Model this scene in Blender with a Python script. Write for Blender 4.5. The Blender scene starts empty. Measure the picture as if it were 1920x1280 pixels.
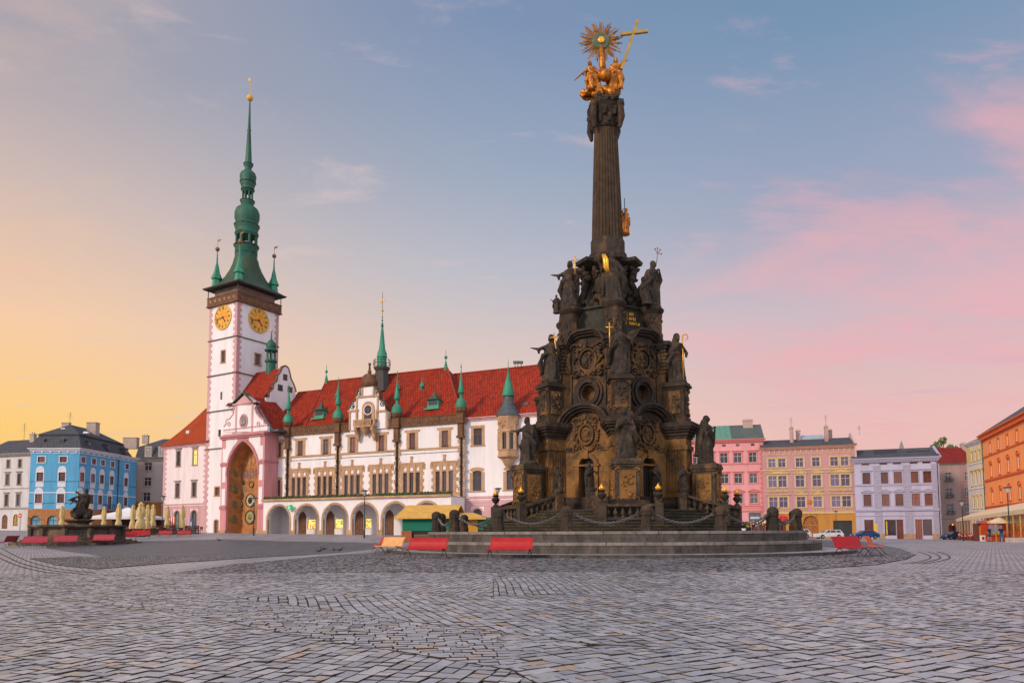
import bpy, bmesh, math, random
import numpy as np
from mathutils import Vector, Matrix, noise as mnoise
R = math.radians
PI = math.pi
SC = bpy.context.scene
COL = SC.collection
# ---------------------------------------------------------------- camera
F_PX = 1350.0                    # focal length in pixels of the 1920 wide photograph
PITCH, ROLL, CAM_H = R(4.25), R(-0.23), 1.1
HORIZ = 997.5
cam_data = bpy.data.cameras.new('camera')
cam = bpy.data.objects.new('camera', cam_data)
COL.objects.link(cam)
SHIFT = (HORIZ - 640 - F_PX * math.tan(PITCH)) / 1920
cam_data.sensor_width = 36
cam_data.lens = F_PX / 1920 * 36
cam_data.shift_y = SHIFT
cam_data.clip_start, cam_data.clip_end = 0.1, 3000
CAM_M = Matrix.Translation((0, 0, CAM_H)) @ Matrix.Rotation(PI / 2 + PITCH, 4, 'X') @ Matrix.Rotation(ROLL, 4, 'Z')
cam.matrix_world = CAM_M
SC.camera = cam
CAM_I = CAM_M.inverted()
CAM_R = CAM_M.to_3x3()
def ray(px, py):
 """direction of the photograph's pixel, scaled so that its Y is 1"""
 d = CAM_R @ Vector(((px - 960) / F_PX, (640 - py) / F_PX + SHIFT * 1920 / F_PX, -1))
 return d / d.y
def at(px, py, y):
 d = ray(px, py)
 return Vector((d.x * y, y, CAM_H + d.z * y))
def proj(p):
 q = CAM_I @ Vector(p)
 return (960 + F_PX * q.x / -q.z, 640 - (F_PX * q.y / -q.z - SHIFT * 1920))
# ---------------------------------------------------------------- world: dawn sky
def srgb(r, g, b):
 return tuple(((c / 255) / 12.92 if c / 255 <= .04045 else ((c / 255 + .055) / 1.055) ** 2.4) for c in (r, g, b))
world = bpy.data.worlds.new('World')
SC.world = world
world.use_nodes = True
wt = world.node_tree
wt.nodes.clear()
class NT:
 def __init__(s, t): s.t = t
 def n(s, kind, **kw):
  nd = s.t.nodes.new(kind)
  for k, v in kw.items():
   if k.startswith('i_'):
    nd.inputs[k[2:].replace('_', ' ')].default_value = v
   elif k.startswith('n_'):
    nd.inputs[int(k[2:])].default_value = v
   else:
    setattr(nd, k, v)
  return nd
 def l(s, a, b): s.t.links.new(a, b)
 def math(s, op, a, b=None, clamp=False):
  nd = s.t.nodes.new('ShaderNodeMath'); nd.operation = op; nd.use_clamp = clamp
  for i, v in enumerate((a, b)):
   if v is None: continue
   if isinstance(v, (int, float)): nd.inputs[i].default_value = v
   else: s.l(v, nd.inputs[i])
  return nd.outputs[0]
 def mix(s, fac, a, b, blend='MIX'):
  nd = s.t.nodes.new('ShaderNodeMix'); nd.data_type = 'RGBA'; nd.blend_type = blend
  for i, v in ((0, fac), (6, a), (7, b)):
   if isinstance(v, (int, float)): nd.inputs[i].default_value = v
   elif isinstance(v, tuple): nd.inputs[i].default_value = (*v[:3], 1)
   else: s.l(v, nd.inputs[i])
  return nd.outputs[2]
 def ramp(s, fac, stops, interp='LINEAR'):
  nd = s.t.nodes.new('ShaderNodeValToRGB'); cr = nd.color_ramp; cr.interpolation = interp
  while len(cr.elements) < len(stops): cr.elements.new(.5)
  for e, (p, c) in zip(cr.elements, stops):
   e.position = p; e.color = (*c, 1) if len(c) == 3 else c
  s.l(fac, nd.inputs[0])
  return nd.outputs[0]
 def noise(s, vec, scale, detail=4, rough=.55, dist=0.0, dim='3D'):
  nd = s.t.nodes.new('ShaderNodeTexNoise'); nd.noise_dimensions = dim
  nd.inputs['Scale'].default_value = scale; nd.inputs['Detail'].default_value = detail
  nd.inputs['Roughness'].default_value = rough; nd.inputs['Distortion'].default_value = dist
  if vec is not None: s.l(vec, nd.inputs['Vector'])
  return nd.outputs[0]
 def mapping(s, vec, scale=(1, 1, 1), rot=(0, 0, 0), loc=(0, 0, 0)):
  nd = s.t.nodes.new('ShaderNodeMapping')
  nd.inputs['Scale'].default_value = scale; nd.inputs['Rotation'].default_value = rot; nd.inputs['Location'].default_value = loc
  s.l(vec, nd.inputs['Vector'])
  return nd.outputs[0]
w = NT(wt)
geo = w.n('ShaderNodeTexCoord').outputs['Generated']
sep = w.n('ShaderNodeSeparateXYZ'); w.l(geo, sep.inputs[0])
gx, gy, gz = sep.outputs
el = w.math('DIVIDE', w.math('ARCSINE', gz), R(40), True)              # 0..1 over 0..40 degrees
az = w.math('ARCTAN2', gx, gy)                                          # 0 straight ahead, + to the right
left = w.ramp(el, [(0, srgb(255, 190, 62)), (.10, srgb(255, 206, 92)), (.22, srgb(254, 207, 136)), (.36, srgb(246, 205, 168)), (.57, srgb(208, 187, 180)), (.78, srgb(164, 162, 174))])
mid = w.ramp(el, [(0, srgb(252, 203, 158)), (.16, srgb(243, 206, 178)), (.31, srgb(226, 202, 192)), (.5, srgb(190, 190, 200)), (.68, srgb(158, 171, 192)), (.92, srgb(126, 147, 180))])
right = w.ramp(el, [(0, srgb(240, 186, 176)), (.2, srgb(233, 190, 186)), (.4, srgb(205, 186, 196)), (.58, srgb(160, 168, 192)), (.85, srgb(120, 149, 180)), (1, srgb(112, 142, 174))])
f1 = w.n('ShaderNodeMapRange', interpolation_type='SMOOTHSTEP', n_1=R(-40), n_2=R(2)); w.l(az, f1.inputs[0])
f2 = w.n('ShaderNodeMapRange', interpolation_type='SMOOTHSTEP', n_1=R(-6), n_2=R(28)); w.l(az, f2.inputs[0])
sky = w.mix(f2.outputs[0], w.mix(f1.outputs[0], left, mid), right)
# thin cloud: projected on a flat layer overhead so that streaks converge to the horizon
den = w.math('ADD', w.math('MAXIMUM', gz, 0.0), .12)
cv = w.n('ShaderNodeCombineXYZ'); w.l(w.math('DIVIDE', gx, den), cv.inputs[0]); w.l(w.math('DIVIDE', gy, den), cv.inputs[1])
warp = w.noise(cv.outputs[0], .9, 3)
cm = w.mapping(cv.outputs[0], scale=(.62, 1.25, 1), rot=(0, 0, R(35)))
cl = w.noise(cm, 1.15, 10, .62, .55)
pink_zone = w.n('ShaderNodeMapRange', interpolation_type='SMOOTHSTEP', n_1=R(10), n_2=R(30)); w.l(az, pink_zone.inputs[0])
low = w.n('ShaderNodeMapRange', interpolation_type='SMOOTHSTEP', n_1=.92, n_2=.55); w.l(el, low.inputs[0])
cth = w.math('ADD', cl, w.math('MULTIPLY', w.math('MULTIPLY', pink_zone.outputs[0], low.outputs[0]), .13))
cmask = w.n('ShaderNodeMapRange', interpolation_type='SMOOTHSTEP', n_1=.53, n_2=.76); w.l(cth, cmask.inputs[0])
ccol = w.mix(f2.outputs[0], w.mix(f1.outputs[0], srgb(238, 196, 170), srgb(225, 196, 196)), srgb(238, 176, 182))
sky = w.mix(w.math('MULTIPLY', cmask.outputs[0], .68), sky, ccol)
wz = w.noise(w.mapping(cv.outputs[0], scale=(1, 2.2, 1), rot=(0, 0, R(-50)), loc=(4, 2, 0)), 3.2, 7, .6, .4)
wzm = w.n('ShaderNodeMapRange', interpolation_type='SMOOTHSTEP', n_1=.56, n_2=.74); w.l(wz, wzm.inputs[0])
sky = w.mix(w.math('MULTIPLY', wzm.outputs[0], .4), sky, w.mix(f2.outputs[0], srgb(226, 200, 198), srgb(230, 178, 190)))
# lavender haze streaks low on the right
st = w.noise(w.mapping(geo, scale=(3, 3, 30)), 2.2, 5, .55, .6)
stm = w.n('ShaderNodeMapRange', interpolation_type='SMOOTHSTEP', n_1=.52, n_2=.75); w.l(st, stm.inputs[0])
lowm = w.n('ShaderNodeMapRange', interpolation_type='SMOOTHSTEP', n_1=.5, n_2=.05); w.l(el, lowm.inputs[0])
sky = w.mix(w.math('MULTIPLY', w.math('MULTIPLY', stm.outputs[0], lowm.outputs[0]), w.math('MULTIPLY', pink_zone.outputs[0], .55)), sky, srgb(200, 172, 198))
# sky behind the camera brightened beyond the visible half, added to fill the facades
back = w.n('ShaderNodeMapRange', interpolation_type='SMOOTHSTEP', n_1=.15, n_2=-.55); w.l(gy, back.inputs[0])
top = w.n('ShaderNodeMapRange', interpolation_type='SMOOTHSTEP', n_1=.68, n_2=.95); w.l(gz, top.inputs[0])
bright = w.mix(top.outputs[0], (.97, .95, .98), (.68, .77, 1.0))
fb = w.math('MAXIMUM', back.outputs[0], top.outputs[0])
sky = w.mix(fb, sky, bright)
bg1 = w.n('ShaderNodeBackground', i_Strength=1.0); w.l(sky, bg1.inputs[0])
out = w.n('ShaderNodeOutputWorld'); w.l(bg1.outputs[0], out.inputs[0])
# ---------------------------------------------------------------- sun: soft, low, warm, from behind left
sd = bpy.data.lights.new('sun', 'SUN'); sd.energy = 2.3; sd.angle = R(9); sd.color = (1, .80, .62)
sun = bpy.data.objects.new('sun', sd); COL.objects.link(sun)
SUN_DIR = Vector((-.70, -.60, .40)).normalized()      # towards the sun
sun.rotation_euler = SUN_DIR.to_track_quat('Z', 'Y').to_euler()
SC.view_settings.view_transform = 'Standard'; SC.view_settings.look = 'None'
SC.view_settings.exposure = 0; SC.view_settings.gamma = 1
SC.cycles.use_denoising = True
SC.cycles.max_bounces = 6
SC.cycles.diffuse_bounces = 3
def ground_z(x, y):
 t = min(1, max(0, (y - 46) / 50)); t = t * t * (3 - 2 * t)
 return t * (.57 - .0137 * max(-120, min(90, x)))
# ---------------------------------------------------------------- materials
MATS = {}
def mat(name, col, rough=.75, var=.12, vscale=1.5, bump=0.0, bscale=20, metal=0.0, spec=.5, grime=None, gscale=.5, gamt=.5, coord='Object', stretch=(1, 1, 1), emit=0, coat=0):
 if name in MATS: return MATS[name]
 m = bpy.data.materials.new(name); m.use_nodes = True
 t = NT(m.node_tree); b = m.node_tree.nodes['Principled BSDF']
 tc = t.n('ShaderNodeTexCoord').outputs[coord]
 c = (*col, 1)
 vec = t.mapping(tc, scale=stretch)
 nz = t.noise(vec, vscale, 6, .6)
 dark = tuple(max(0, x * (1 - var)) for x in col); lite = tuple(min(1, x * (1 + var)) for x in col)
 base = t.ramp(nz, [(.3, dark), (.7, lite)])
 if grime:
  g = t.noise(t.mapping(tc, scale=stretch, loc=(5, 3, 1)), gscale, 8, .65, .3)
  gm = t.n('ShaderNodeMapRange', n_1=.48, n_2=.68); t.l(g, gm.inputs[0])
  base = t.mix(t.math('MULTIPLY', gm.outputs[0], gamt), base, grime)
 t.l(base, b.inputs['Base Color'])
 b.inputs['Roughness'].default_value = rough; b.inputs['Metallic'].default_value = metal
 b.inputs['Specular IOR Level'].default_value = spec
 if coat: b.inputs['Coat Weight'].default_value = coat; b.inputs['Coat Roughness'].default_value = .1
 if bump:
  bn = t.n('ShaderNodeBump', i_Strength=bump, i_Distance=.02)
  t.l(t.noise(tc, bscale, 5, .6), bn.inputs['Height']); t.l(bn.outputs[0], b.inputs['Normal'])
 if emit:
  b.inputs['Emission Color'].default_value = c; b.inputs['Emission Strength'].default_value = emit
 MATS[name] = m
 return m
def mat_plaster(name, col, band=False, dirt=.25):
 return mat(name, col, .85, .07, .7, .25, 12, grime=tuple(x * .5 for x in col), gscale=.8, gamt=min(1, dirt * 1.5), stretch=(1, 1, .16))
def mat_tiles(name, c1, c2, pitch=.33, rot=0.0):
 """roof tiles: courses follow the height, columns run along the object's X"""
 if name in MATS: return MATS[name]
 m = bpy.data.materials.new(name); m.use_nodes = True
 t = NT(m.node_tree); b = m.node_tree.nodes['Principled BSDF']
 tc = t.n('ShaderNodeTexCoord').outputs['UV']
 br = t.n('ShaderNodeTexBrick', offset=0.5)
 br.inputs['Scale'].default_value = 1; br.inputs['Brick Width'].default_value = pitch * .75; br.inputs['Row Height'].default_value = pitch
 br.inputs['Mortar Size'].default_value = .06; br.inputs['Mortar Smooth'].default_value = .6; br.inputs['Bias'].default_value = 0
 br.inputs['Color1'].default_value = (*c1, 1); br.inputs['Color2'].default_value = (*c2, 1); br.inputs['Mortar'].default_value = (*[x * .35 for x in c1], 1)
 t.l(tc, br.inputs['Vector'])
 nz = t.noise(t.mapping(tc, scale=(.5, .25, 1)), 1.0, 7, .65)
 mr = t.ramp(nz, [(.35, (.86, .84, .84)), (.65, (1.12, 1.08, 1.06))])
 col = t.mix(1.0, br.outputs['Color'], mr, 'MULTIPLY')
 moss = t.noise(tc, 2.2, 5, .7); mm = t.n('ShaderNodeMapRange', n_1=.62, n_2=.8); t.l(moss, mm.inputs[0])
 col = t.mix(t.math('MULTIPLY', mm.outputs[0], .3), col, tuple(x * .3 for x in c1))
 t.l(col, b.inputs['Base Color']); b.inputs['Roughness'].default_value = .8; b.inputs['Specular IOR Level'].default_value = .25
 bn = t.n('ShaderNodeBump', i_Strength=.7, i_Distance=.04); t.l(br.outputs['Fac'], bn.inputs['Height']); bn.invert = True
 t.l(bn.outputs[0], b.inputs['Normal'])
 MATS[name] = m
 return m
def mat_copper(name, col, dark, amt=.6):
 return mat(name, col, .6, .18, 1.6, .2, 8, grime=dark, gscale=1.1, gamt=amt, stretch=(1, 1, .35))
def mat_stone(name, dark, light, lo=.45, hi=.62, scale=.9, zlo=None, zhi=None, stretch=(1, 1, .5), bump=.6, joints=None):
 """weathered sandstone: soot black over ochre; optional share of soot growing with world height; optional ashlar joints"""
 if name in MATS: return MATS[name]
 m = bpy.data.materials.new(name); m.use_nodes = True
 t = NT(m.node_tree); b = m.node_tree.nodes['Principled BSDF']
 ge = t.n('ShaderNodeNewGeometry').outputs['Position']
 n1 = t.noise(t.mapping(ge, scale=stretch), scale, 9, .66, .4)
 n2 = t.noise(ge, 7, 6, .7)
 f = t.math('ADD', n1, t.math('MULTIPLY', t.math('SUBTRACT', n2, .5), .35))
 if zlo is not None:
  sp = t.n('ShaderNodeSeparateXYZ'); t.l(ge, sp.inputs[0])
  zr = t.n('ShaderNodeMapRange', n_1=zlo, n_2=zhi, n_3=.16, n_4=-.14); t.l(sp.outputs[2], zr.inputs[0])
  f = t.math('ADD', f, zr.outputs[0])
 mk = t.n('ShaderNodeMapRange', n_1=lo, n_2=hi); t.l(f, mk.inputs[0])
 dcol = t.ramp(t.noise(ge, 2.5, 5, .6), [(.3, tuple(x * .6 for x in dark)), (.7, tuple(x * 1.7 for x in dark))])
 lcol = t.ramp(t.noise(ge, 1.7, 6, .6), [(.3, tuple(x * .6 for x in light)), (.7, tuple(x * 1.35 for x in light))])
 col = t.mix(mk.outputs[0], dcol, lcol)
 if joints:
  sp2 = t.n('ShaderNodeSeparateXYZ'); t.l(ge, sp2.inputs[0])
  zz = t.math('FRACT', t.math('DIVIDE', sp2.outputs[2], joints))
  jl = t.math('LESS_THAN', zz, .06)
  col = t.mix(t.math('MULTIPLY', jl, .6), col, tuple(x * .35 for x in dark))
 t.l(col, b.inputs['Base Color']); b.inputs['Roughness'].default_value = .82; b.inputs['Specular IOR Level'].default_value = .35
 if bump:
  bn = t.n('ShaderNodeBump', i_Strength=bump, i_Distance=.06)
  t.l(t.noise(ge, 5, 8, .7), bn.inputs['Height']); t.l(bn.outputs[0], b.inputs['Normal'])
 MATS[name] = m
 return m
def glass_mat(name='window_glass', col=(.035, .03, .04), rough=.08):
 if name in MATS: return MATS[name]
 m = mat(name, col, rough, .5, .35, 0, spec=.55); t = NT(m.node_tree); b = m.node_tree.nodes['Principled BSDF']
 oi = t.n('ShaderNodeObjectInfo').outputs['Random']; f = t.ramp(oi, [(0, (0, 0, 0)), (.45, (.12,) * 3), (.75, (.5,) * 3), (1, (1,) * 3)])
 src = b.inputs['Base Color'].links[0].from_socket; t.l(t.mix(f, src, tuple(min(.5, c * 3.2 + .02) for c in col)), b.inputs['Base Color'])
 return m
# ---------------------------------------------------------------- mesh collector
class MB:
 def __init__(s, M=None):
  s.v = []; s.f = []; s.M = M
 def add(s, vs, fs, M=None):
  b = len(s.v)
  for p in vs:
   p = Vector(p)
   if M is not None: p = M @ p
   if s.M is not None: p = s.M @ p
   s.v.append(p)
  s.f += [tuple(b + i for i in f) for f in fs]
  return s
 def box(s, x0, x1, y0, y1, z0, z1, M=None, taper=0):
  if x0 > x1: x0, x1 = x1, x0
  if y0 > y1: y0, y1 = y1, y0
  t = taper
  return s.add([(x0, y0, z0), (x1, y0, z0), (x1, y1, z0), (x0, y1, z0), (x0 + t, y0 + t, z1), (x1 - t, y0 + t, z1), (x1 - t, y1 - t, z1), (x0 + t, y1 - t, z1)],
                     [(3, 2, 1, 0), (4, 5, 6, 7), (0, 1, 5, 4), (1, 2, 6, 5), (2, 3, 7, 6), (3, 0, 4, 7)], M)
 def lathe(s, prof, n=16, c=(0, 0, 0), M=None, squash=1, ph=0, flute=None, cap=True):
  vs = []; fs = []
  for k, (r, z) in enumerate(prof):
   for i in range(n):
    a = 2 * PI * i / n + ph
    rr = r * (flute(a, z) if flute else 1)
    vs.append((c[0] + rr * math.cos(a), c[1] + rr * math.sin(a) * squash, c[2] + z))
  for k in range(len(prof) - 1):
   for i in range(n):
    j = (i + 1) % n
    fs.append((k * n + i, k * n + j, (k + 1) * n + j, (k + 1) * n + i))
  if cap:
   fs.append(tuple(reversed(range(n)))); fs.append(tuple((len(prof) - 1) * n + i for i in range(n)))
  return s.add(vs, fs, M)
 def tube(s, pts, rad, n=8, M=None, cap=True):
  pts = [Vector(p) for p in pts]
  if isinstance(rad, (int, float)): rad = [rad] * len(pts)
  vs = []; fs = []; up = Vector((0, 0, 1))
  d0 = (pts[-1] - pts[0]).normalized() if (pts[-1] - pts[0]).length > 1e-6 else Vector((1, 0, 0))
  ref = Vector((0, 0, 1)) if abs(d0.z) < .9 else Vector((0, 1, 0))
  for k, p in enumerate(pts):
   a = pts[max(0, k - 1)]; b = pts[min(len(pts) - 1, k + 1)]
   d = (b - a).normalized(); u = d.cross(ref)
   if u.length < 1e-4: u = d.cross(Vector((1, 0, 0)))
   u.normalize(); v = d.cross(u)
   for i in range(n):
    an = 2 * PI * i / n
    vs.append(p + (u * math.cos(an) + v * math.sin(an)) * rad[k])
  for k in range(len(pts) - 1):
   for i in range(n):
    j = (i + 1) % n
    fs.append((k * n + i, (k + 1) * n + i, (k + 1) * n + j, k * n + j))
  if cap:
   fs.append(tuple(range(n))); fs.append(tuple(reversed([(len(pts) - 1) * n + i for i in range(n)])))
  return s.add(vs, fs, M)
 def ball(s, c, r, n=8, M=None):
  if isinstance(r, (int, float)): r = (r, r, r)
  m = n // 2 + 1
  vs = [(c[0], c[1], c[2] - r[2])]; fs = []
  for k in range(1, m):
   t = -PI / 2 + PI * k / m
   for i in range(n):
    a = 2 * PI * i / n
    vs.append((c[0] + r[0] * math.cos(t) * math.cos(a), c[1] + r[1] * math.cos(t) * math.sin(a), c[2] + r[2] * math.sin(t)))
  vs.append((c[0], c[1], c[2] + r[2])); L = len(vs) - 1
  for i in range(n):
   j = (i + 1) % n
   fs.append((0, 1 + j, 1 + i)); fs.append((L, 1 + (m - 2) * n + i, 1 + (m - 2) * n + j))
   for k in range(m - 2):
    fs.append((1 + k * n + i, 1 + k * n + j, 1 + (k + 1) * n + j, 1 + (k + 1) * n + i))
  return s.add(vs, fs, M)
 def prism(s, poly, h0, h1, axis='z', M=None):
  """extrude a 2-D outline; axis 'y': poly in (x, z) from y=h0 to h1"""
  n = len(poly)
  if axis == 'z': a = [(p[0], p[1], h0) for p in poly]; b = [(p[0], p[1], h1) for p in poly]
  elif axis == 'y': a = [(p[0], h0, p[1]) for p in poly]; b = [(p[0], h1, p[1]) for p in poly]
  else: a = [(h0, p[0], p[1]) for p in poly]; b = [(h1, p[0], p[1]) for p in poly]
  fs = [tuple(reversed(range(n))), tuple(range(n, 2 * n))] + [(i, (i + 1) % n, n + (i + 1) % n, n + i) for i in range(n)]
  return s.add(a + b, fs, M)
 def ring(s, c, r0, r1, y0, y1, n=20, M=None, a0=0, a1=2 * PI, ez=1):
  """flat ring (or arc) standing in the X-Z plane around c=(x,z), thick from y0 to y1"""
  full = abs(a1 - a0 - 2 * PI) < 1e-6
  k = n if full else n + 1
  vs = []; fs = []
  for i in range(k):
   a = a0 + (a1 - a0) * i / n
   for r in (r0, r1):
    for y in (y0, y1):
     vs.append((c[0] + r * math.cos(a), y, c[1] + r * math.sin(a) * ez))
  for i in range(n):
   p = 4 * i; q = 4 * ((i + 1) % k)
   fs += [(p, p + 2, q + 2, q), (p + 1, q + 1, q + 3, p + 3), (p + 2, p + 3, q + 3, q + 2), (p, q, q + 1, p + 1)]
  if not full: fs += [(0, 1, 3, 2), (4 * n, 4 * n + 2, 4 * n + 3, 4 * n + 1)]
  return s.add(vs, fs, M)
 def build(s, name, m, parent=None, smooth=False, bevel=0, auto=None):
  me = bpy.data.meshes.new(name)
  me.from_pydata([tuple(p) for p in s.v], [], s.f)
  bm = bmesh.new(); bm.from_mesh(me)
  bmesh.ops.recalc_face_normals(bm, faces=bm.faces); bm.to_mesh(me); bm.free()
  ms = m if isinstance(m, (list, tuple)) else [m]
  for x in ms: me.materials.append(x)
  if smooth: me.polygons.foreach_set('use_smooth', [True] * len(me.polygons))
  o = bpy.data.objects.new(name, me); COL.objects.link(o)
  if parent is not None: o.parent = parent
  if auto is not None:
   me.polygons.foreach_set('use_smooth', [True] * len(me.polygons))
   try: me.set_sharp_from_angle(angle=R(auto))
   except Exception: pass
  if bevel:
   md = o.modifiers.new('bevel', 'BEVEL'); md.width = bevel; md.segments = 2; md.limit_method = 'ANGLE'
  return o
def tag(o, label=None, cat=None, group=None, kind=None):
 if label: o['label'] = label
 if cat: o['category'] = cat
 if group: o['group'] = group
 if kind: o['kind'] = kind
 return o
def empty(name, loc, rz=0, label=None, cat=None, group=None):
 o = bpy.data.objects.new(name, None); COL.objects.link(o)
 o.location = loc; o.rotation_euler = (0, 0, rz); o.empty_display_size = .3
 return tag(o, label, cat, group)
def copy_tree(o, parent=None):
 c = o.copy(); COL.objects.link(c)
 if parent is not None: c.parent = parent
 for ch in list(o.children): copy_tree(ch, c)
 return c
class Face:
 """a facade: local X runs to the right along the wall, local Y points INTO the building, Z up.
 root is an Empty at its foot; all geometry of the building is in its local frame."""
 def __init__(s, p0, theta, name=None, label=None, cat='building', group=None, root=None):
  s.o = Vector((p0[0], p0[1], 0)); s.th = theta
  s.u = Vector((math.cos(theta), -math.sin(theta), 0)); s.n = Vector((-math.sin(theta), -math.cos(theta), 0))
  s.root = root if root is not None else (empty(name, s.o, -theta, label, cat, group) if name else None)
  s.L = Matrix.Translation(s.o) @ Matrix.Rotation(-theta, 4, 'Z')
  s.M = None
  if root is not None:
   s.M = s.rootmat(root).inverted() @ s.L
 @staticmethod
 def rootmat(r):
  return Matrix.Translation(r.location) @ Matrix.Rotation(r.rotation_euler.z, 4, 'Z')
 def mb(s): return MB(s.M)
 def uz(s, px, py, off=0):
  """pixel -> (u, z) on the wall plane moved towards the viewer by off"""
  d = ray(px, py); o = s.o + s.n * off
  cam0 = Vector((0, 0, CAM_H))
  t = (o - cam0).dot(s.n) / d.dot(s.n)
  p = cam0 + d * t
  return (p - o).dot(s.u), p.z
 def at_u(s, u, off=0):
  return s.o + s.u * u + s.n * off
def XY(px, y):
 p = at(px, HORIZ, y); return (p.x, p.y)
# ---------------------------------------------------------------- the square: sloping ground, setts, darker patches
def sett_material(name, c1, c2, c3, bw, bh, rough=.5, scale2=1.0, joint=(.03, .025, .022), bumpd=.03, circ=False):
 m = bpy.data.materials.new(name); m.use_nodes = True
 t = NT(m.node_tree); b = m.node_tree.nodes['Principled BSDF']
 ge = t.n('ShaderNodeNewGeometry').outputs['Position']
 wv = t.noise(ge, .35, 3); wv2 = t.n('ShaderNodeVectorMath', operation='SCALE', i_Scale=.0)
 v = ge
 if circ:   # courses run in rings round the monument
  d = t.n('ShaderNodeVectorMath', operation='SUBTRACT'); t.l(ge, d.inputs[0]); d.inputs[1].default_value = (5.84, 42.6, 0)
  s3 = t.n('ShaderNodeSeparateXYZ'); t.l(d.outputs[0], s3.inputs[0])
  rr = t.math('SQRT', t.math('ADD', t.math('POWER', s3.outputs[0], 2), t.math('POWER', s3.outputs[1], 2)))
  aa = t.math('MULTIPLY', t.math('ARCTAN2', s3.outputs[0], s3.outputs[1]), 18)
  cb = t.n('ShaderNodeCombineXYZ'); t.l(aa, cb.inputs[0]); t.l(rr, cb.inputs[1]); v = cb.outputs[0]
 nz = t.n('ShaderNodeTexNoise', i_Scale=1.1); t.l(ge, nz.inputs['Vector'])
 off = t.n('ShaderNodeVectorMath', operation='MULTIPLY_ADD'); t.l(nz.outputs[1], off.inputs[0]); off.inputs[1].default_value = (.12, .12, 0); t.l(v, off.inputs[2])
 br = t.n('ShaderNodeTexBrick', offset=.5)
 for k, vv in (('Scale', 1), ('Brick Width', bw), ('Row Height', bh), ('Mortar Size', .02), ('Mortar Smooth', .4), ('Bias', 0)):
  br.inputs[k].default_value = vv
 br.inputs['Color1'].default_value = (*c1, 1); br.inputs['Color2'].default_value = (*c2, 1); br.inputs['Mortar'].default_value = (*joint, 1)
 t.l(off.outputs[0], br.inputs['Vector'])
 big = t.noise(t.mapping(ge, scale=(1.0, .16, 1)), .9, 9, .72)
 bigc = t.ramp(big, [(.34, (.60, .61, .65)), (.5, (1, 1, 1)), (.66, (1.34, 1.29, 1.23))])
 col = t.mix(1.0, br.outputs['Color'], bigc, 'MULTIPLY')
 sp = t.noise(t.mapping(ge, scale=(2.4, .75, 1)), 1.6, 5, .8)
 spm = t.n('ShaderNodeMapRange', n_1=.6, n_2=.75); t.l(sp, spm.inputs[0])
 col = t.mix(t.math('MULTIPLY', spm.outputs[0], .55), col, c3)
 sp2 = t.noise(t.mapping(ge, scale=(2.1, .6, 1), loc=(9, 4, 0)), 1.7, 5, .8)
 spm2 = t.n('ShaderNodeMapRange', n_1=.56, n_2=.72); t.l(sp2, spm2.inputs[0])
 col = t.mix(t.math('MULTIPLY', spm2.outputs[0], .62), col, joint)
 t.l(col, b.inputs['Base Color'])
 b.inputs['Roughness'].default_value = rough
 h = t.math('ADD', t.math('MULTIPLY', br.outputs['Fac'], -1), t.math('MULTIPLY', t.noise(ge, 9, 4), .6))
 bn = t.n('ShaderNodeBump', i_Strength=.55, i_Distance=bumpd); t.l(h, bn.inputs['Height']); t.l(bn.outputs[0], b.inputs['Normal'])
 return m
M_PAVE = sett_material('sett_light', (.47, .43, .45), (.29, .27, .295), (.45, .37, .30), .2, .15, joint=(.05, .04, .035))
M_DARK = sett_material('sett_dark', (.20, .205, .235), (.07, .073, .09), (.26, .25, .26), .13, .11, .5, joint=(.018, .017, .018))
M_RING = sett_material('sett_ring', (.22, .225, .25), (.075, .078, .092), (.27, .26, .27), .13, .11, .5, joint=(.018, .017, .018), circ=True)
M_BAND = sett_material('sett_band', (.46, .42, .43), (.36, .33, .345), (.46, .4, .35), .25, .2, .5)
YS = [-60, -30, -10, 0, 3, 6] + [float(y) for y in range(8, 110, 1)] + [float(y) for y in range(110, 200, 5)] + [200, 260, 340, 500, 900]
XS = [-700, -300, -180, -120, -60, -20, 0, 20, 60, 90, 150, 300, 700]
g = MB()
g.add([(x, y, ground_z(x, y)) for y in YS for x in XS], [(j * len(XS) + i, j * len(XS) + i + 1, (j + 1) * len(XS) + i + 1, (j + 1) * len(XS) + i) for j in range(len(YS) - 1) for i in range(len(XS) - 1)])
tag(g.build('ground', M_PAVE), 'grey cobbled town square sloping gently up to the houses', kind='structure')
def ground_at(px, py):
 """where the pixel's ray meets the ground"""
 d = ray(px, py); y = 10.0
 lo, hi = 2.0, 600.0
 for _ in range(60):
  mid = (lo + hi) / 2
  if CAM_H + d.z * mid > ground_z(d.x * mid, mid): lo = mid
  else: hi = mid
 return Vector((d.x * lo, lo, ground_z(d.x * lo, lo)))
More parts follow.
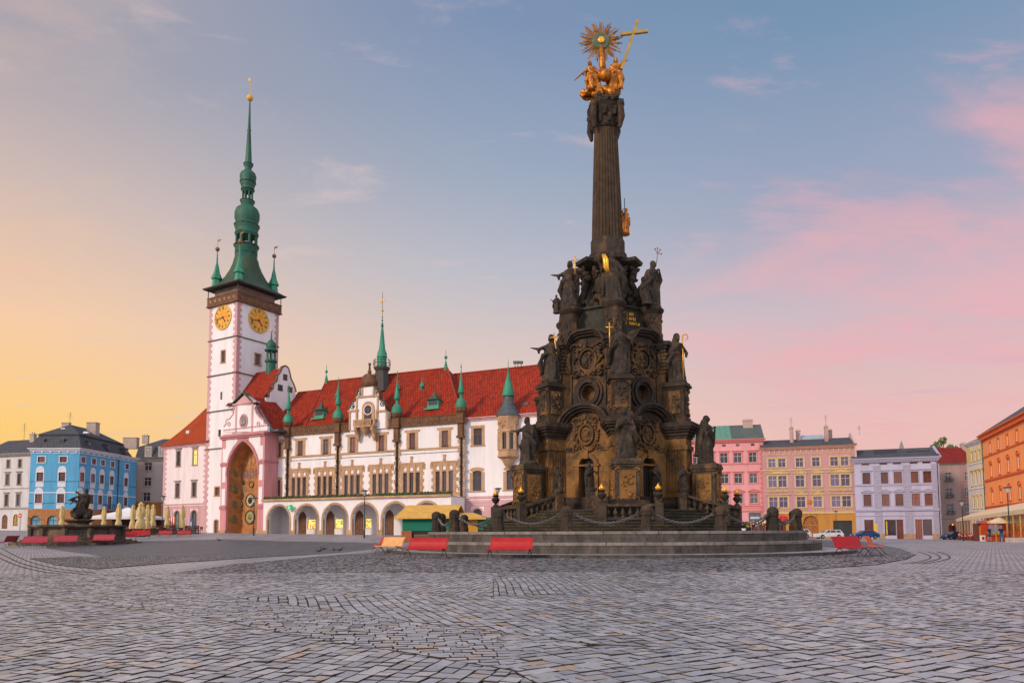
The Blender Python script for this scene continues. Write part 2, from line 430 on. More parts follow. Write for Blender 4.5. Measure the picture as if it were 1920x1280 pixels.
def sheet(name, pts, dz, m, label):
 """drape an outline (world x, y) over the ground"""
 mb = MB(); n = len(pts)
 y0 = min(p[1] for p in pts); y1 = max(p[1] for p in pts)
 ys = sorted(set([y0 + 1e-4, y1 - 1e-4] + [y for y in YS if y0 < y < y1] + [p[1] + e for p in pts for e in (-1e-4, 1e-4) if y0 + 1e-3 < p[1] < y1 - 1e-3]))
 def cuts(y):
  xs = []
  for i in range(n):
   a, b = pts[i], pts[(i + 1) % n]
   if (a[1] > y) != (b[1] > y): xs.append(a[0] + (y - a[1]) * (b[0] - a[0]) / (b[1] - a[1]))
  return sorted(xs)
 for a, b in zip(ys, ys[1:]):
  if b - a < 3e-4: continue
  ca, cb = cuts(a), cuts(b)
  if len(ca) != len(cb): continue
  for k in range(0, len(ca) - 1, 2):
   mb.add([(ca[k], a, ground_z(ca[k], a) + dz), (ca[k + 1], a, ground_z(ca[k + 1], a) + dz), (cb[k + 1], b, ground_z(cb[k + 1], b) + dz), (cb[k], b, ground_z(cb[k], b) + dz)], [(0, 1, 2, 3)])
 return tag(mb.build(name, m), label, kind='structure')
def gpts(l): return [tuple(ground_at(*p)[:2]) for p in l]
sheet('paving', gpts([(85, 1021), (250, 1015), (420, 1010.5), (715, 1018), (702, 1029), (640, 1036), (450, 1047), (300, 1057), (180, 1067), (110, 1060), (57, 1047), (145, 1042), (200, 1046), (165, 1038), (90, 1028)]), .004, M_DARK, 'darker patch of small setts in front of the town hall')
sheet('paving', gpts([(320, 1076), (450, 1057), (600, 1043), (700, 1035), (760, 1024), (1600, 1012), (1690, 1028), (1715, 1040), (1700, 1048), (1640, 1059), (1440, 1073), (1280, 1077), (1125, 1081), (960, 1085), (860, 1090), (750, 1094), (600, 1091), (480, 1088)]), .004, M_RING, 'dark ring of small setts around the monument')
sheet('paving', gpts([(300, 1057.5), (180, 1067.5), (250, 1072), (318, 1076), (450, 1056), (600, 1042), (700, 1033), (702, 1030), (640, 1037), (450, 1048)]), .004, M_BAND, 'pale band of larger setts between the dark patches')
M_JOINT = mat('joint_earth_edge_shade', (.045, .032, .024), .9, .3, 3, .4, 25)
def line_strip(pxs, w, m, label, dz=.009):
 P = [ground_at(*p) for p in pxs]
 mb = MB()
 vs = []
 for k, p in enumerate(P):
  a = P[max(0, k - 1)]; b = P[min(len(P) - 1, k + 1)]
  d = (b - a); d.z = 0; d.normalize(); nrm = Vector((-d.y, d.x, 0)) * w / 2
  for q in (p - nrm, p + nrm): vs.append((q.x, q.y, ground_z(q.x, q.y) + dz))
 mb.add(vs, [(2 * k, 2 * k + 1, 2 * k + 3, 2 * k + 2) for k in range(len(P) - 1)])
 return tag(mb.build('paving_line', m), label, kind='structure')
def smooth_px(l, n=8):
 out = []
 for i in range(len(l) - 1):
  p0 = l[max(0, i - 1)]; p1 = l[i]; p2 = l[i + 1]; p3 = l[min(len(l) - 1, i + 2)]
  for k in range(n):
   t = k / n
   out.append(tuple(.5 * (2 * p1[j] + (p2[j] - p0[j]) * t + (2 * p0[j] - 5 * p1[j] + 4 * p2[j] - p3[j]) * t * t + (-p0[j] + 3 * p1[j] - 3 * p2[j] + p3[j]) * t ** 3) for j in (0, 1)))
 return out + [l[-1]]
for dx, dy in ((0, 0), (-14, 3), (-26, 6)):
 line_strip(smooth_px([(2 + dx, 1027 + dy), (30 + dx, 1042 + dy), (62 + dx, 1055 + dy), (110 + dx, 1066 + dy), (180 + dx, 1074 + dy)]), .07, M_JOINT, 'dark curved joint line swinging across the setts at the left')
for r in (0, 9, 18):
 line_strip(smooth_px([(1722 + r * 2, 1034), (1740 + r * 2, 1040), (1744 + r * 2, 1046), (1725 + r * 2, 1052), (1690 + r * 2, 1057)]), .06, M_JOINT, 'dark curved joint line right of the monument')
line_strip(smooth_px([(1440, 1111), (1600, 1103), (1760, 1095), (1920, 1081)]), .022, M_JOINT, 'long straight joint line at the right')
# --- real setts, stone by stone, for the near ground
S1 = [(-50, 1102), (0, 1105), (100, 1119), (225, 1141), (350, 1155), (435, 1170), (500, 1185), (650, 1210), (800, 1235), (960, 1262), (1010, 1290), (1020, 1400)]
S2 = [(425, 1121), (550, 1137), (725, 1162), (850, 1180), (960, 1192)]
S3 = [(425, 1121), (700, 1119), (960, 1119), (1200, 1113), (1425, 1112), (1600, 1103), (1760, 1095), (1990, 1076)]
S5 = [(960, 1192), (1110, 1212), (1400, 1225), (1990, 1214)]
def yl(poly, x):
 for a, b in zip(poly, poly[1:]):
  if x <= b[0]: return a[1] + (x - a[0]) * (b[1] - a[1]) / (b[0] - a[0])
 return poly[-1][1]
def zone_of(px, py):
 if px < 1020 and py > yl(S1, px): return 3
 if px < 425: return 6
 if py < yl(S3, px): return 0 if px < 925 else 7
 if px < 960: return 2 if py > yl(S2, px) else 1
 return 1 if py < yl(S5, px) else 5
def wseg(poly, x0=-1e9, x1=1e9):
 q = [ground_at(*p) for p in poly if x0 <= p[0] <= x1 and p[1] < 1300]
 return [((a.x, a.y), (b.x, b.y)) for a, b in zip(q, q[1:])]
SEAMS = wseg(S1) + wseg(S2) + wseg(S3) + wseg(S5)
SEAMS_V = [((ground_at(925, 1119).x, ground_at(925, 1119).y), (ground_at(925, 1086).x, ground_at(925, 1086).y))]
ZONES = {3: ((.27, 1), .14, .20), 6: ((1, .12), .12, .18), 0: ((.14, 1), .145, .2), 7: ((-.04, 1), .145, .2), 1: ((-.34, 1), .15, .21), 2: ((1, .14), .13, .18), 5: ((1.0, .62), .15, .2)}
FAR_Y = 19.5
rs = random.Random(5)
def clip(poly, a, b, c, gap):
 """keep the side of line a-b on which c lies, less a gap"""
 dx, dy = b[0] - a[0], b[1] - a[1]; L = math.hypot(dx, dy) or 1; nx, ny = -dy / L, dx / L
 sc = (c[0] - a[0]) * nx + (c[1] - a[1]) * ny; sg = 1 if sc > 0 else -1
 f = lambda p: ((p[0] - a[0]) * nx + (p[1] - a[1]) * ny) * sg - gap
 out = []
 for i in range(len(poly)):
  p, q = poly[i], poly[(i + 1) % len(poly)]; fp, fq = f(p), f(q)
  if fp >= 0: out.append(p)
  if (fp >= 0) != (fq >= 0):
   t = fp / (fp - fq); out.append((p[0] + (q[0] - p[0]) * t, p[1] + (q[1] - p[1]) * t))
 return out
sv = []; sf = []; smi = []
for z, (dr, wr, ln) in ZONES.items():
 L = math.hypot(*dr); ux, uy = dr[0] / L, dr[1] / L; vx, vy = -uy, ux
 # bounds of the near wedge in (a along, b across)
 corners = [(-16, 3.2), (16, 3.2), (-16, FAR_Y), (16, FAR_Y)]
 A = [x * ux + y * uy for x, y in corners]; B = [x * vx + y * vy for x, y in corners]
 b = min(B); row = 0
 while b < max(B):
  w_ = wr * rs.uniform(.9, 1.12); a = min(A) - rs.random() * ln; row += 1
  ph = rs.random() * 9
  while a < max(A):
   l_ = ln * rs.uniform(.62, 1.3); ca, cb = a + l_ / 2, b + w_ / 2
   wob = .03 * math.sin(ca * .7 + z) + .008 * math.sin(ca * 2.3 + z * 2)
   cx = ca * ux + (cb + wob) * vx; cy = ca * uy + (cb + wob) * vy
   a0, a1 = a, a + l_; a += l_
   if not (3.2 < cy < FAR_Y) or abs(cx) > .735 * cy + .4: continue
   p = proj((cx, cy, 0))
   if p[1] < 1066: continue
   gp = rs.uniform(.005, .009)
   j = lambda: rs.uniform(-.007, .007)
   ga = gp * (.45 if z in (2, 5, 6) else 1)
   quad = [(a0 + ga + j(), b + gp + j()), (a1 - ga + j(), b + gp + j()), (a1 - ga + j(), b + w_ - gp + j()), (a0 + ga + j(), b + w_ - gp + j())]
   quad = [(q[0] * ux + (q[1] + wob) * vx, q[0] * uy + (q[1] + wob) * vy) for q in quad]
   ins = [q for q in quad if zone_of(*proj((q[0], q[1], 0))) == z]
   if zone_of(*p) == z: rp_ = (cx, cy)
   elif ins: rp_ = (sum(q[0] for q in ins) / len(ins), sum(q[1] for q in ins) / len(ins))
   else: continue
   for sa, sb in SEAMS + SEAMS_V:
    ex, ey = sb[0] - sa[0], sb[1] - sa[1]; LL = ex * ex + ey * ey
    tt = ((cx - sa[0]) * ex + (cy - sa[1]) * ey) / LL
    if -.05 < tt < 1.05 and abs((cx - sa[0]) * ey - (cy - sa[1]) * ex) / math.sqrt(LL) < .3:
     quad = clip(quad, sa, sb, rp_, .012 if (sa, sb) not in SEAMS_V else .003)
     if len(quad) < 3: break
   if len(quad) < 3: continue
   mx = sum(q[0] for q in quad) / len(quad); my = sum(q[1] for q in quad) / len(quad)
   sz = max(math.dist(q, (mx, my)) for q in quad)
   if sz < .04: continue
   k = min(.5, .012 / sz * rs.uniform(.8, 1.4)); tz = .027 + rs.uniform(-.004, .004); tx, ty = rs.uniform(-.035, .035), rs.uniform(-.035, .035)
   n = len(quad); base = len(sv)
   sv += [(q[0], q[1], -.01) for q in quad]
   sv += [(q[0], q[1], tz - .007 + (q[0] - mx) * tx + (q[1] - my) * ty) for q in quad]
   ix = .0035 * rs.uniform(.7, 1.5); iy = min(max(.0025, .0135 - .0007 * cy) * rs.uniform(.6, 1.4), .3 * (max(q[1] for q in quad) - min(q[1] for q in quad)))  # dark bevel, wider in depth: joint dirt plus painted shade of rounded edges
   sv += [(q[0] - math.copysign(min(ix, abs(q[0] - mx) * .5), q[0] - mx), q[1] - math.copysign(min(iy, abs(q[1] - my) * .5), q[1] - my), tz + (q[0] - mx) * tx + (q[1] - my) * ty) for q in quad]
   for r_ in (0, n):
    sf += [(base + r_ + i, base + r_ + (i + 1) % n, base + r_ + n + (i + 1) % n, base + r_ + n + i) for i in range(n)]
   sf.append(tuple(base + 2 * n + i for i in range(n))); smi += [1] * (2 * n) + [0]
  b += w_
def stone_top_mat():
 m = bpy.data.materials.new('sett_stone'); m.use_nodes = True
 t = NT(m.node_tree); b = m.node_tree.nodes['Principled BSDF']
 g_ = t.n('ShaderNodeNewGeometry'); rnd = g_.outputs['Random Per Island']; pos = g_.outputs['Position']
 col = t.ramp(rnd, [(0, (.285, .30, .34)), (.2, (.385, .395, .435)), (.4, (.33, .345, .385)), (.6, (.44, .435, .46)), (.78, (.365, .365, .39)), (.9, (.42, .36, .31)), (.95, (.37, .33, .31)), (.985, (.45, .33, .24))], 'CONSTANT')
 n1 = t.ramp(t.noise(pos, 14, 7, .7), [(.3, (.78, .78, .78)), (.7, (1.18, 1.16, 1.14))])
 n2 = t.ramp(t.noise(pos, .45, 4, .6), [(.3, (.84, .85, .88)), (.7, (1.12, 1.08, 1.06))])
 col = t.mix(1, t.mix(1, col, n1, 'MULTIPLY'), n2, 'MULTIPLY')
 t.l(col, b.inputs['Base Color'])
 rr = t.ramp(t.noise(pos, 8, 4), [(.3, (.30,) * 3), (.7, (.55,) * 3)]); t.l(rr, b.inputs['Roughness'])
 bn = t.n('ShaderNodeBump', i_Strength=.5, i_Distance=.012); t.l(t.noise(pos, 26, 6, .65), bn.inputs['Height']); t.l(bn.outputs[0], b.inputs['Normal'])
 return m
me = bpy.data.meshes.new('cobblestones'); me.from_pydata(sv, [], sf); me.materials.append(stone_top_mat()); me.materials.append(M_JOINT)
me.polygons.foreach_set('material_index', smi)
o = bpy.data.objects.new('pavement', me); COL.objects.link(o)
tag(o, 'near cobblestones laid in slanting rows with earthy joints and painted edge shade', kind='structure')
# small dark setts laid in rings round the platform
RPX = [(320, 1076), (450, 1057), (600, 1043), (700, 1035), (760, 1024), (1600, 1012), (1690, 1028), (1715, 1040), (1700, 1048), (1640, 1059), (1440, 1073), (1280, 1077), (1125, 1081), (960, 1085), (860, 1090), (750, 1094), (600, 1091), (480, 1088)]
RW = gpts(RPX); AW = gpts([(85, 1021), (250, 1015), (420, 1010.5), (715, 1018), (702, 1029), (640, 1036), (450, 1047), (300, 1057), (180, 1067), (110, 1060), (57, 1047), (145, 1042), (200, 1046), (165, 1038), (90, 1028)])
def inside(x, y, P_):
 c = False
 for i in range(len(P_)):
  a, b = P_[i], P_[(i + 1) % len(P_)]
  if (a[1] > y) != (b[1] > y) and x < a[0] + (y - a[1]) * (b[0] - a[0]) / (b[1] - a[1]): c = not c
 return c
sv2 = []; sf2 = []; smi2 = []; r_ = 13.16
while r_ < 48:
 w_ = .125 * rs.uniform(.9, 1.1); a = -1.25
 while a < 1.25:
  l_ = .13 * rs.uniform(.8, 1.3) / r_; am = a + l_ / 2; rm = r_ + w_ / 2 + .05 * math.sin(am * 9)
  cx, cy = 5.84 + rm * math.sin(am), 42.6 - rm * math.cos(am); a += l_
  if cy > 37 or abs(cx) > .73 * cy or not (inside(cx, cy, RW) or (cx < -3 and inside(cx, cy, AW))): continue
  n = len(sv2); tz = .024 + rs.uniform(-.006, .006); tt = rs.uniform(-.07, .07)
  for gx_, gy_, z_, q_ in ((.003, .004, .006, 0), (.006, .011, tz, 1)):
   for sa, sr in ((-1, -1), (1, -1), (1, 1), (-1, 1)):
    aa = am + sa * (l_ / 2 - gx_ / r_); ra = rm + sr * (w_ / 2 - gy_)
    sv2.append((5.84 + ra * math.sin(aa), 42.6 - ra * math.cos(aa), z_ + (q_ * sr * tt * w_ / 2)))
  sf2 += [(n, n + 1, n + 5, n + 4), (n + 1, n + 2, n + 6, n + 5), (n + 2, n + 3, n + 7, n + 6), (n + 3, n, n + 4, n + 7), (n + 4, n + 5, n + 6, n + 7)]; smi2 += [1] * 4 + [0]  # dark bevels hold joint dirt and painted edge shade
 r_ += w_
me = bpy.data.meshes.new('ring_setts'); me.from_pydata(sv2, [], sf2)
mdk = bpy.data.materials['sett_stone'].copy(); mdk.name = 'sett_stone_dark'
for nd in mdk.node_tree.nodes:
 if nd.type == 'VALTORGB' and len(nd.color_ramp.elements) == 8:
  for e in nd.color_ramp.elements: c = e.color; e.color = (c[0] * .58, c[1] * .6, c[2] * .64, 1)
me.materials.append(mdk); me.materials.append(M_JOINT); me.polygons.foreach_set('material_index', smi2)
o = bpy.data.objects.new('pavement', me); COL.objects.link(o); tag(o, 'small dark setts laid in rings around the platform', kind='structure')
# the earth between the stones
near_px = [(-60, 1101), (-60, 1400), (1980, 1400), (1990, 1062), (1700, 1052), (1440, 1074), (1280, 1078), (1125, 1082), (960, 1086), (860, 1091), (750, 1095), (600, 1092), (480, 1089), (200, 1080), (60, 1074)]
_np = []
for p in near_px:
 q = ground_at(*p); _np.append((q.x, min(q.y, FAR_Y + .1)))
jb = MB(); k_ = []
tag(sheet('ground_joints', [(-16, 3.0), (16, 3.0), (16, FAR_Y - 2.4), (7.5, FAR_Y - .6), (0, 16.6), (-3, 15.1), (-9, 16.4), (-16, 18.6)], .0035, M_JOINT, 'dark earth in the joints between the near stones'))
# --- manhole covers
M_IRON = mat('rusty_iron', (.16, .10, .095), .6, .3, 5, .5, 30)
def manhole(px, py, r, label):
 p = ground_at(px, py)
 root = empty('manhole_cover', p, .3, label, 'manhole cover')
 mb = MB(); mb.lathe([(r, .0), (r, .018), (r - .05, .018), (r - .05, .012), (.01, .012)], 28); mb.build('frame', M_IRON, root)
 mb = MB()
 for i in range(-5, 6):
  for j in range(-5, 6):
   x, y = i * r / 6.2, j * r / 6.2
   if math.hypot(x, y) < r - .1: mb.box(x - r * .05, x + r * .05, y - r * .05, y + r * .05, .0125, .022)
 mb.build('stud_pattern', mat('worn_iron', (.30, .22, .20), .5, .2, 4), root)
manhole(1905, 1196, .36, 'round rusty manhole cover set in the setts at the lower right')
manhole(1605, 1087, .8, 'wide flat brownish manhole cover right of the monument')
# ---------------------------------------------------------------- building helpers
M_GLASS = glass_mat()
M_GLASSB = glass_mat('window_glass_brown', (.09, .035, .03), .12)
M_WOODW = mat('painted_white_wood', (.62, .58, .58), .6)
M_WOODB = mat('brown_wood', (.16, .06, .03), .6, .3, 3)
M_OCHRE = mat('ochre_stone', (.47, .285, .165), .85, .2, 1.2, .3, 14, grime=(.24, .13, .07), gscale=.8)
M_BROWN = mat('brown_stone', (.15, .068, .032), .85, .35, 1.5, .4, 14, grime=(.05, .03, .02), gscale=1.2)
M_WHITE = mat_plaster('white_plaster', (.80, .755, .785), dirt=.16)
M_PINKT = mat_plaster('pink_trim', (.60, .34, .36), dirt=.3)
M_ROSE = mat_plaster('rose_paint', (.62, .26, .28), dirt=.3)
M_SLATE = mat('slate', (.075, .082, .10), .6, .3, 2, .4, 10, grime=(.03, .03, .035), gscale=.7)
M_LEAD = mat('lead_sheet', (.06, .075, .085), .55, .3, 2)
M_COPPER = mat_copper('green_copper', (.03, .25, .15), (.018, .08, .05), .6)
M_COPPERD = mat_copper('dark_copper', (.014, .11, .07), (.02, .03, .018), .85)
M_COPPERO = mat_copper('mossy_copper', (.032, .075, .034), (.045, .032, .018), .9)
M_GOLD = mat('gilding', (.85, .42, .06), .38, .2, 4, metal=.75)
M_GOLDP = mat('gold_paint', (.72, .38, .05), .5, .15, 4)
M_DARKM = mat('dark_metal', (.025, .025, .028), .5, .3, 4)
M_TILE = mat_tiles('red_roof_tiles', (.40, .036, .009), (.24, .018, .007), .5)
M_TILEO = mat_tiles('orange_roof_tiles', (.56, .085, .012), (.46, .06, .012), .3)
M_LIT = mat('lit_window', (1, .55, .13), .4, .35, 1.6, emit=1.2)
def uvmap(o, sc=1.0):
 me = o.data; uv = me.uv_layers.new(name='UVMap')
 for p in me.polygons:
  n = p.normal; h = Vector((0, 0, 1)).cross(n)
  if h.length < 1e-3: h = Vector((1, 0, 0))
  h.normalize(); s = n.cross(h)
  for li in p.loop_indices:
   c = me.vertices[me.loops[li].vertex_index].co
   uv.data[li].uv = (c.dot(h) * sc, c.dot(s) * sc)
 return o
def arch_pts(u0, u1, z1, kind, n=8):
 """outline of an opening's head from left springing to right springing; z1 is the crown"""
 r = (u1 - u0) / 2; c = (u0 + u1) / 2
 if kind == 'round': return [(c - r * math.cos(PI * i / n), z1 - r + r * math.sin(PI * i / n)) for i in range(n + 1)]
 if kind == 'seg':
  h = r * .35; return [(c - r * math.cos(PI * i / n), z1 - h + h * math.sin(PI * i / n)) for i in range(n + 1)]
 if kind == 'point':
  H = r * 1.45; R_ = (r * r + H * H) / (2 * r); pts = []
  amax = math.asin(min(1, H / R_))
  for i in range(n // 2 + 1):
   a = amax * i / (n // 2); pts.append((u0 + R_ - R_ * math.cos(a), z1 - H + R_ * math.sin(a)))
  return pts + [(2 * c - p[0], p[1]) for p in reversed(pts[:-1])]
 return [(u0, z1), (u1, z1)]
def wall(mb, u0, u1, z0, z1, holes=(), y=0.0, depth=.22, side=None):
 """front at local y with openings (u0,u1,z0,z1,kind) and reveals running inwards; side=D adds end walls and a back"""
 holes = [h if len(h) > 4 else (*h, None) for h in holes]
 us = sorted({u0, u1} | {x for h in holes for x in h[:2] if u0 < x < u1}); zs = sorted({z0, z1} | {x for h in holes for x in h[2:4] if z0 < x < z1})
 for a, b in zip(us, us[1:]):
  run = None
  for c, d in zip(zs, zs[1:]):
   m = ((a + b) / 2, (c + d) / 2)
   hit = any(h[0] < m[0] < h[1] and h[2] < m[1] < h[3] for h in holes)
   if not hit and b - a > 1e-5 and d - c > 1e-5:
    mb.add([(a, y, c), (b, y, c), (b, y, d), (a, y, d)], [(0, 1, 2, 3)])
 for h in holes:
  a, b, c, d, k = h
  top = arch_pts(a, b, d, k)
  if k:
   n = len(top) // 2
   for i in range(len(top) - 1):
    p, q = top[i], top[i + 1]
    if p[1] < d - 1e-6 or q[1] < d - 1e-6:
     mb.add([(p[0], y, p[1]), (q[0], y, q[1]), (q[0], y, d), (p[0], y, d)], [(0, 1, 2, 3)])
  out = [(a, c)] + top + [(b, c)]
  for p, q in zip(out, out[1:] + out[:1]):
   mb.add([(p[0], y, p[1]), (q[0], y, q[1]), (q[0], y + depth, q[1]), (p[0], y + depth, p[1])], [(0, 1, 2, 3)])
 if side:
  for u in (u0, u1): mb.add([(u, y, z0), (u, y + side, z0), (u, y + side, z1), (u, y, z1)], [(0, 1, 2, 3)])
  mb.add([(u0, y + side, z0), (u1, y + side, z0), (u1, y + side, z1), (u0, y + side, z1)], [(0, 1, 2, 3)])
 return mb
def fill_head(mb, a, b, c, d, k, y):
 """pane-shaped polygon"""
 out = [(a, c)] + arch_pts(a, b, d, k) + [(b, c)]
 mb.add([(p[0], y, p[1]) for p in out], [tuple(range(len(out)))])
def window(face, par, a, b, c, d, kind=None, frame=None, glass=None, style='cross', y=.14, fw=.075, surround=None, sw=.16, sm=None, label=None, proud=.05, sill=True, hood=None):
 """one window: frame mesh with a pane (and a stone surround) as its children; a,b = u range; c,d = z range"""
 fm = frame or M_WOODW
 mb = face.mb()
 zs = d
 if kind:
  r = (b - a) / 2; zs = d - {'round': r, 'seg': r * .35, 'point': r * 1.45}[kind]
  top = arch_pts(a, b, d, kind); cx = (a + b) / 2
  ins = [((p[0] - cx) * (1 - fw / r) + cx, p[1] - fw * (1 if abs(p[0] - cx) < r * .9 else .3)) for p in top]
  for i in range(len(top) - 1):
   p, q, p2, q2 = top[i], top[i + 1], ins[i], ins[i + 1]
   mb.add([(p[0], y - .03, p[1]), (q[0], y - .03, q[1]), (q2[0], y - .03, q2[1]), (p2[0], y - .03, p2[1])], [(0, 1, 2, 3)])
 else: mb.box(a, b, y - .03, y + .03, d - fw, d)
 mb.box(a, a + fw, y - .03, y + .03, c + fw, zs - (0 if kind else fw)); mb.box(b - fw, b, y - .03, y + .03, c + fw, zs - (0 if kind else fw)); mb.box(a, b, y - .03, y + .03, c, c + fw)
 m = fw * .8; cu = (a + b) / 2
 if style in ('cross', 'six'):
  mb.box(cu - m / 2, cu + m / 2, y - .028, y + .028, c + fw, d - fw * 1.3)
  zt = c + (d - c) * .66
  mb.box(a + fw, cu - m / 2, y - .026, y + .026, zt - m / 2, zt + m / 2); mb.box(cu + m / 2, b - fw, y - .026, y + .026, zt - m / 2, zt + m / 2)
 elif style == 'mid':
  mb.box(cu - m / 2, cu + m / 2, y - .028, y + .028, c + fw, d - fw)
 w_ = mb.build('window', fm, par)
 if label: w_['label'] = label
 mb = face.mb(); fill_head(mb, a + .01, b - .01, c + .01, d - .01, kind, y + .012); mb.build('pane', glass or M_GLASS, w_)
 if surround:
  mb = face.mb(); s = sw; p = -proud; sm = sm or M_OCHRE
  if kind:
   r = (b - a) / 2
   mb.box(a - s, a, p, .01, c, zs); mb.box(b, b + s, p, .01, c, zs)
   top = arch_pts(a, b, d, kind); o2 = arch_pts(a - s, b + s, d + s, kind)
   for i in range(len(top) - 1):
    P = [top[i], top[i + 1], o2[i + 1], o2[i]]
    mb.add([(q[0], p, q[1]) for q in P] + [(q[0], .01, q[1]) for q in P], [(0, 1, 2, 3), (7, 6, 5, 4), (0, 4, 5, 1), (1, 5, 6, 2), (2, 6, 7, 3), (3, 7, 4, 0)])
  else:
   mb.box(a - s, a, p, .01, c, d); mb.box(b, b + s, p, .01, c, d); mb.box(a - s, b + s, p - .004, .01, d, d + s)
  if sill: mb.box(a - s * 1.3, b + s * 1.3, p * 2.4, .01, c - .13, c - .001)
  if hood == 'flat': mb.box(a - s * 1.8, b + s * 1.8, p * 4, .01, d + s + .12, d + s + .27); mb.box(a - s * 1.2, b + s * 1.2, p * 1.5, .01, d + s, d + s + .12)
  if hood == 'tri':
   z = d + s + .12; mb.box(a - s * 1.9, b + s * 1.9, p * 3.5, .01, z, z + .12)
   c0, c1 = a - s * 1.9, b + s * 1.9; mm = (c0 + c1) / 2; hh = (c1 - c0) * .17
   mb.prism([(c0, z + .12), (c1, z + .12), (mm, z + .12 + hh)], p * 1.2, .01, 'y')
   for x0, x1 in ((c0, mm), (c1, mm)):
    mb.prism([(x0, z + .12), (x0, z + .24), (x1, z + .24 + hh), (x1, z + .12 + hh)], p * 3.5, .0, 'y')
  if hood == 'arc':
   z = d + s + .1; c0, c1 = a - s * 1.6, b + s * 1.6; mm = (c0 + c1) / 2; rr = (c1 - c0) / 2
   mb.ring((mm, z), rr - .12, rr, p * 3, .01, 10, a0=0, a1=PI, ez=.55)
   mb.box(c0, c1, p * 3, .01, z - .1, z)
  mb.build('surround', sm, w_)
 return w_
def cornice(face, par, u0, u1, z, h=.5, out=.45, m=None, name='cornice', y=0, dent=None):
 mb = face.mb()
 mb.box(u0 - out * .2, u1 + out * .2, y - out * .35, y + .02, z - h, z - h * .55)
 mb.box(u0 - out * .5, u1 + out * .5, y - out * .7, y + .02, z - h * .55 + .001, z - h * .25)
 mb.box(u0 - out * .8, u1 + out * .8, y - out, y + .02, z - h * .25 + .001, z)
 if dent:
  u = u0 + dent * .3
  while u < u1: mb.box(u, u + dent * .45, y - out * .68, y - out * .36, z - h * .9, z - h * .56); u += dent
 return mb.build(name, m, par)
def band(face, par, u0, u1, z, h, m, out=.06, name='string_course', y=0):
 mb = face.mb(); mb.box(u0, u1, y - out, y + .01, z - h / 2, z + h / 2)
 return mb.build(name, m, par)
def gable_roof(face, par, u0, u1, ze, zr, depth, m, over=.35, hipl=0, hipr=0, y0=0, name='roof', thick=.12):
 """front slope and back slope; hipl/hipr = how far the ridge starts in from the end"""
 a, b = u0 - over, u1 + over; yf = y0 - over; yr = y0 + depth / 2; yb = y0 + depth + over
 mb = face.mb(); t = thick
 P = [(a, yf, ze), (b, yf, ze), (b - hipr, yr, zr), (a + hipl, yr, zr), (a, yb, ze), (b, yb, ze)]
 mb.add(P, [(0, 1, 2, 3), (4, 3, 2, 5), (0, 3, 4), (1, 5, 2)])
 mb.box(a, b, yf, yf + .1, ze - t, ze - .002)
 o = mb.build(name, m, par); return uvmap(o)
def chimney(face, par, u, y, z0, z1, w=.9, d=.6, m=None, pots=2):
 mb = face.mb(); mb.box(u - w / 2, u + w / 2, y - d / 2, y + d / 2, z0, z1); mb.box(u - w / 2 - .08, u + w / 2 + .08, y - d / 2 - .08, y + d / 2 + .08, z1, z1 + .15)
 for i in range(pots):
  x = u - w / 2 + w * (i + .5) / pots; mb.lathe([(.11, z1 + .15), (.09, z1 + .5)], 8, (x, y, 0))
 return mb.build('chimney', m or mat('chimney_pale', (.42, .34, .30), .9, .2, 2), par)
def antenna(x, y, z, h, label):
 root = empty('roof_antenna', (x, y, z), .4, label, 'antenna')
 mb = MB(); mb.tube([(0, 0, -.3), (0, 0, h)], .03, 5); mb.build('mast', M_DARKM, root)
 mb = MB()
 for k in range(4):
  zz = h * (.55 + .13 * k); mb.tube([(-.5 + .08 * k, 0, zz), (.5 - .08 * k, 0, zz)], .015, 4)
 mb.tube([(0, -.5, h * .8), (0, .5, h * .8)], .015, 4); mb.build('crossbars', M_DARKM, root)
def downpipe(face, par, u, z0, z1, m=None):
 mb = face.mb(); mb.tube([(u, -.12, z0), (u, -.12, z1 - .5), (u, -.4, z1)], .07, 6); return mb.build('downpipe', m or M_DARKM, par)
def quoins(face, par, u, w1, w2, z0, z1, dirn, m, h=.42, y=0, name='quoins'):
 """dirn +1: runs to the right of u"""
 mb = face.mb(); z = z0; k = 0
 while z < z1:
  w_ = w1 if k % 2 else w2; zz = min(z + h - .03, z1)
  mb.box(*( (u, u + w_) if dirn > 0 else (u - w_, u)), y - .045, y + .01, z, zz); z += h; k += 1
 mb.box(*((u, u + min(w1, w2)) if dirn > 0 else (u - min(w1, w2), u)), y - .02, y + .008, z0, z1)
 return mb.build(name, m, par)
C1 = lambda x, y: (x / 4.267, 760 + y / 4.267)
C2 = lambda x, y: (340 + x / 4.267, 420 + y / 4.267)
C3 = lambda x, y: (290 + x / 3.3675, 640 + y / 3.3675)
C4 = lambda x, y: (600 + x / 3.369, 640 + y / 3.369)
C5 = lambda x, y: (1280 + x / 4, 740 + y / 4)
C6 = lambda x, y: (1580 + x / 4, 740 + y / 4)
C7 = lambda x, y: (600 + x / 4.923, 540 + y / 4.923)
def Z(face, p, off=0): return face.uz(*p, off)[1]
def U(face, p, off=0): return face.uz(*p, off)[0]
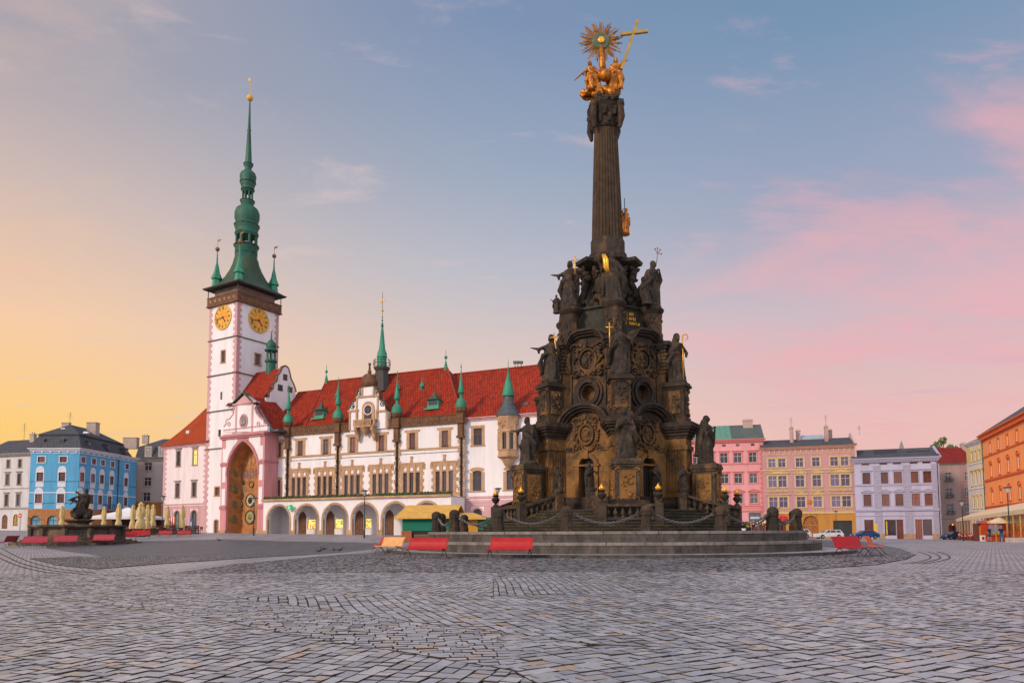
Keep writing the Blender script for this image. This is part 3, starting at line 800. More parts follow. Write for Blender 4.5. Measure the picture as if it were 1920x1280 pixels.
# ================================================================ the town hall
gzb = -1.0
M_ = Face(XY(868, 93), R(24.5), 'town_hall', 'long white town hall with red tiled roof, stepped gable and green spikes', 'town hall')
th = M_.root
zE = Z(M_, (868, 790.8)); uL = U(M_, (513, 900)); uR = 0.0
zS = Z(M_, (865.6, 837.4))            # string course
zT = Z(M_, (868, 929.4), 3.5)         # terrace over the arcade
TOPW = [C3(784, 0)[0], C3(921, 0)[0], C3(1082, 0)[0], C4(208, 0)[0], C4(389, 0)[0], C4(583, 0)[0], C4(790, 0)[0]]
zt1, zt0 = Z(M_, C4(790, 563)), Z(M_, C4(790, 665))
tops = []
for px in TOPW:
 u = U(M_, (px, 830)); tops.append((u - .48, u + .48, zt0, zt1))
MIDW = [C3(912, 0)[0], C3(1075, 0)[0], C3(1247, 0)[0], C4(383, 0)[0], C4(578, 0)[0], C4(786, 0)[0]]
zm1, zm0 = Z(M_, C4(786, 818)), Z(M_, C4(786, 950))
zmt = Z(M_, C4(786, 763))
holes = list(tops); mids = []
for px in MIDW:
 u = U(M_, (px, 900)); mids.append(u)
 for k in (-1, 0, 1): holes.append((u + k * 1.0 - .33, u + k * 1.0 + .33, zm0, zm1, None))
ua = U(M_, C3(776, 930)); holes.append((ua - .5, ua + .5, Z(M_, C3(776, 985)), Z(M_, C3(776, 872)), 'seg'))
# doors in the wall behind the arcade
ARC = [522.3, 574.3, 628, 683.7, 741, 800, 860]
OFF = 3.6
arcu = [U(M_, (px, 970), OFF) for px in ARC]
doors = []
for i, px in enumerate([C3(770, 0)[0], C3(932, 0)[0], C3(1108, 0)[0], C4(63, 0)[0] + 0, C4(247, 0)[0], C4(437, 0)[0]]):
 if i == 3: px = C4(63, 0)[0]
 u = U(M_, (px, 980)); doors.append(u)
DZ1 = Z(M_, C3(932, 1070)); gz0 = .62
dh = []
dd = [doors[0], doors[1], doors[2], doors[4], doors[5]]
for k, u in enumerate(dd): dh.append((u - .75, u + .75, gz0, DZ1 if k else DZ1 - .3, 'point' if k else 'seg'))
shopz = (Z(M_, C3(990, 1182)), Z(M_, C3(990, 1120)))
shops = []
for px0, px1 in ((C3(964, 0)[0], C3(1015, 0)[0]), (C3(1135, 0)[0], C3(1188, 0)[0]), (C4(283, 0)[0], C4(324, 0)[0])):
 u0, u1 = U(M_, (px0, 985)), U(M_, (px1, 985)); shops.append((u0, u1, *shopz))
mb = wall(M_.mb(), uL, uR, gzb, zE, holes + dh + shops, side=14)
mb.build('wall', M_WHITE, th)
for k, h in enumerate(dh):
 mb = M_.mb(); a, b, c, d, kd = h
 fill_head(mb, a, b, c, d, kd, .16)
 for x in (a + .36, (a + b) / 2, b - .36): mb.box(x - .03, x + .03, .12, .15, c, d - 1.3)
 o = mb.build('door', M_WOODB, th)
 mb = M_.mb(); mb.ball((b - .55, .1, c + 1.1), .05, 6); mb.build('handle', M_GOLDP, o)
M_SHOP = mat('shop_light', (1, .62, .16), .5, .7, 1.5, emit=1.1)
for k, (a, b, c, d) in enumerate(shops):
 mb = M_.mb(); mb.box(a, b, .1, .16, c, c + .06); mb.box(a, b, .1, .16, d - .06, d); mb.box(a, a + .06, .1, .16, c + .06, d - .06); mb.box(b - .06, b, .1, .16, c + .06, d - .06)
 o = mb.build('shop_window', M_DARKM, th); o['label'] = 'lit shop window glowing yellow under the arcade'
 mb = M_.mb(); mb.add([(a, .15, c), (b, .15, c), (b, .15, d), (a, .15, d)], [(0, 1, 2, 3)]); mb.build('pane', M_SHOP, o)
 rr = random.Random(k + 3); mb = M_.mb()
 for j in range(40):
  x = a + .1 + (b - a - .3) * rr.random(); z = c + .1 + (d - c - .3) * (int(rr.random() * 5) / 5); mb.box(x, x + .04 + .06 * rr.random(), .11, .145, z, z + .06 + .14 * rr.random())
 mb.build('wares', mat('wares' + str(k), ((.5, .08, .05), (.1, .35, .12), (.6, .4, .06))[k], .6), o)
for k, (a, b, c, d) in enumerate(tops):
 wd = window(M_, th, a, b, c, d, None, M_WOODB, M_GLASSB if k != 2 else M_GLASS, 'cross', surround=True, sw=.42, sill=True, proud=.06)
 mb = M_.mb()                       # stepped lintel ears
 mb.box(a - .72, b + .72, -.063, .01, d + .12, d + .42); mb.build('lintel', M_OCHRE, wd)
 mb = M_.mb(); rr = random.Random(k)
 for j in range(26): mb.ball((a + (b - a) * rr.random(), -.1 - .1 * rr.random(), c - .02 + .12 * rr.random()), .05 + .03 * rr.random(), 4)
 mb.build('window_box', mat('window_plants', (.035, .07, .02), .8, .5, 6), wd)
for u in mids:
 mb = M_.mb(); zb = zm0 - .35
 # stone frame round three lights, with traceried heads
 mb.box(u - 1.75, u - 1.33, -.07, .01, zm0 - .02, zmt); mb.box(u + 1.33, u + 1.75, -.07, .01, zm0 - .02, zmt)
 for zz in range(4):
  z_ = zm0 + .5 + zz * .95; mb.box(u - 1.95, u - 1.752, -.06, .01, z_, z_ + .42); mb.box(u + 1.752, u + 1.95, -.06, .01, z_, z_ + .42)
 mb.box(u - 2.0, u + 2.0, -.1, .01, zmt, zmt + .2); mb.box(u - 2.15, u - 1.752, -.06, .01, zmt - .75, zmt - .01); mb.box(u + 1.752, u + 2.15, -.06, .01, zmt - .75, zmt - .01)
 for k in (-.5, .5): mb.box(u + k - .17, u + k + .17, -.09, .01, zm0, zmt)
 mb.box(u - 1.33, u + 1.33, -.05, .01, zm1, zm1 + .22); mb.box(u - 1.33, u + 1.33, -.05, .012, zmt - .3, zmt)
 mb.box(u - 2.2, u + 2.2, -.065, .01, zm0 - .45, zm0 - .02)
 mb.prism([(u - .22, zmt + .2), (u + .22, zmt + .2), (u + .1, zmt + .7), (u + .2, zmt + .85), (u + .2, zmt + 1.05), (u - .2, zmt + 1.05), (u - .2, zmt + .85), (u - .1, zmt + .7)], -.14, .01, 'y')
 fr = mb.build('window_surround', M_OCHRE, th)
 for k in (-1, 0, 1):
  c = u + k * 1.0
  wd = window(M_, th, c - .33, c + .33, zm0, zm1, None, M_WOODB, M_GLASS, 'mid', fw=.06)
 mb = M_.mb()
 for k in (-1, 0, 1):              # blind tracery: pointed lights with a cusp
  c = u + k * 1.0; z = zm1 + .22; z9 = zmt - .32
  mb.ring((c, z + .32), .22, .33, -.075, .008, 10, a0=0, a1=PI); mb.box(c - .33, c - .24, -.075, .008, z, z + .32); mb.box(c + .24, c + .33, -.075, .008, z, z + .32)
  mb.box(c - .32, c + .32, -.045, .008, z + .64, z9)
 mb.build('tracery', M_OCHRE, fr)
a, b, c, d, kd = holes[len(tops) + 18]
window(M_, th, a, b, c, d, 'seg', M_WOODB, M_GLASS, 'mid', surround=True, sw=.4)
band(M_, th, uL, uR, zS, .28, M_OCHRE, .1)
band(M_, th, uL + 2.2, uR, zS - .55, .07, M_SLATE, .05)
# arcade
zA = Z(M_, C3(1137, 1028), OFF)
hw = (U(M_, (650, 970), OFF) - U(M_, (605.7, 970), OFF)) / 2
uAL = U(M_, (493.5, 970), OFF)
ah = [(u - hw, u + hw, gzb + .05, zA, 'round') for u in arcu if u + hw < .4]
mb = M_.mb(); wall(mb, uAL, .25, gzb, zT, ah, y=-OFF, depth=.55)
mb.add([(uAL, -OFF, gzb), (uAL, 0, gzb), (uAL, 0, zT), (uAL, -OFF, zT)], [(0, 1, 2, 3)])
mb.add([(.25, -OFF, gzb), (.25, 0, gzb), (.25, 0, zT), (.25, -OFF, zT)], [(0, 1, 2, 3)])
mb.add([(uAL, -OFF, zT - .6), (.25, -OFF, zT - .6), (.25, 0, zT - .6), (uAL, 0, zT - .6)], [(0, 1, 2, 3)])
wall(mb, uAL + .05, .2, gzb, zT - .6, ah, y=-OFF + .55, depth=.01)
mb.build('arcade', M_WHITE, th)
mb = M_.mb()
for a, b, c, d, k in ah:
 p = arch_pts(a, b, d, 'round', 14); q = arch_pts(a - .28, b + .28, d + .28, 'round', 14); r = (b - a) / 2
 for i in range(14):
  P = [p[i], p[i + 1], q[i + 1], q[i]]
  mb.add([(t[0], -OFF - .05, t[1]) for t in P] + [(t[0], -OFF + .3, t[1]) for t in P], [(0, 1, 2, 3), (7, 6, 5, 4), (0, 4, 5, 1), (2, 6, 7, 3)])
 mb.box(a - .28, a + .004, -OFF - .05, -OFF + .3, gzb, d - r); mb.box(b - .004, b + .28, -OFF - .05, -OFF + .3, gzb, d - r)
mb.build('arch_surround', M_OCHRE, th)
mb = M_.mb()
prev = uAL
for a, b, c, d, k in ah + [(.3 + .28, 0, 0, 0, 0)]:
 mb = M_.mb(); mb.box(prev, a - .28, -OFF - .03, -OFF + .005, gzb, 1.5); prev = b + .28; mb.build('arcade_plinth', M_OCHRE, th)
mb = M_.mb(); mb.box(uAL - .15, .4, -OFF - .3, -OFF + .1, zT, zT + .28); mb.box(uAL, .3, -OFF + .1, -.001, zT, zT + .1); mb.build('terrace', M_OCHRE, th)
mb = M_.mb(); rr = random.Random(7); u = uAL + .1
while u < .2:
 for j in range(5): mb.ball((u + rr.random() * .3, -OFF - .12 + .25 * rr.random(), zT + .3 + rr.random() * .3 - .2 * (rr.random() < .3)), .1 + .08 * rr.random(), 5)
 u += .2
mb.build('flower_box', mat('terrace_plants', (.05, .085, .03), .85, .6, 3, grime=(.16, .05, .04), gscale=3), th)
# parapet frieze between the buttresses
BUT = [541, 634.5, 745.4, 865.8]
bu = [U(M_, (p, 850)) for p in BUT]
gU0, gU1 = U(M_, C4(187, 560)), U(M_, C4(428, 545))
for a, b in ((bu[0], gU0), (gU1, bu[3])):
 mb = M_.mb(); mb.box(a, b, -.22, .3, zE + .02, zE + 1.0)
 mb.box(a, b, -.3, .35, zE + 1.0, zE + 1.12); mb.box(a, b, -.3, .02, zE - .12, zE + .02)
 k = a + .3; rr = random.Random(4)
 while k < b - .4:
  mb.box(k, k + .34, -.27, -.22, zE + .2, zE + .85); mb.ball((k + .6, -.24, zE + .5), (.16, .06, .25), 6); k += .85
 mb.build('parapet', M_BROWN, th)
# buttresses and spikes
for u in bu:
 mb = M_.mb(); mb.box(u - .13, u + .13, -.2, .02, zT + .1, zE - 2.0)
 m3 = M_.mb(); z = zT + .3; k = 0
 while z < zE + .8:
  w_ = .56 if k % 2 else .38; m3.box(u - w_, u + w_, -.075, .01, z, z + .5); z += .62; k += 1
 m3.build('buttress_quoins', M_OCHRE, th)
 mb.box(u - .5, u + .5, -.6, .02, zE - 2.1, zE - 1.8); mb.box(u - .36, u + .36, -.5, .02, zE - 1.8, zE - .2)
 mb.box(u - .55, u + .55, -.7, .25, zE - .2, zE + .1); mb.box(u - .5, u + .5, -.62, .2, zE + .1, zE + 1.15); mb.lathe([(.5, zE + 1.15), (.72, zE + 1.4), (.78, zE + 1.75), (.72, zE + 1.85)], 8, (u, -.2, 0), ph=PI / 8)
 bt = mb.build('buttress', M_BROWN, th)
 mb = M_.mb(); mb.tube([(u, -.32, zT + .1), (u, -.32, zE - 2.2)], .08, 6)
 for z in (zT + 2, zT + 4, zT + 5.6): mb.ball((u, -.4, z), .15, 6)
 mb.build('drain_spout', M_DARKM, bt)
 mb = M_.mb(); z = zE + 1.85
 mb.lathe([(.74, z), (.76, z + .3), (.68, z + .7), (.42, z + 1.15), (.2, z + 1.35), (.17, z + 1.75), (.42, z + 1.95), (.46, z + 2.02), (.3, z + 2.7), (.13, z + 3.9), (.05, z + 5.0), (.03, z + 5.9)], 10, (u, -.2, 0))
 mb.ball((u, -.2, z + 5.4), .12, 6); mb.build('spire', M_COPPER, bt, auto=50)
# main roof, ridge 8 m back
RD = 7.0
zR = Z(M_, (C4(805, 168)), -RD); uRr = U(M_, C4(805, 168), -RD); uRl = U(M_, C4(35, 255), -RD)
eps = .45
mb = M_.mb(); ze_ = zE + .35
ul2 = U(M_, C3(1000, 530)) - 2.0
mb.add([(ul2, .15, ze_), (-.1, .15, ze_), (uRr, RD, zR), (uRl, RD, zR), (ul2, 14, ze_), (-.1, 14, ze_)], [(0, 1, 2, 3), (1, 5, 2), (0, 3, 4), (3, 2, 5, 4)])
uvmap(mb.build('roof', M_TILE, th))
# lower roof at the left and roof of the right-hand part
zR2 = Z(M_, C3(1040, 303), -RD); uA = U(M_, C3(745, 345), -RD)
mb = M_.mb(); mb.add([(uL - 1.8, .05, ze_ - .1), (uRl + 3, .05, ze_ - .1), (uRl + 3, RD, zR2), (uL - 1.8, RD, zR2)], [(0, 1, 2, 3)]); uvmap(mb.build('roof', M_TILE, th))
mb = M_.mb(); mb.tube([(uRl, RD, zR + .05), (ul2, .1, ze_ + .05)], .09, 5); mb.tube([(uRr, RD, zR + .05), (-.1, .1, ze_ + .05)], .12, 5); mb.tube([(uRl, RD, zR + .05), (uRr, RD, zR + .05)], .1, 5); mb.build('ridge_tiles', mat('ridge_tile', (.27, .035, .02), .8, .3, 3), th)
H_ = Face(M_.at_u(0, -.5)[:2], R(24.5), root=th)
uH1 = U(H_, (1012, 850)); zH = Z(H_, C4(920, 490)); zH2 = Z(H_, C4(1330, 165), -8); zH1 = Z(H_, C4(835, 210), -8)
hw1 = []
w1a, w1b = U(H_, C4(971, 600)), U(H_, C4(1023, 600)); z1a, z1b = Z(H_, C4(996, 655)), Z(H_, C4(996, 548))
w2a, w2b = U(H_, C4(966, 880)), U(H_, C4(1020, 880)); z2a, z2b = Z(H_, C4(992, 943)), Z(H_, C4(992, 815))
w3a, w3b = U(H_, C4(1179, 870)), U(H_, C4(1236, 870)); z3a = Z(H_, C4(1207, 935)); z3b = Z(H_, C4(1207, 808))
w4a, w4b = U(H_, C4(965, 1080)), U(H_, C4(1025, 1080)); z4b = Z(H_, C4(995, 1055)); z4a = z4b - 2.4
hl = [(w1a, w1b, z1a, z1b), (w2a, w2b, z2a, z2b, 'seg'), (w3a, w3b, z3a, z3b, 'seg'), (w4a, w4b, z4a, z4b, 'round')]
mb = wall(H_.mb(), -.01, uH1, gzb, zH, hl, side=16); mb.build('wall', M_WHITE, th)
window(H_, th, *hl[0], None, M_WOODB, M_GLASS, 'cross', surround=True, sw=.38)
window(H_, th, *hl[1][:4], 'seg', M_WOODB, M_GLASS, 'cross', surround=True, sw=.45)
window(H_, th, *hl[2][:4], 'seg', M_WOODB, M_GLASS, 'cross', surround=True, sw=.45)
window(H_, th, *hl[3][:4], 'round', M_WOODB, M_GLASS, 'cross', surround=True, sw=.25, sm=M_PINKT, sill=False)
zG = Z(H_, C4(950, 985))
mb = H_.mb(); z = gzb
while z < zG - .5:
 a = -.01
 for (x0, x1) in ((.02, w4a - .26), (w4b + .26, uH1 - .02)) if z4a - .5 < z + .2 < z4b + .3 else ((.02, uH1 - .02),):
  mb.box(x0, x1, -.06, .01, z, z + .38)
 z += .42
mb.build('rustication', M_PINKT, th); band(H_, th, 0, uH1, zG, .3, M_PINKT, .12); cornice(H_, th, 0, uH1, zH + .1, .45, .4, M_PINKT)
mb = H_.mb(); mb.add([(.3, -.4, zH), (uH1 + .3, -.4, zH), (uH1 - 2.0, 8, zH2 + .2), (-6.2, 8, zH2 + .2), (uH1 + .3, 16, zH), (-1.0, 1.0, zH + .4)], [(0, 1, 2, 3), (1, 4, 2), (0, 3, 5)]); uvmap(mb.build('roof', M_TILE, th))
mb = H_.mb(); mb.tube([(-6.2, 8, zH2 + .25), (uH1 - 2, 8, zH2 + .25)], .1, 5)
s0 = H_.uz(*C4(1325, 200), -7); mb.build('ridge_tiles', MATS['ridge_tile'], th)
mb = H_.mb()
for px in (1232, 1250, 1271):
 u, z = H_.uz(*C4(px, 165), -7.9); zz = Z(H_, C4(px, 140), -7.9); mb.tube([(u, 7.9, z - .5), (u, 7.9, zz)], .05, 5); mb.box(u - .2, u + .2, 7.7, 8.1, zz, zz + .35)
mb.build('floodlights', M_DARKM, th)
u, z = H_.uz(*C4(1300, 412), -1.6); mb = H_.mb(); mb.box(u - .55, u + .55, 1.1, 1.9, z - .3, z + .5); mb.build('skylight', M_SLATE, th)
# corner oriel
uo = U(H_, C4(1197, 600)); zo0, zo1, zo2 = Z(H_, C4(1197, 785)), Z(H_, C4(1197, 745)), Z(H_, C4(1197, 690)); zo3 = Z(H_, C4(1197, 475)); ro = 1.3
zw0, zw1 = Z(H_, C4(1197, 685), 1), Z(H_, C4(1197, 575), 1)
mb = H_.mb(); mb.lathe([(.1, zo0 - .3), (.5, zo0), (.9, zo1), (ro + .12, zo1 + .25), (ro + .12, zo1 + .5), (ro, zo1 + .52), (ro, zw0), (ro + .08, zw0 + .02), (ro + .08, zw0 + .12)], 8, (uo, -.3, 0), ph=PI / 8)
mb.lathe([(ro, zw1), (ro + .1, zw1 + .2), (ro, zw1 + .4), (ro, zo3 - .8), (ro + .15, zo3 - .5), (ro + .2, zo3), (ro - .3, zo3 + .05)], 8, (uo, -.3, 0), ph=PI / 8)
for k in range(8):
 an = PI / 8 + k * PI / 4; x, y = uo + (ro - .12) * math.cos(an), -.3 + (ro - .12) * math.sin(an); mb.box(x - .17, x + .17, y - .17, y + .17, zw0 + .1, zw1)
rr = random.Random(2)
for k in range(40):
 an = rr.uniform(PI * .95, PI * 2.05); mb.ball((uo + ro * math.cos(an), -.3 + ro * math.sin(an), rr.uniform(zo3 - 1.9, zo3 - .7)), rr.uniform(.07, .15), 5)
orl = mb.build('oriel', M_OCHRE, th, auto=35)
mb = H_.mb(); mb.lathe([(ro - .2, zw0 + .1), (ro - .2, zw1)], 8, (uo, -.3, 0), ph=PI / 8); mb.build('oriel_window', M_GLASS, orl)
zc0, zc1, zc2, zc3 = [Z(H_, C4(1203, y), .3) for y in (472, 345, 215, 110)]
mb = H_.mb(); mb.lathe([(ro + .35, zo3), (ro + .1, zo3 + .5), (.85, zo3 + 1.4), (.62, zc1)], 10, (uo, -.3, 0)); mb.build('oriel_cone', M_LEAD, orl, auto=50)
mb = H_.mb(); mb.lathe([(.78, zc1), (.82, zc1 + .12), (.5, zc1 + 1.5), (.2, zc2), (.06, zc2 + .8), (.02, zc3)], 10, (uo, -.3, 0)); mb.build('spire', M_COPPER, orl, auto=50)
# stepped gable in the middle
gp = lambda x, y: M_.uz(*C4(x, y), .3)
GO = [(185, 562), (185, 440), (188, 415), (205, 385), (232, 372), (232, 345), (236, 320), (250, 300), (266, 290), (266, 262), (303, 240), (340, 262), (340, 290), (356, 298), (370, 318), (374, 345), (376, 370), (402, 385), (413, 410), (415, 440), (430, 440), (430, 545)]
G2 = [gp(*p) for p in GO]
gc = (gp(303, 400)[0]); halfw = (G2[-1][0] - G2[0][0]) / 2
mb = M_.mb(); mb.prism(G2, -.3, .35, 'y')
gb = mb.build('gable', M_WHITE, th)
mb = M_.mb()
for i in range(1, len(G2) - 2):
 (a, b), (c, d) = G2[i], G2[i + 1]
 L = math.hypot(c - a, d - b) or 1; nx, nz = -(d - b) / L * .13, (c - a) / L * .13
 mb.add([(a, -.42, b), (c, -.42, d), (c + nx, -.42, d + nz), (a + nx, -.42, b + nz), (a, .4, b), (c, .4, d), (c + nx, .4, d + nz), (a + nx, .4, b + nz)], [(0, 1, 2, 3), (4, 5, 6, 7), (3, 2, 6, 7), (0, 1, 5, 4), (0, 3, 7, 4), (1, 2, 6, 5)])
mb.build('coping', M_BROWN, gb)
mb = M_.mb()
for (y_, x0, x1) in ((440, 178, 245), (440, 365, 422), (353, 230, 376)):
 a, z = gp(x0, y_); b, _ = gp(x1, y_); mb.box(a, b, -.46, -.3, z - .14, z + .1)
for x_, ya, yb in ((234, 350, 500), (366, 350, 500), (268, 290, 353), (340, 290, 353), (190, 440, 560), (422, 440, 548)):
 u, z1_ = gp(x_, ya); _, z0_ = gp(x_, yb); mb.box(u - .14, u + .14, -.4, -.3, z0_, z1_)
mb.build('gable_trim', M_OCHRE, gb)
mb = M_.mb()          # dark crest with finial
zc = gp(303, 262)[1]; a, b = gp(262, 280)[0], gp(344, 280)[0]
mb.prism([(a, zc - .5), (b, zc - .5), (b + .1, zc + .2), (b - .3, zc + .9), (gc + .35, zc + 1.3), (gc - .35, zc + 1.3), (a + .3, zc + .9), (a - .1, zc + .2)], -.45, .4, 'y')
mb.ball((gc, 0, zc + 1.6), .3, 8); mb.tube([(gc, 0, zc + 1.5), (gc, 0, zc + 2.9)], [.2, .12], 6); mb.ball((gc, 0, zc + 2.7), .22, 8)
for k in (-1, 1): mb.ball((gc + k * .8, 0, zc + 1.0), .28, 8)
mb.build('crest', M_BROWN, gb, smooth=True)
mb = M_.mb()          # black scrolls on the shoulders
for x_, y_ in ((205, 410), (395, 392), (248, 328), (352, 318)):
 u, z = gp(x_, y_)
 mb = M_.mb(); mb.ring((u, z), .26, .4, -.36, -.3, 12); mb.ring((u + .05, z), .06, .16, -.36, -.3, 8); mb.ring((u + .1, z + .5), .12, .22, -.36, -.3, 10)
 mb.build('scroll', M_DARKM, gb)
ga, gb_ = gp(283, 440)[0], gp(330, 440)[0]; g0, g1 = gp(306, 495)[1], gp(306, 395)[1]
off3 = Face(M_.at_u(0, .3)[:2], R(24.5), root=th)
fr = window(off3, th, ga, gb_, g0, g1, 'round', M_WOODB, M_GLASS, 'cross', y=-.06, surround=True, sw=.4, sm=M_OCHRE, proud=.14, sill=False, fw=.1)
mb = off3.mb(); mb.ring(((ga + gb_) / 2, g1 - .8), .62, .76, -.16, -.1, 18); mb.build('roundel', M_WOODW, fr)
# balcony on corbels
ba, bb = gp(233, 540)[0], gp(361, 540)[0]; b0, b1 = gp(300, 545)[1], gp(300, 497)[1]; bm_ = (ba + bb) / 2
mb = M_.mb(); mb.prism([(ba, -.3), (ba, -1.0), (ba + .4, -1.35), (bb - .4, -1.35), (bb, -1.0), (bb, -.3)], b0, b0 + .22)
mb.prism([(ba, -.3), (ba, -1.0), (ba + .4, -1.35), (bb - .4, -1.35), (bb, -1.0), (bb, -.3)], b1 - .12, b1)
n = 12
for k in range(n + 1):
 u = ba + .4 + (bb - ba - .8) * k / n; mb.box(u - .07, u + .07, -1.33, -1.22, b0 + .22, b1 - .12)
mb.ring((bm_, (b0 + b1) / 2 + .05), .2, .32, -1.37, -1.22, 10)
for u in (ba + .05, bb - .05): mb.box(u - .13, u + .13, -1.1, -.8, b0 + .2, b1 + .05)
for u in (ba + .35, bb - .35): mb.prism([(-.3, b0), (-1.2, b0), (-1.15, b0 - .4), (-.75, b0 - .9), (-.62, b0 - 1.5), (-.3, b0 - 1.9)], u - .2, u + .2, 'x')
for u in (ba + .05, bb - .05): mb.box(u - .1, u + .1, -.5, -.32, b1, b1 + 1.3)
mb.lathe([(.05, b0 - 1.2), (.5, b0 - .6), (.9, b0)], 10, (bm_, -.5, 0))
mb.build('balcony', M_OCHRE, th)
# ridge turret behind the gable
tu = U(M_, C7(572, 700), -5.5)
tz = lambda y: Z(M_, C7(572, y), -5.5)
pxm = 1350 / M_.at_u(tu, -5.5).y
r_ = lambda p: p / 4.923 / pxm
mb = M_.mb(); mb.lathe([(r_(95), tz(960)), (r_(62), tz(780)), (r_(60), tz(770)), (r_(78), tz(745)), (r_(78), tz(733))], 8, (tu, 5.5, 0)); tt = mb.build('turret', mat('dark_sheet', (.05, .04, .04), .6, .3, 3), th, auto=35)
mb = M_.mb(); mb.lathe([(r_(42), tz(733)), (r_(42), tz(645)), (r_(50), tz(640)), (r_(50), tz(632)), (r_(44), tz(625)), (r_(45), tz(605)), (r_(36), tz(580)), (r_(30), tz(570)), (r_(10), tz(370)), (r_(5), tz(350))], 10, (tu, 5.5, 0)); mb.build('spire', M_COPPER, tt, auto=50)
mb = M_.mb(); mb.tube([(tu, 5.5, tz(370)), (tu, 5.5, tz(40))], .04, 6)
for y_, s_ in ((350, 14), (330, 10), (300, 9), (270, 7)): mb.ball((tu, 5.5, tz(y_)), r_(s_), 8)
mb.build('finial', M_COPPERD, tt)
mb = M_.mb(); mb.ball((tu, 5.5, tz(207)), r_(12), 10); mb.ball((tu - .15, 5.5, tz(115)), (.28, .1, .34), 6); mb.box(tu, tu + .6, 5.47, 5.53, tz(125), tz(118)); mb.build('weather_vane', M_GOLDP, tt)
mb = M_.mb()
for k in range(12):
 an = 2 * PI * k / 12; x, y = r_(76) * math.cos(an), r_(76) * math.sin(an); mb.tube([(tu + x, 5.5 + y, tz(733)), (tu + x * 1.05, 5.5 + y * 1.05, tz(690)), (tu + x * .9, 5.5 + y * .9, tz(655))], .04, 4)
for zz in (tz(700), tz(672)): mb.tube([(tu + r_(78) * math.cos(2 * PI * k / 16), 5.5 + r_(78) * math.sin(2 * PI * k / 16), zz) for k in range(17)], .035, 4)
mb.build('railing', M_DARKM, tt)
def roof_dormer(face, par, px, ytop, ybase, crop, wpx, big):
 """copper dormer standing on the main roof slope (eaves at y=.15,ze_ ridge at RD,zR)"""
 sl = (zR - ze_) / (RD - .15)
 # find where the pixel of the dormer's foot meets the slope
 best = None
 for k in range(0, 140):
  off = -k * .05; u, z = face.uz(*crop(px, ybase), off); zs_ = ze_ + (-off - .15) * sl
  if best is None or abs(z - zs_) < best[0]: best = (abs(z - zs_), -off, u, z)
 _, y, u, z = best
 ppm = 1350 / face.at_u(u, -y).y * 3.369
 w_ = wpx / ppm; H = (ybase - ytop) / ppm
 mb = face.mb()
 if big:
  h1 = H * .42
  mb.add([(u - w_ / 2, y, z), (u + w_ / 2, y, z), (u + w_ * .42, y + .1, z + h1), (u - w_ * .42, y + .1, z + h1), (u - w_ / 2, y + h1 / sl + .2, z + h1 * .9), (u + w_ / 2, y + h1 / sl + .2, z + h1 * .9)], [(0, 1, 2, 3), (0, 3, 4), (1, 5, 2)])
  mb.box(u - w_ * .62, u + w_ * .62, y - .35, y - .0, z - .05, z + h1 * .12)
  o = mb.build('dormer', M_COPPER, par)
  mb = face.mb(); mb.box(u - w_ * .36, u + w_ * .36, y + .0, y + .05, z + h1 * .45, z + h1 * .88); mb.build('dormer_window', M_GLASS, o)
  mb = face.mb(); q = z + h1
  P = []
  for f, hh in ((.56, 0), (.40, .10), (.24, .24), (.12, .44), (.05, .62), (.025, .9)):
   P.append((f * w_, q + hh * H * .58))
  mb.lathe([(a * 1.25, b) for a, b in P], 4, (u, y + w_ * .35, 0), ph=PI / 4); mb.ball((u, y + w_ * .35, z + H * .93), .1, 6); mb.build('dormer_roof', M_COPPERO, o)
 else:
  mb.box(u - w_ * .3, u + w_ * .3, y - .05, y + .8, z, z + H * .36)
  o = mb.build('dormer', M_COPPERD, par)
  mb = face.mb(); mb.lathe([(w_ * .6, z + H * .3), (w_ * .35, z + H * .45), (.08, z + H * .72), (.03, z + H)], 6, (u, y + .3, 0)); mb.build('dormer_roof', M_COPPER, o)
 return o
roof_dormer(M_, th, 711, 278, 428, C4, 88, True)
roof_dormer(M_, th, 1035, 352, 490, C3, 78, True)
for p, a, b in ((485, 243, 322), (637, 228, 307), (103, 283, 362)): roof_dormer(M_, th, p, a, b, C4, 36, False)
for p, a, b in ((40, 148, 255), (795, 55, 170)):
 u, z = M_.uz(*C4(p, b), -RD); z1 = Z(M_, C4(p, a), -RD)
 mb = M_.mb(); mb.lathe([(.3, z - .4), (.22, z + .5), (.05, z + 1.2), (.03, z1)], 8, (u, RD, 0)); mb.ball((u, RD, z + (z1 - z) * .6), .2, 8); mb.ring((u, z + (z1 - z) * .6), .22, .27, RD - .02, RD + .02, 12); mb.build('ridge_finial', M_COPPER, th)
# ================================================================ left wing, tower, clock bay
W_ = Face(XY(515, 106.2), R(31), 'town_hall_wing', 'pale pink three storey wing with bright orange roof left of the tower', 'building')
wg = W_.root
wl, wr = U(W_, (306, 900)), U(W_, (388, 900)); zWe = Z(W_, C1(1325, 330))
wins = []
for x, y0_, y1_, x2 in ((1430, 485, 365, 1565), ): pass
zr1 = (Z(W_, C1(1430, 485)), Z(W_, C1(1430, 365))); zr2 = (Z(W_, C1(1423, 735)), Z(W_, C1(1423, 622)))
ux = (U(W_, C1(1428, 430)), U(W_, C1(1560, 430)))
zA0, zA1 = gzb, Z(W_, C1(1415, 840)); uax = (U(W_, C1(1415, 900)), U(W_, C1(1550, 900)))
hs = [(u - .5, u + .5, *z) for z in (zr1, zr2) for u in ux] + [(u - .82, u + .82, 0.3, zA1, 'round') for u in uax]
wall(W_.mb(), wl, wr + .3, gzb, zWe, hs, side=12).build('wall', mat_plaster('rose_white_plaster', (.78, .67, .69), dirt=.2), wg)
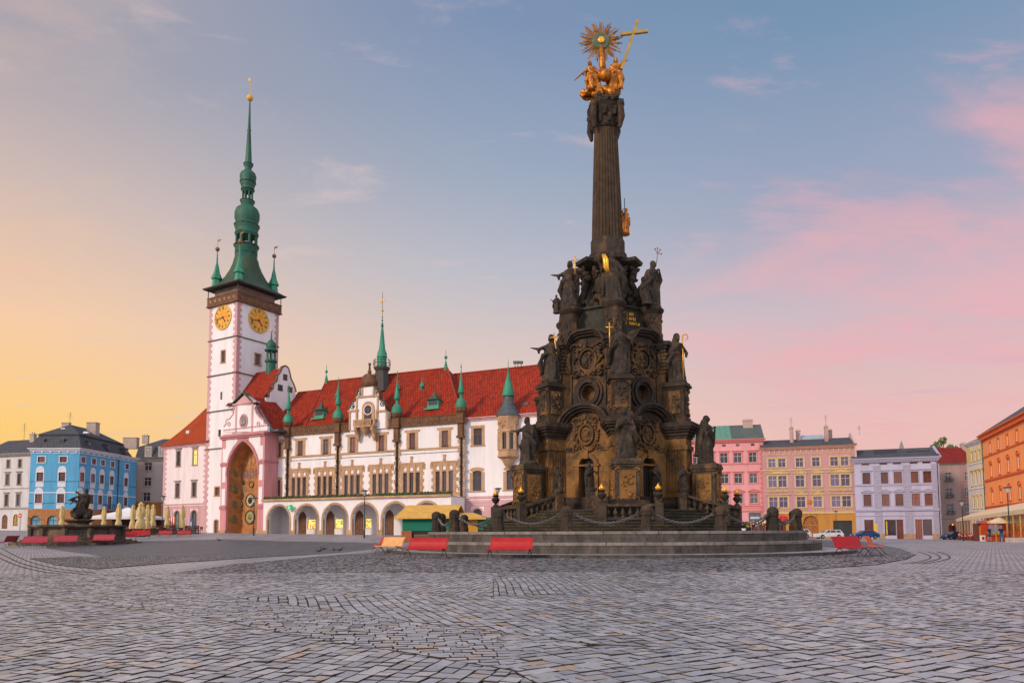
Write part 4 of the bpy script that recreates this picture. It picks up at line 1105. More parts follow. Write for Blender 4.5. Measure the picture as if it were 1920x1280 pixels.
for k, h in enumerate(hs[:4]):
 window(W_, wg, *h, None, M_WOODB if k != 1 else M_WOODB, M_LIT if k == 1 else M_GLASS, 'cross', surround=True, sw=.2, sm=M_BROWN if False else mat('grey_stone', (.33, .27, .25), .85, .2, 2), hood='flat', label='lit window glowing orange' if k == 1 else None)
for h in hs[4:]:
 window(W_, wg, *h[:4], 'round', M_WOODB, glass_mat('window_glass_green', (.06, .09, .09), .1), 'cross', surround=True, sw=.22, sm=M_PINKT, sill=False, y=.3)
zb = Z(W_, C1(1350, 795))
mb = W_.mb(); z = gzb
while z < zb - .4:
 if z + .2 < zA1 + .2: segs = ((wl, uax[0] - 1.05), (uax[0] + 1.05, uax[1] - 1.05), (uax[1] + 1.05, wr))
 else: segs = ((wl, wr),)
 for a, b in segs: mb.box(a, b, -.06, .01, z, z + .37)
 z += .41
mb.build('rustication', M_PINKT, wg)
band(W_, wg, wl, wr, zb + .05, .16, M_PINKT, .14); band(W_, wg, wl, wr, zb - .3, .1, M_PINKT, .1)
quoins(W_, wg, wl, .5, .85, zb, zWe - .2, 1, M_PINKT); quoins(W_, wg, wr, .5, .85, zb, zWe - .2, -1, M_PINKT)
cornice(W_, wg, wl, wr, zWe + .05, .45, .4, M_PINKT)
zWr = Z(W_, (387, 765), -6); urr = U(W_, (386, 766), -6)
mb = W_.mb(); nseg = 5
prof = [(t, t * .82 + .18 * t * t) for t in [i / nseg for i in range(nseg + 1)]]
A0 = Vector((wl - .6, -.55, zWe)); R0 = Vector((urr, 6, zWr)); B0 = Vector((wr + .6, -.55, zWe)); Rb = Vector((wr + 2, 6, zWr)); C0 = Vector((wl - .6, 12.5, zWe))
L_ = []
for t, h in prof:
 def lp(p, q): v = p.lerp(q, t); v.z = p.z + (q.z - p.z) * h; return v
 L_.append((lp(C0, R0), lp(A0, R0), lp(B0, Rb)))
for (a, b, c), (d, e, f) in zip(L_, L_[1:]): mb.add([b, c, f, e, a, d], [(0, 1, 2, 3), (4, 0, 3, 5)])
uvmap(mb.build('roof', M_TILEO, wg))
u, z = W_.uz(*C1(1521, 214), -2.2); mb = W_.mb(); mb.box(u - .4, u + .4, 1.7, 2.3, z - .3, z + .25); mb.build('skylight', M_WOODW, wg)
T_ = Face(W_.at_u(0, .2)[:2], R(31), 'clock_tower', 'tall white tower with pink quoins, golden clock faces and green copper spire', 'tower')
tw = T_.root
ul, uc = U(T_, (389.5, 720)), U(T_, (442, 720))
s_ = uc - ul
sA = Face(T_.at_u(uc)[:2], R(31 - 90), root=tw)
s2 = U(sA, (521.8, 640)); print('tower front', s_, 'side', s2)
D_ = (s_ + s2) / 2
D_ = s2
BZ = [Z(T_, (443, 697.2)), Z(T_, (444.8, 629.3)), Z(T_, (440, 766.2)), Z(T_, (417, 839.8))]
zP0, zP1 = Z(T_, (449, 561.8)), Z(T_, (448.5, 545.5), .3)
fh = []
def prect(face, crop, x0, x1, y0, y1, off=0):
 a, b = U(face, crop(x0, (y0 + y1) / 2), off), U(face, crop(x1, (y0 + y1) / 2), off); return (a, b, Z(face, crop((x0 + x1) / 2, y1), off), Z(face, crop((x0 + x1) / 2, y0), off))
fh = [prect(T_, C2, 321, 350, 1014, 1106), prect(T_, C3, 414, 427, 318, 368), prect(T_, C3, 401, 418, 556, 600), prect(T_, C3, 381, 408, 920, 972), (*prect(T_, C3, 377, 399, 1128, 1220)[:4], 'seg')]
fs_ = [prect(sA, C2, 591, 632, 1040, 1127)]
M_TW = mat_plaster('tower_plaster', (.80, .755, .785), dirt=.14)
mb = wall(T_.mb(), ul, uc, gzb, zP0, fh)
mb.add([(ul, 0, gzb), (ul, D_, gzb), (ul, D_, zP0), (ul, 0, zP0)], [(0, 1, 2, 3)]); mb.add([(ul, D_, gzb), (uc, D_, gzb), (uc, D_, zP0), (ul, D_, zP0)], [(0, 1, 2, 3)])
m2 = sA.mb(); wall(m2, 0, D_, gzb, zP0, fs_); mb.v += []
mb.build('wall', M_TW, tw); m2.build('wall', M_TW, tw)
for k, h in enumerate(fh):
 window(T_, tw, *h[:4], h[4] if len(h) > 4 else None, M_WOODB, M_GLASSB if k != 4 else M_WOODB, 'mid' if k != 4 else '', surround=k in (0, 4, 3), sw=.18, fw=.06, sm=M_OCHRE)
window(sA, tw, *fs_[0], None, M_WOODB, M_GLASSB, 'mid', surround=True, sw=.2, sm=M_OCHRE)
for fc, a, b in ((T_, ul, uc), (sA, 0, D_)):
 for z in BZ: band(fc, tw, a - .12, b + .12, z, .16, mat('dark_ledge', (.13, .09, .08), .8, .2), .16)
 quoins(fc, tw, a, .55, .85, gzb if fc is T_ else 10, zP0, 1, M_PINKT, .5); quoins(fc, tw, b, .55, .85, gzb if fc is T_ else 10, zP0, -1, M_PINKT, .5)
# gallery parapet
mb = T_.mb(); e = .3
for (x0, x1, y0, y1) in ((ul - e, uc + e, -e, -e + .18), (ul - e, uc + e, D_ + e - .18, D_ + e), (ul - e, ul - e + .18, -e + .18, D_ + e - .18), (uc + e - .18, uc + e, -e + .18, D_ + e - .18)):
 mb.box(x0, x1, y0, y1, zP0, zP1)
mb.box(ul - e - .1, uc + e + .1, -e - .1, D_ + e + .1, zP0 - .2, zP0 - .002); mb.box(ul - e - .06, uc + e + .06, -e - .06, -e + .1, zP1, zP1 + .12)
mb.box(uc + e - .1, uc + e + .06, -e + .1, D_ + e + .06, zP1, zP1 + .12); mb.box(ul - e - .06, ul - e + .1, -e + .1, D_ + e + .06, zP1, zP1 + .12)
mb.build('gallery', M_BROWN, tw)
mb = T_.mb(); n = 6
for k in range(n):
 u = ul + s_ * (k + .5) / n; mb.ring((u, (zP0 + zP1) / 2), .12, .26, -e - .04, -e + .0, 4)
 y = D_ * (k + .5) / n
 for q in range(4):
  an = q * PI / 2; mb.ball((uc + e + .03, y + .2 * math.cos(an), (zP0 + zP1) / 2 + .2 * math.sin(an)), .07, 4)
mb.build('gallery_tracery', M_OCHRE, tw)
zEv = Z(T_, (447.8, 524.3), 1.0); eo = .75; cu_, cy_ = (ul + uc) / 2, D_ / 2
mb = T_.mb(); mb.box(ul + .5, uc - .5, .5, D_ - .5, zP0, zEv + .2); mb.build('gallery_room', mat('gallery_wall_shade', (.20, .13, .11), .85, .3, 1), tw)  # plaster darkened to paint in the shade below the eaves
mb = T_.mb();
for x in (ul - .2, uc + .2):
 for y in (-.2, D_ + .2): mb.tube([(x, y, zP1), (x, y, zEv)], .07, 6)
mb.build('gallery_posts', M_DARKM, tw)
# roof: concave square pyramid turning into an octagonal drum
ax = T_.o + T_.u * cu_ - T_.n * cy_
def tzz(py):
 p = at(0, py, ax.y)
 pxc = proj((ax.x, ax.y, 40))[0]
 return at(pxc, py, ax.y).z
ppm = F_PX / (ax.y * math.cos(PITCH) + 40 * math.sin(PITCH))
C8y = lambda y: tzz(120 + y / 2.91)
rp = lambda p: p / 2.91 / ppm
hx, hy = s_ / 2 + eo, D_ / 2 + eo
lv = [(1, 0), (.80, .10), (.62, .25), (.48, .44), (.37, .66), (.30, .85), (.27, 1)]
zD0 = C8y(1078); rr0 = rp(60)
mb = T_.mb(); rings = []
for f, t in lv:
 z = zEv + .25 + (zD0 - zEv) * t; ring_ = []
 for i in range(16):
  an = 2 * PI * i / 16 + PI / 4; cx, sy = math.cos(an), math.sin(an); m = max(abs(cx), abs(sy)); sq = (cx / m * hx, sy / m * hy)
  rd = (cx * rr0 * 1.06, sy * rr0 * 1.06); k = t ** .8; g_ = (f - .27) / .73
  ring_.append((cu_ + rd[0] + (sq[0] - rd[0]) * g_, cy_ + rd[1] + (sq[1] - rd[1]) * g_, z))
 rings.append(ring_)
vs = [p for r in rings for p in r]; mb.add(vs, [(k * 16 + i, k * 16 + (i + 1) % 16, (k + 1) * 16 + (i + 1) % 16, (k + 1) * 16 + i) for k in range(len(lv) - 1) for i in range(16)])
mb.build('roof', M_COPPERO, tw, auto=40)
mb = T_.mb(); mb.box(cu_ - hx, cu_ + hx, cy_ - hy, cy_ + hy, zEv, zEv + .1); mb.box(cu_ - hx - .1, cu_ + hx + .1, cy_ - hy - .1, cy_ + hy + .1, zEv + .1, zEv + .26); mb.build('eaves', mat('eaves_dark', (.045, .03, .025), .7, .3), tw)
c8 = lambda l: [(rp(r), C8y(y)) for r, y in l]
cc = (cu_, cy_, 0)
mb = T_.mb(); mb.lathe(c8([(61, 1085), (61, 1010), (66, 1002), (66, 992), (60, 988)]), 8, cc, ph=PI / 8)
mb.lathe(c8([(58, 944), (62, 935), (64, 930), (59, 920), (60, 905), (66, 890), (67, 882), (58, 872), (60, 862), (66, 845), (66, 818), (58, 795), (40, 780), (32, 774), (33, 765), (38, 757), (37, 750), (32, 748)]), 16, cc)
mb.lathe(c8([(29, 702), (34, 694), (31, 688), (36, 668), (41, 655), (40, 645), (43, 630), (44, 612), (38, 597), (24, 585), (18, 578), (18, 566), (25, 556), (26, 547), (19, 541)]), 16, cc)
mb.lathe(c8([(18, 541), (9, 370), (11, 362), (8, 354), (3.5, 200)]), 8, cc)
sp = mb.build('spire', M_COPPERD, tw, auto=40)
mb = T_.mb()
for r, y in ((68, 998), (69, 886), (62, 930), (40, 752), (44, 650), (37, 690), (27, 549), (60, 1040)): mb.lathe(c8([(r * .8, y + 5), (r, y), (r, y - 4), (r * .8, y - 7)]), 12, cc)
mb.build('spire_ledges', mat('ledge_copper', (.012, .03, .02), .7, .4), sp)  # ledges in a much darker copper than the spire
mb = T_.mb()
for k in range(8):
 an = PI / 8 + k * PI / 4
 for r, y0_, y1_, w_ in ((53, 992, 942, 6.5), (26, 750, 700, 4)):
  x, y = cu_ + rp(r) * math.cos(an), cy_ + rp(r) * math.sin(an); mb.tube([(x, y, C8y(y0_)), (x, y, C8y(y1_))], rp(w_), 6)
mb.build('lantern_columns', M_COPPERD, sp)
mb = T_.mb(); mb.ball((cu_, cy_, C8y(186)), rp(18), 12); mb.tube([(cu_, cy_, C8y(186)), (cu_, cy_, C8y(82))], .05, 6); mb.box(cu_ - rp(14), cu_, cy_ - .03, cy_ + .03, C8y(92), C8y(76)); mb.build('ball_finial', M_GOLDP, sp)
mb = T_.mb(); mb.box(cu_ + .6, cu_ + 1.3, cy_ - hy * .62, cy_ - hy * .4, zEv + 1.2, zEv + 2.0); mb.build('roof_hatch', M_COPPER, tw)
for sx in (-1, 1):
 for sy in (-1, 1):
  c = (cu_ + sx * (hx - 1.4), cy_ + sy * (hy - 1.4), 0); z = zEv + .3
  H = Z(T_, C2(480, 110), .4) - Z(T_, C2(470, 445), .4)
  mb = T_.mb(); mb.lathe([(.8, z), (.64, z + H * .2), (.6, z + H * .25)], 6, c); mb.lathe([(.85, z + H * .25), (.85, z + H * .28), (.46, z + H * .42), (.3, z + H * .56), (.14, z + H * .66), (.06, z + H * 1.0)], 6, c)
  o = mb.build('corner_turret', M_COPPER, tw, auto=40)
  mb = T_.mb(); mb.ball((c[0], c[1], z + H), .36, 10); mb.tube([(c[0], c[1], z + H), (c[0], c[1], z + H * 1.22)], .035, 5); mb.box(c[0], c[0] + .75, c[1] - .02, c[1] + .02, z + H * 1.19, z + H * 1.23); mb.build('ball_finial', mat('old_gilt', (.25, .10, .04), .5, .3, 3, metal=.4), o)
def clock_face(face, par, u, z, rad, y=-.05, hands=(4.72, 43)):
 mb = face.mb(); mb.lathe([(rad, 0), (rad, .1), (rad - .18, .14), (rad - .2, .06)], 40, M=Matrix.Translation((u, y + .02, z)) @ Matrix.Rotation(PI / 2, 4, 'X'))
 o = mb.build('clock_face', M_GOLDP, par)
 A = Matrix.Translation((u, y, z)) @ Matrix.Rotation(PI / 2, 4, 'X')
 mb = face.mb(); mb.lathe([(rad - .17, 0), (rad - .17, .03)], 40, M=A); mb.build('dial', mat('clock_dial', (.62, .50, .42), .6, .1), o)
 mb = face.mb(); mb.lathe([(rad * .55, .03), (rad * .55, .045)], 32, M=A); mb.build('dial_centre', mat('dial_gold', (.78, .30, .02), .5, .35, 1.8), o)
 mb = face.mb()
 NUM = ['XII', 'I', 'II', 'III', 'IV', 'V', 'VI', 'VII', 'VIII', 'IX', 'X', 'XI']
 for k, s in enumerate(NUM):
  an = PI / 2 - k * PI / 6; B = A @ Matrix.Rotation(an - PI / 2, 4, 'Z') @ Matrix.Translation((0, rad * .73, 0))
  w_ = {'I': .12, 'V': .26, 'X': .26}; tot = sum(w_[ch] for ch in s); x = -tot / 2; h = rad * .13
  for ch in s:
   cx = x + w_[ch] / 2; x += w_[ch]; q = .038
   if ch == 'I': mb.box(cx - q, cx + q, -h, h, .03, .05, M=B)
   elif ch == 'V':
    mb.prism([(cx - .11, h), (cx - .04, h), (cx + .03, -h), (cx - .03, -h)], .03, .05, M=B); mb.prism([(cx + .11, h), (cx + .07, h), (cx, -h), (cx + .04, -h)], .032, .052, M=B)
   else:
    mb.prism([(cx - .11, h), (cx - .03, h), (cx + .11, -h), (cx + .03, -h)], .03, .05, M=B); mb.prism([(cx + .11, h), (cx + .07, h), (cx - .11, -h), (cx - .07, -h)], .032, .052, M=B)
 mb.build('numerals', M_DARKM, o)
 hr, mn = hands; mb = face.mb()
 for an, L, w_, zz in ((PI / 2 - hr * PI / 6, rad * .52, .12, .06), (PI / 2 - mn * PI / 30, rad * .82, .08, .075)):
  B = A @ Matrix.Rotation(an, 4, 'Z'); mb.prism([(-L * .2, -w_ * .4), (0, -w_), (L * .75, -w_ * .7), (L * .82, -w_ * 1.7), (L, 0), (L * .82, w_ * 1.7), (L * .75, w_ * .7), (0, w_), (-L * .2, w_ * .4)], zz, zz + .012, M=B)
 mb.lathe([(.16, .05), (.16, .1)], 12, M=A); mb.build('hands', M_DARKM, o)
u1_, z1_ = T_.uz(*C2(343, 745)); clock_face(T_, tw, cu_ + .0 if abs(u1_ - cu_) < .4 else u1_, z1_, 2.05)
u2_, z2_ = sA.uz(*C2(618, 765)); clock_face(sA, tw, u2_, z1_, 2.05)
# ---- astronomical clock bay
A_ = Face(W_.at_u(0, 2.6)[:2], R(31), 'astronomical_clock', 'tall pink framed arch with painted niche and round astronomical clock dials', 'clock')
ac = A_.root
q0, q1 = U(A_, C3(418, 900)), U(A_, C3(690, 900)); zQ = Z(A_, C3(560, 590))
n0, n1 = U(A_, C3(455, 900)), U(A_, C3(652, 900)); zn = Z(A_, C3(560, 627)); nd = 2.3
M_MOS = mat('mosaic', (.40, .15, .04), .6, .35, 1.0, .3, 30, grime=(.14, .07, .03), gscale=.9, gamt=.5)
mb = wall(A_.mb(), q0, q1, gzb, zQ, [(n0, n1, gzb, zn, 'point')], depth=.35)
mb.add([(q1, 0, gzb), (q1, 2.6, gzb), (q1, 2.6, zQ), (q1, 0, zQ)], [(0, 1, 2, 3)]); mb.add([(q0, 0, gzb), (q0, 2.4, gzb), (q0, 2.4, zQ), (q0, 0, zQ)], [(0, 1, 2, 3)]); mb.add([(q0, 0, zQ), (q1, 0, zQ), (q1, 2.6, zQ), (q0, 2.6, zQ)], [(0, 1, 2, 3)])
bay = mb.build('bay', M_ROSE, ac)
mb = A_.mb()     # white inlays
zb1 = Z(A_, C3(430, 775)); zb2 = Z(A_, C3(430, 1045)); wj = (n0 - q0)
sp_ = zn - (n1 - n0) / 2 * 1.45
for x0, x1 in ((q0 + wj * .22, n0 - wj * .22), (n1 + (q1 - n1) * .2, q1 - (q1 - n1) * .25)):
 for c_, d_ in ((zb2 + .3, (zb1 + zb2) / 2 - .5), ((zb1 + zb2) / 2 + .5, zb1 - .3), (zb1 + .3, zb1 + 2.3)): mb = A_.mb(); mb.box(x0, x1, -.05, .005, c_, d_); mb.build('white_panel', M_WHITE, bay)
cxn = (n0 + n1) / 2
for sg in (-1, 1):
 pts = [(p[0] + (sg * .35), p[1] + .45) for p in arch_pts(n0, n1, zn, 'point', 12)]
 half = [p for p in pts if (p[0] - cxn) * sg > .7]
 if sg < 0: poly = [(half[0][0], zQ - .35)] + half + [(half[-1][0], zQ - .35)]
 else: poly = [(half[0][0], zQ - .35)] + half + [(half[-1][0], zQ - .35)]
 mb = A_.mb(); mb.prism(poly, -.03, .005, 'y'); mb.build('spandrel', M_WHITE, bay)
mb = A_.mb()
for z, o_ in ((zQ, .45), (zb1, .15), (zb2, .15)):
 for x0, x1 in (((q0 - .1, q1 + .1),) if z == zQ else ((q0 - .1, n0 - .02), (n1 + .02, q1 + .1))):
  mb = A_.mb(); mb.box(x0, x1, -o_, .0, z - .16, z + .16); mb.box(x0, x1, -o_ * .6, .0, z - .42, z - .161); mb.build('moulding', mat_plaster('pink_moulding', (.50, .20, .21), dirt=.3), bay)
mb = A_.mb(); mb.box(q1, q1 + .12, -.1, 2.55, zb1 - .16, zb1 + .16); mb.box(q1, q1 + .35, -.44, 2.55, zQ - .16, zQ + .16)
tp = arch_pts(n0, n1, zn, 'point', 14); t2 = arch_pts(n0 - .3, n1 + .3, zn + .45, 'point', 14)
for i in range(len(tp) - 1):
 P = [tp[i], tp[i + 1], t2[i + 1], t2[i]]; mb.add([(t[0], -.1, t[1]) for t in P] + [(t[0], 0, t[1]) for t in P], [(0, 1, 2, 3), (0, 4, 5, 1), (2, 6, 7, 3)])
mb.build('moulding', mat_plaster('pink_moulding', (.50, .20, .21), dirt=.3), bay)
mb = A_.mb(); mb.box(q0 - .1, n0, -.15, .01, gzb, 1.6); mb.box(n1, q1 + .1, -.15, .01, gzb, 1.6); mb.build('plinth', M_OCHRE, bay)
# niche: back wall, jambs and vault
mb = A_.mb(); ni = .0
out_ = [(n0, gzb)] + arch_pts(n0, n1, zn, 'point', 14) + [(n1, gzb)]; inn = [((p[0] - cxn) * .80 + cxn, p[1] if p[1] <= gzb else p[1] - .5) for p in out_]
for i in range(len(out_) - 1):
 a, b = out_[i], out_[i + 1]; c, d = inn[i], inn[i + 1]
 mb.add([(a[0], .35, a[1]), (b[0], .35, b[1]), (d[0], nd, d[1]), (c[0], nd, c[1])], [(0, 1, 2, 3)])
mb.add([(p[0], nd, p[1]) for p in inn], [tuple(range(len(inn)))])
nc = mb.build('mosaic_niche', M_MOS, bay)
M_MED = mat('mosaic_medallion', (.16, .15, .09), .6, .5, 3)
mb = A_.mb()
for y_ in (735, 830, 932, 1030, 1120):
 z = Z(A_, C3(492, y_), -1.2);
 for sx in (1, -1):
  f = .5; x = (n0 if sx > 0 else n1) + sx * .1 * (n1 - n0) * f * 1.0
  nrm = Vector((sx * 1.0, -.2 * 0 - .1, 0))
  B = Matrix.Translation((x + sx * .03, .35 + (nd - .35) * .5, z)) @ Matrix.Rotation(sx * (PI / 2 - .10), 4, 'Y')
  mb = A_.mb(); mb.lathe([(.62, 0), (.62, .05), (.5, .07), (.01, .07)], 20, M=B); mb.build('medallion', M_MED, nc)
Bk = Face(A_.at_u(0, -nd)[:2], R(31), root=ac)
def disc(face, par, crop, x, y_, rpx, name, cols, ring=True, hands=True, k=0):
 u, z = face.uz(*crop(x, y_)); ppm_ = 1350 / face.at_u(u).y; r = rpx / 3.3675 / ppm_
 B = Matrix.Translation((u, -.02, z)) @ Matrix.Rotation(PI / 2, 4, 'X')
 mb = face.mb(); mb.lathe([(r, 0), (r, .14), (r * .88, .16), (r * .86, .05)], 32, M=B); o = mb.build(name, cols[0], par)
 mb = face.mb(); mb.lathe([(r * .87, .0), (r * .87, .07)], 32, M=B); mb.build('dial', cols[1], o)
 mb = face.mb(); mb.lathe([(r * .5, .07), (r * .5, .085), (r * .44, .085), (r * .44, .07)], 24, M=B)
 for i in range(12):
  an = i * PI / 6; mb.box(-.03, .03, r * .62, r * .8, .07, .09, M=B @ Matrix.Rotation(an, 4, 'Z'))
 if hands:
  mb.box(-.03, .03, -r * .1, r * .75, .09, .1, M=B @ Matrix.Rotation(-.4 + k, 4, 'Z')); mb.box(-.04, .04, -r * .1, r * .5, .1, .11, M=B @ Matrix.Rotation(-2.2 + k, 4, 'Z'))
 mb.build('marks', cols[2], o)
cream = mat('dial_cream', (.55, .47, .30), .6, .2, 5); green = mat('dial_green', (.20, .27, .15), .6, .3, 3); yel = mat('dial_yellow', (.6, .42, .12), .6, .3, 5)
dm = MATS['dark_metal']
disc(Bk, ac, C3, 606, 1003, 42, 'clock_dial', (dm, cream, dm)); disc(Bk, ac, C3, 604, 1108, 44, 'calendar_dial', (dm, green, M_GOLDP), k=1.2)
disc(Bk, ac, C3, 548, 975, 20, 'small_dial', (dm, yel, dm), k=.6); disc(Bk, ac, C3, 546, 1028, 21, 'small_dial', (dm, yel, dm), k=2)
disc(Bk, ac, C3, 614, 902, 21, 'round_window', (dm, mat('dark_gold', (.12, .06, .01), .6, .5, 4), M_GOLDP), hands=False)
def figure_panel(x0, x1, y0, y1, m, seed, n, name):
 a, b, c, d = prect(Bk, C3, x0, x1, y0, y1); rr = random.Random(seed); mb = Bk.mb()
 for i in range(n):
  u = a + (b - a) * (i + .5) / n; h = (d - c) * rr.uniform(.75, .98); w_ = (b - a) / n * .42
  mb.prism([(u - w_, c), (u + w_, c), (u + w_ * .7, c + h * .7), (u - w_ * .7, c + h * .7)], -.05, .01, 'y'); mb.ball((u, -.02, c + h * .82), (w_ * .55, .06, h * .12), 8)
 return mb.build(name, m, ac)
figure_panel(535, 648, 790, 862, mat('mosaic_figures', (.25, .13, .11), .65, .45, 3), 3, 6, 'mosaic_figures')
figure_panel(560, 640, 690, 775, mat('mosaic_rider', (.45, .20, .07), .65, .4, 3), 8, 3, 'mosaic_figures')
figure_panel(547, 572, 870, 905, dm, 5, 3, 'clock_figures'); figure_panel(535, 582, 910, 945, mat('figures_bw', (.20, .17, .15), .6, .9, 6), 6, 4, 'clock_figures')
figure_panel(530, 556, 1075, 1145, mat('panel_blue', (.13, .11, .16), .6, .4, 3), 2, 1, 'mosaic_figures')
# pediment over the clock
PP = [(438, 572), (438, 540), (455, 520), (452, 500), (478, 488), (500, 455), (510, 400), (640, 400), (628, 420), (640, 455), (665, 485), (688, 500), (690, 520), (712, 530), (712, 572)]
P2 = [A_.uz(*C3(*p)) for p in PP]; P2[0] = (q0 + .3, P2[0][1]); zp0 = zQ + .16; P2 = [(a, max(b, zp0)) for a, b in P2]
mb = A_.mb(); mb.prism(P2, .0, .5, 'y'); pdm = mb.build('pediment', M_WHITE, ac)
mb = A_.mb()
for i in range(1, len(P2) - 2):
 (a, b), (c, d) = P2[i], P2[i + 1]; L = math.hypot(c - a, d - b) or 1; nx, nz = -(d - b) / L * .15, (c - a) / L * .15
 mb.add([(a, -.08, b), (c, -.08, d), (c + nx, -.08, d + nz), (a + nx, -.08, b + nz), (a, .6, b), (c, .6, d), (c + nx, .6, d + nz), (a + nx, .6, b + nz)], [(0, 1, 2, 3), (4, 5, 6, 7), (3, 2, 6, 7), (0, 1, 5, 4)])
ta, tb = A_.uz(*C3(500, 400)), A_.uz(*C3(642, 400)); tt_ = A_.uz(*C3(572, 332)); mb.prism([ta, (tb[0], ta[1]), tt_], .0, .5, 'y')
mb.box(ta[0] - .1, tb[0] + .1, -.2, .6, ta[1] - .1, ta[1] + .12)
for x_ in (515, 617):
 u = U(A_, C3(x_, 500)); mb.box(u - .18, u + .18, -.06, .01, zp0, ta[1] - .1)
mb.box(P2[0][0], P2[-1][0], -.06, .01, zp0 + .8, zp0 + 1.0); mb.box(P2[0][0], P2[-1][0], -.05, .01, zp0, zp0 + .2)
u, z = A_.uz(*C3(563, 503)); mb.ring((u, z), .72, .9, -.12, .0, 24, ez=1.25)
for x_ in (470, 655): u_, z_ = A_.uz(*C3(x_, 520)); mb.ring((u_, z_), .2, .36, -.08, .0, 14)
mb.build('pediment_trim', MATS['pink_trim'], pdm)
mb = A_.mb(); rr = random.Random(6)
mb.prism([(u - .55, z - .8), (u + .55, z - .8), (u + .6, z + .8), (u - .6, z + .8)], -.03, .005, 'y')
for i in range(22): mb.ball((u + rr.uniform(-.4, .4), -.05, z + rr.uniform(-.7, .7)), (.12, .05, .14), 5)
mb.build('emblem', MATS['grey_stone'], pdm, smooth=True)
ev = [A_.uz(*C3(*p), -.2) for p in ((500, 402), (572, 328), (644, 402))]
mb = A_.mb()
for (a, b), (c, d) in zip(ev, ev[1:]): mb.add([(a, -.3, b), (c, -.3, d), (c, .8, d), (a, .8, b), (a, -.3, b + .18), (c, -.3, d + .18), (c, .8, d + .18), (a, .8, b + .18)], [(0, 1, 5, 4), (4, 5, 6, 7), (2, 3, 7, 6), (0, 3, 7, 4), (1, 2, 6, 5), (0, 1, 2, 3)])
mb.build('pediment_roof', M_COPPERO, pdm)
# gabled block behind the clock, its stepped gable facing right
g0_ = W_.uz(*C3(700, 420), 0.0)[0]
B_ = Face(W_.at_u(g0_)[:2], R(31 - 90), 'gabled_block', 'white curly gable and red roof rising between tower and town hall', 'building')
bk = B_.root
GB = [(700, 480), (700, 352), (722, 350), (724, 322), (748, 300), (752, 270), (776, 245), (778, 215), (796, 195), (808, 165), (825, 155), (842, 168), (850, 195), (858, 235), (875, 270), (886, 300), (890, 320), (890, 480)]
GG = [B_.uz(*C3(*p)) for p in GB]; GG[0] = (GG[0][0], 8); GG[-1] = (GG[-1][0], 8)
GG = [(max(a, 0), b) for a, b in GG]
mb = B_.mb(); mb.prism(GG, 0, .4, 'y'); mb.box(0, GG[-1][0], .4, 9, 5, GG[1][1] - .3); mb.build('gable', M_WHITE, bk)
mb = B_.mb()
for i in range(1, len(GG) - 2):
 (a, b), (c, d) = GG[i], GG[i + 1]; L = math.hypot(c - a, d - b) or 1; nx, nz = -(d - b) / L * .16, (c - a) / L * .16
 mb.add([(a, -.1, b), (c, -.1, d), (c + nx, -.1, d + nz), (a + nx, -.1, b + nz), (a, .5, b), (c, .5, d), (c + nx, .5, d + nz), (a + nx, .5, b + nz)], [(0, 1, 2, 3), (4, 5, 6, 7), (3, 2, 6, 7), (0, 1, 5, 4)])
mb.build('coping', M_BROWN, bk)
for x0, x1, y0_, y1_ in ((813, 834, 210, 242), (780, 805, 276, 308), (842, 866, 290, 318)):
 a, b, c, d = prect(B_, C3, x0, x1, y0_, y1_); mb = B_.mb(); mb.box(a - .08, b + .08, -.06, .0, c - .08, d + .08); o = mb.build('window', M_BROWN, bk)
 mb = B_.mb(); mb.box(a, b, -.065, -.061, c, d); mb.build('pane', M_GLASS, o)
# roof: ridge runs back from the gable top toward the tower; local y is towards the tower
gt = GG[10]; zl = GG[1][1]; ur_ = gt[0]
mb = B_.mb(); mb.add([(-.5, .2, zl - .5), (ur_, .2, gt[1] - .25), (ur_, 8.5, gt[1] - .25), (-.5, 8.5, zl - .5), (GG[-1][0] + .4, .2, zl - 1.2), (GG[-1][0] + .4, 8.5, zl - 1.2)], [(0, 1, 2, 3), (1, 4, 5, 2)])
uvmap(mb.build('roof', M_TILE, bk))
mb = B_.mb(); mb.tube([(-.55, .1, zl - .55), (-.55, 8.4, zl - .55)], .1, 6); mb.tube([(-.3, -.1, zl - .6), (-.3, -.1, zl - 6)], .08, 6); mb.build('gutter', M_DARKM, bk)
# lower roof falling towards the clock bay
pA = [A_.uz(*C3(x, y), -.6) for x, y in ((640, 350), (650, 345), (745, 572), (560, 572))]
mb = A_.mb(); mb.add([(pA[0][0] - .8, .6, pA[1][1]), (pA[2][0] + .1, .6, zQ + .2), (pA[3][0], .6, zQ + .2), (pA[0][0] - .8, 4.4, pA[1][1] + .3), (pA[2][0] + .6, 5.5, zQ + .6)], [(0, 1, 2), (0, 3, 4, 1)]); uvmap(mb.build('side_roof', M_TILE, ac))
mb = A_.mb(); mb.box(q1 - .3, q1 + 2.2, .5, 2.8, zQ + .15, zQ + .45, taper=.1); mb.tube([(pA[2][0] + .1, .55, zQ + .3), (pA[0][0] - .8, .55, pA[1][1] + .1)], .12, 6); mb.build('flashing', M_LEAD, ac)
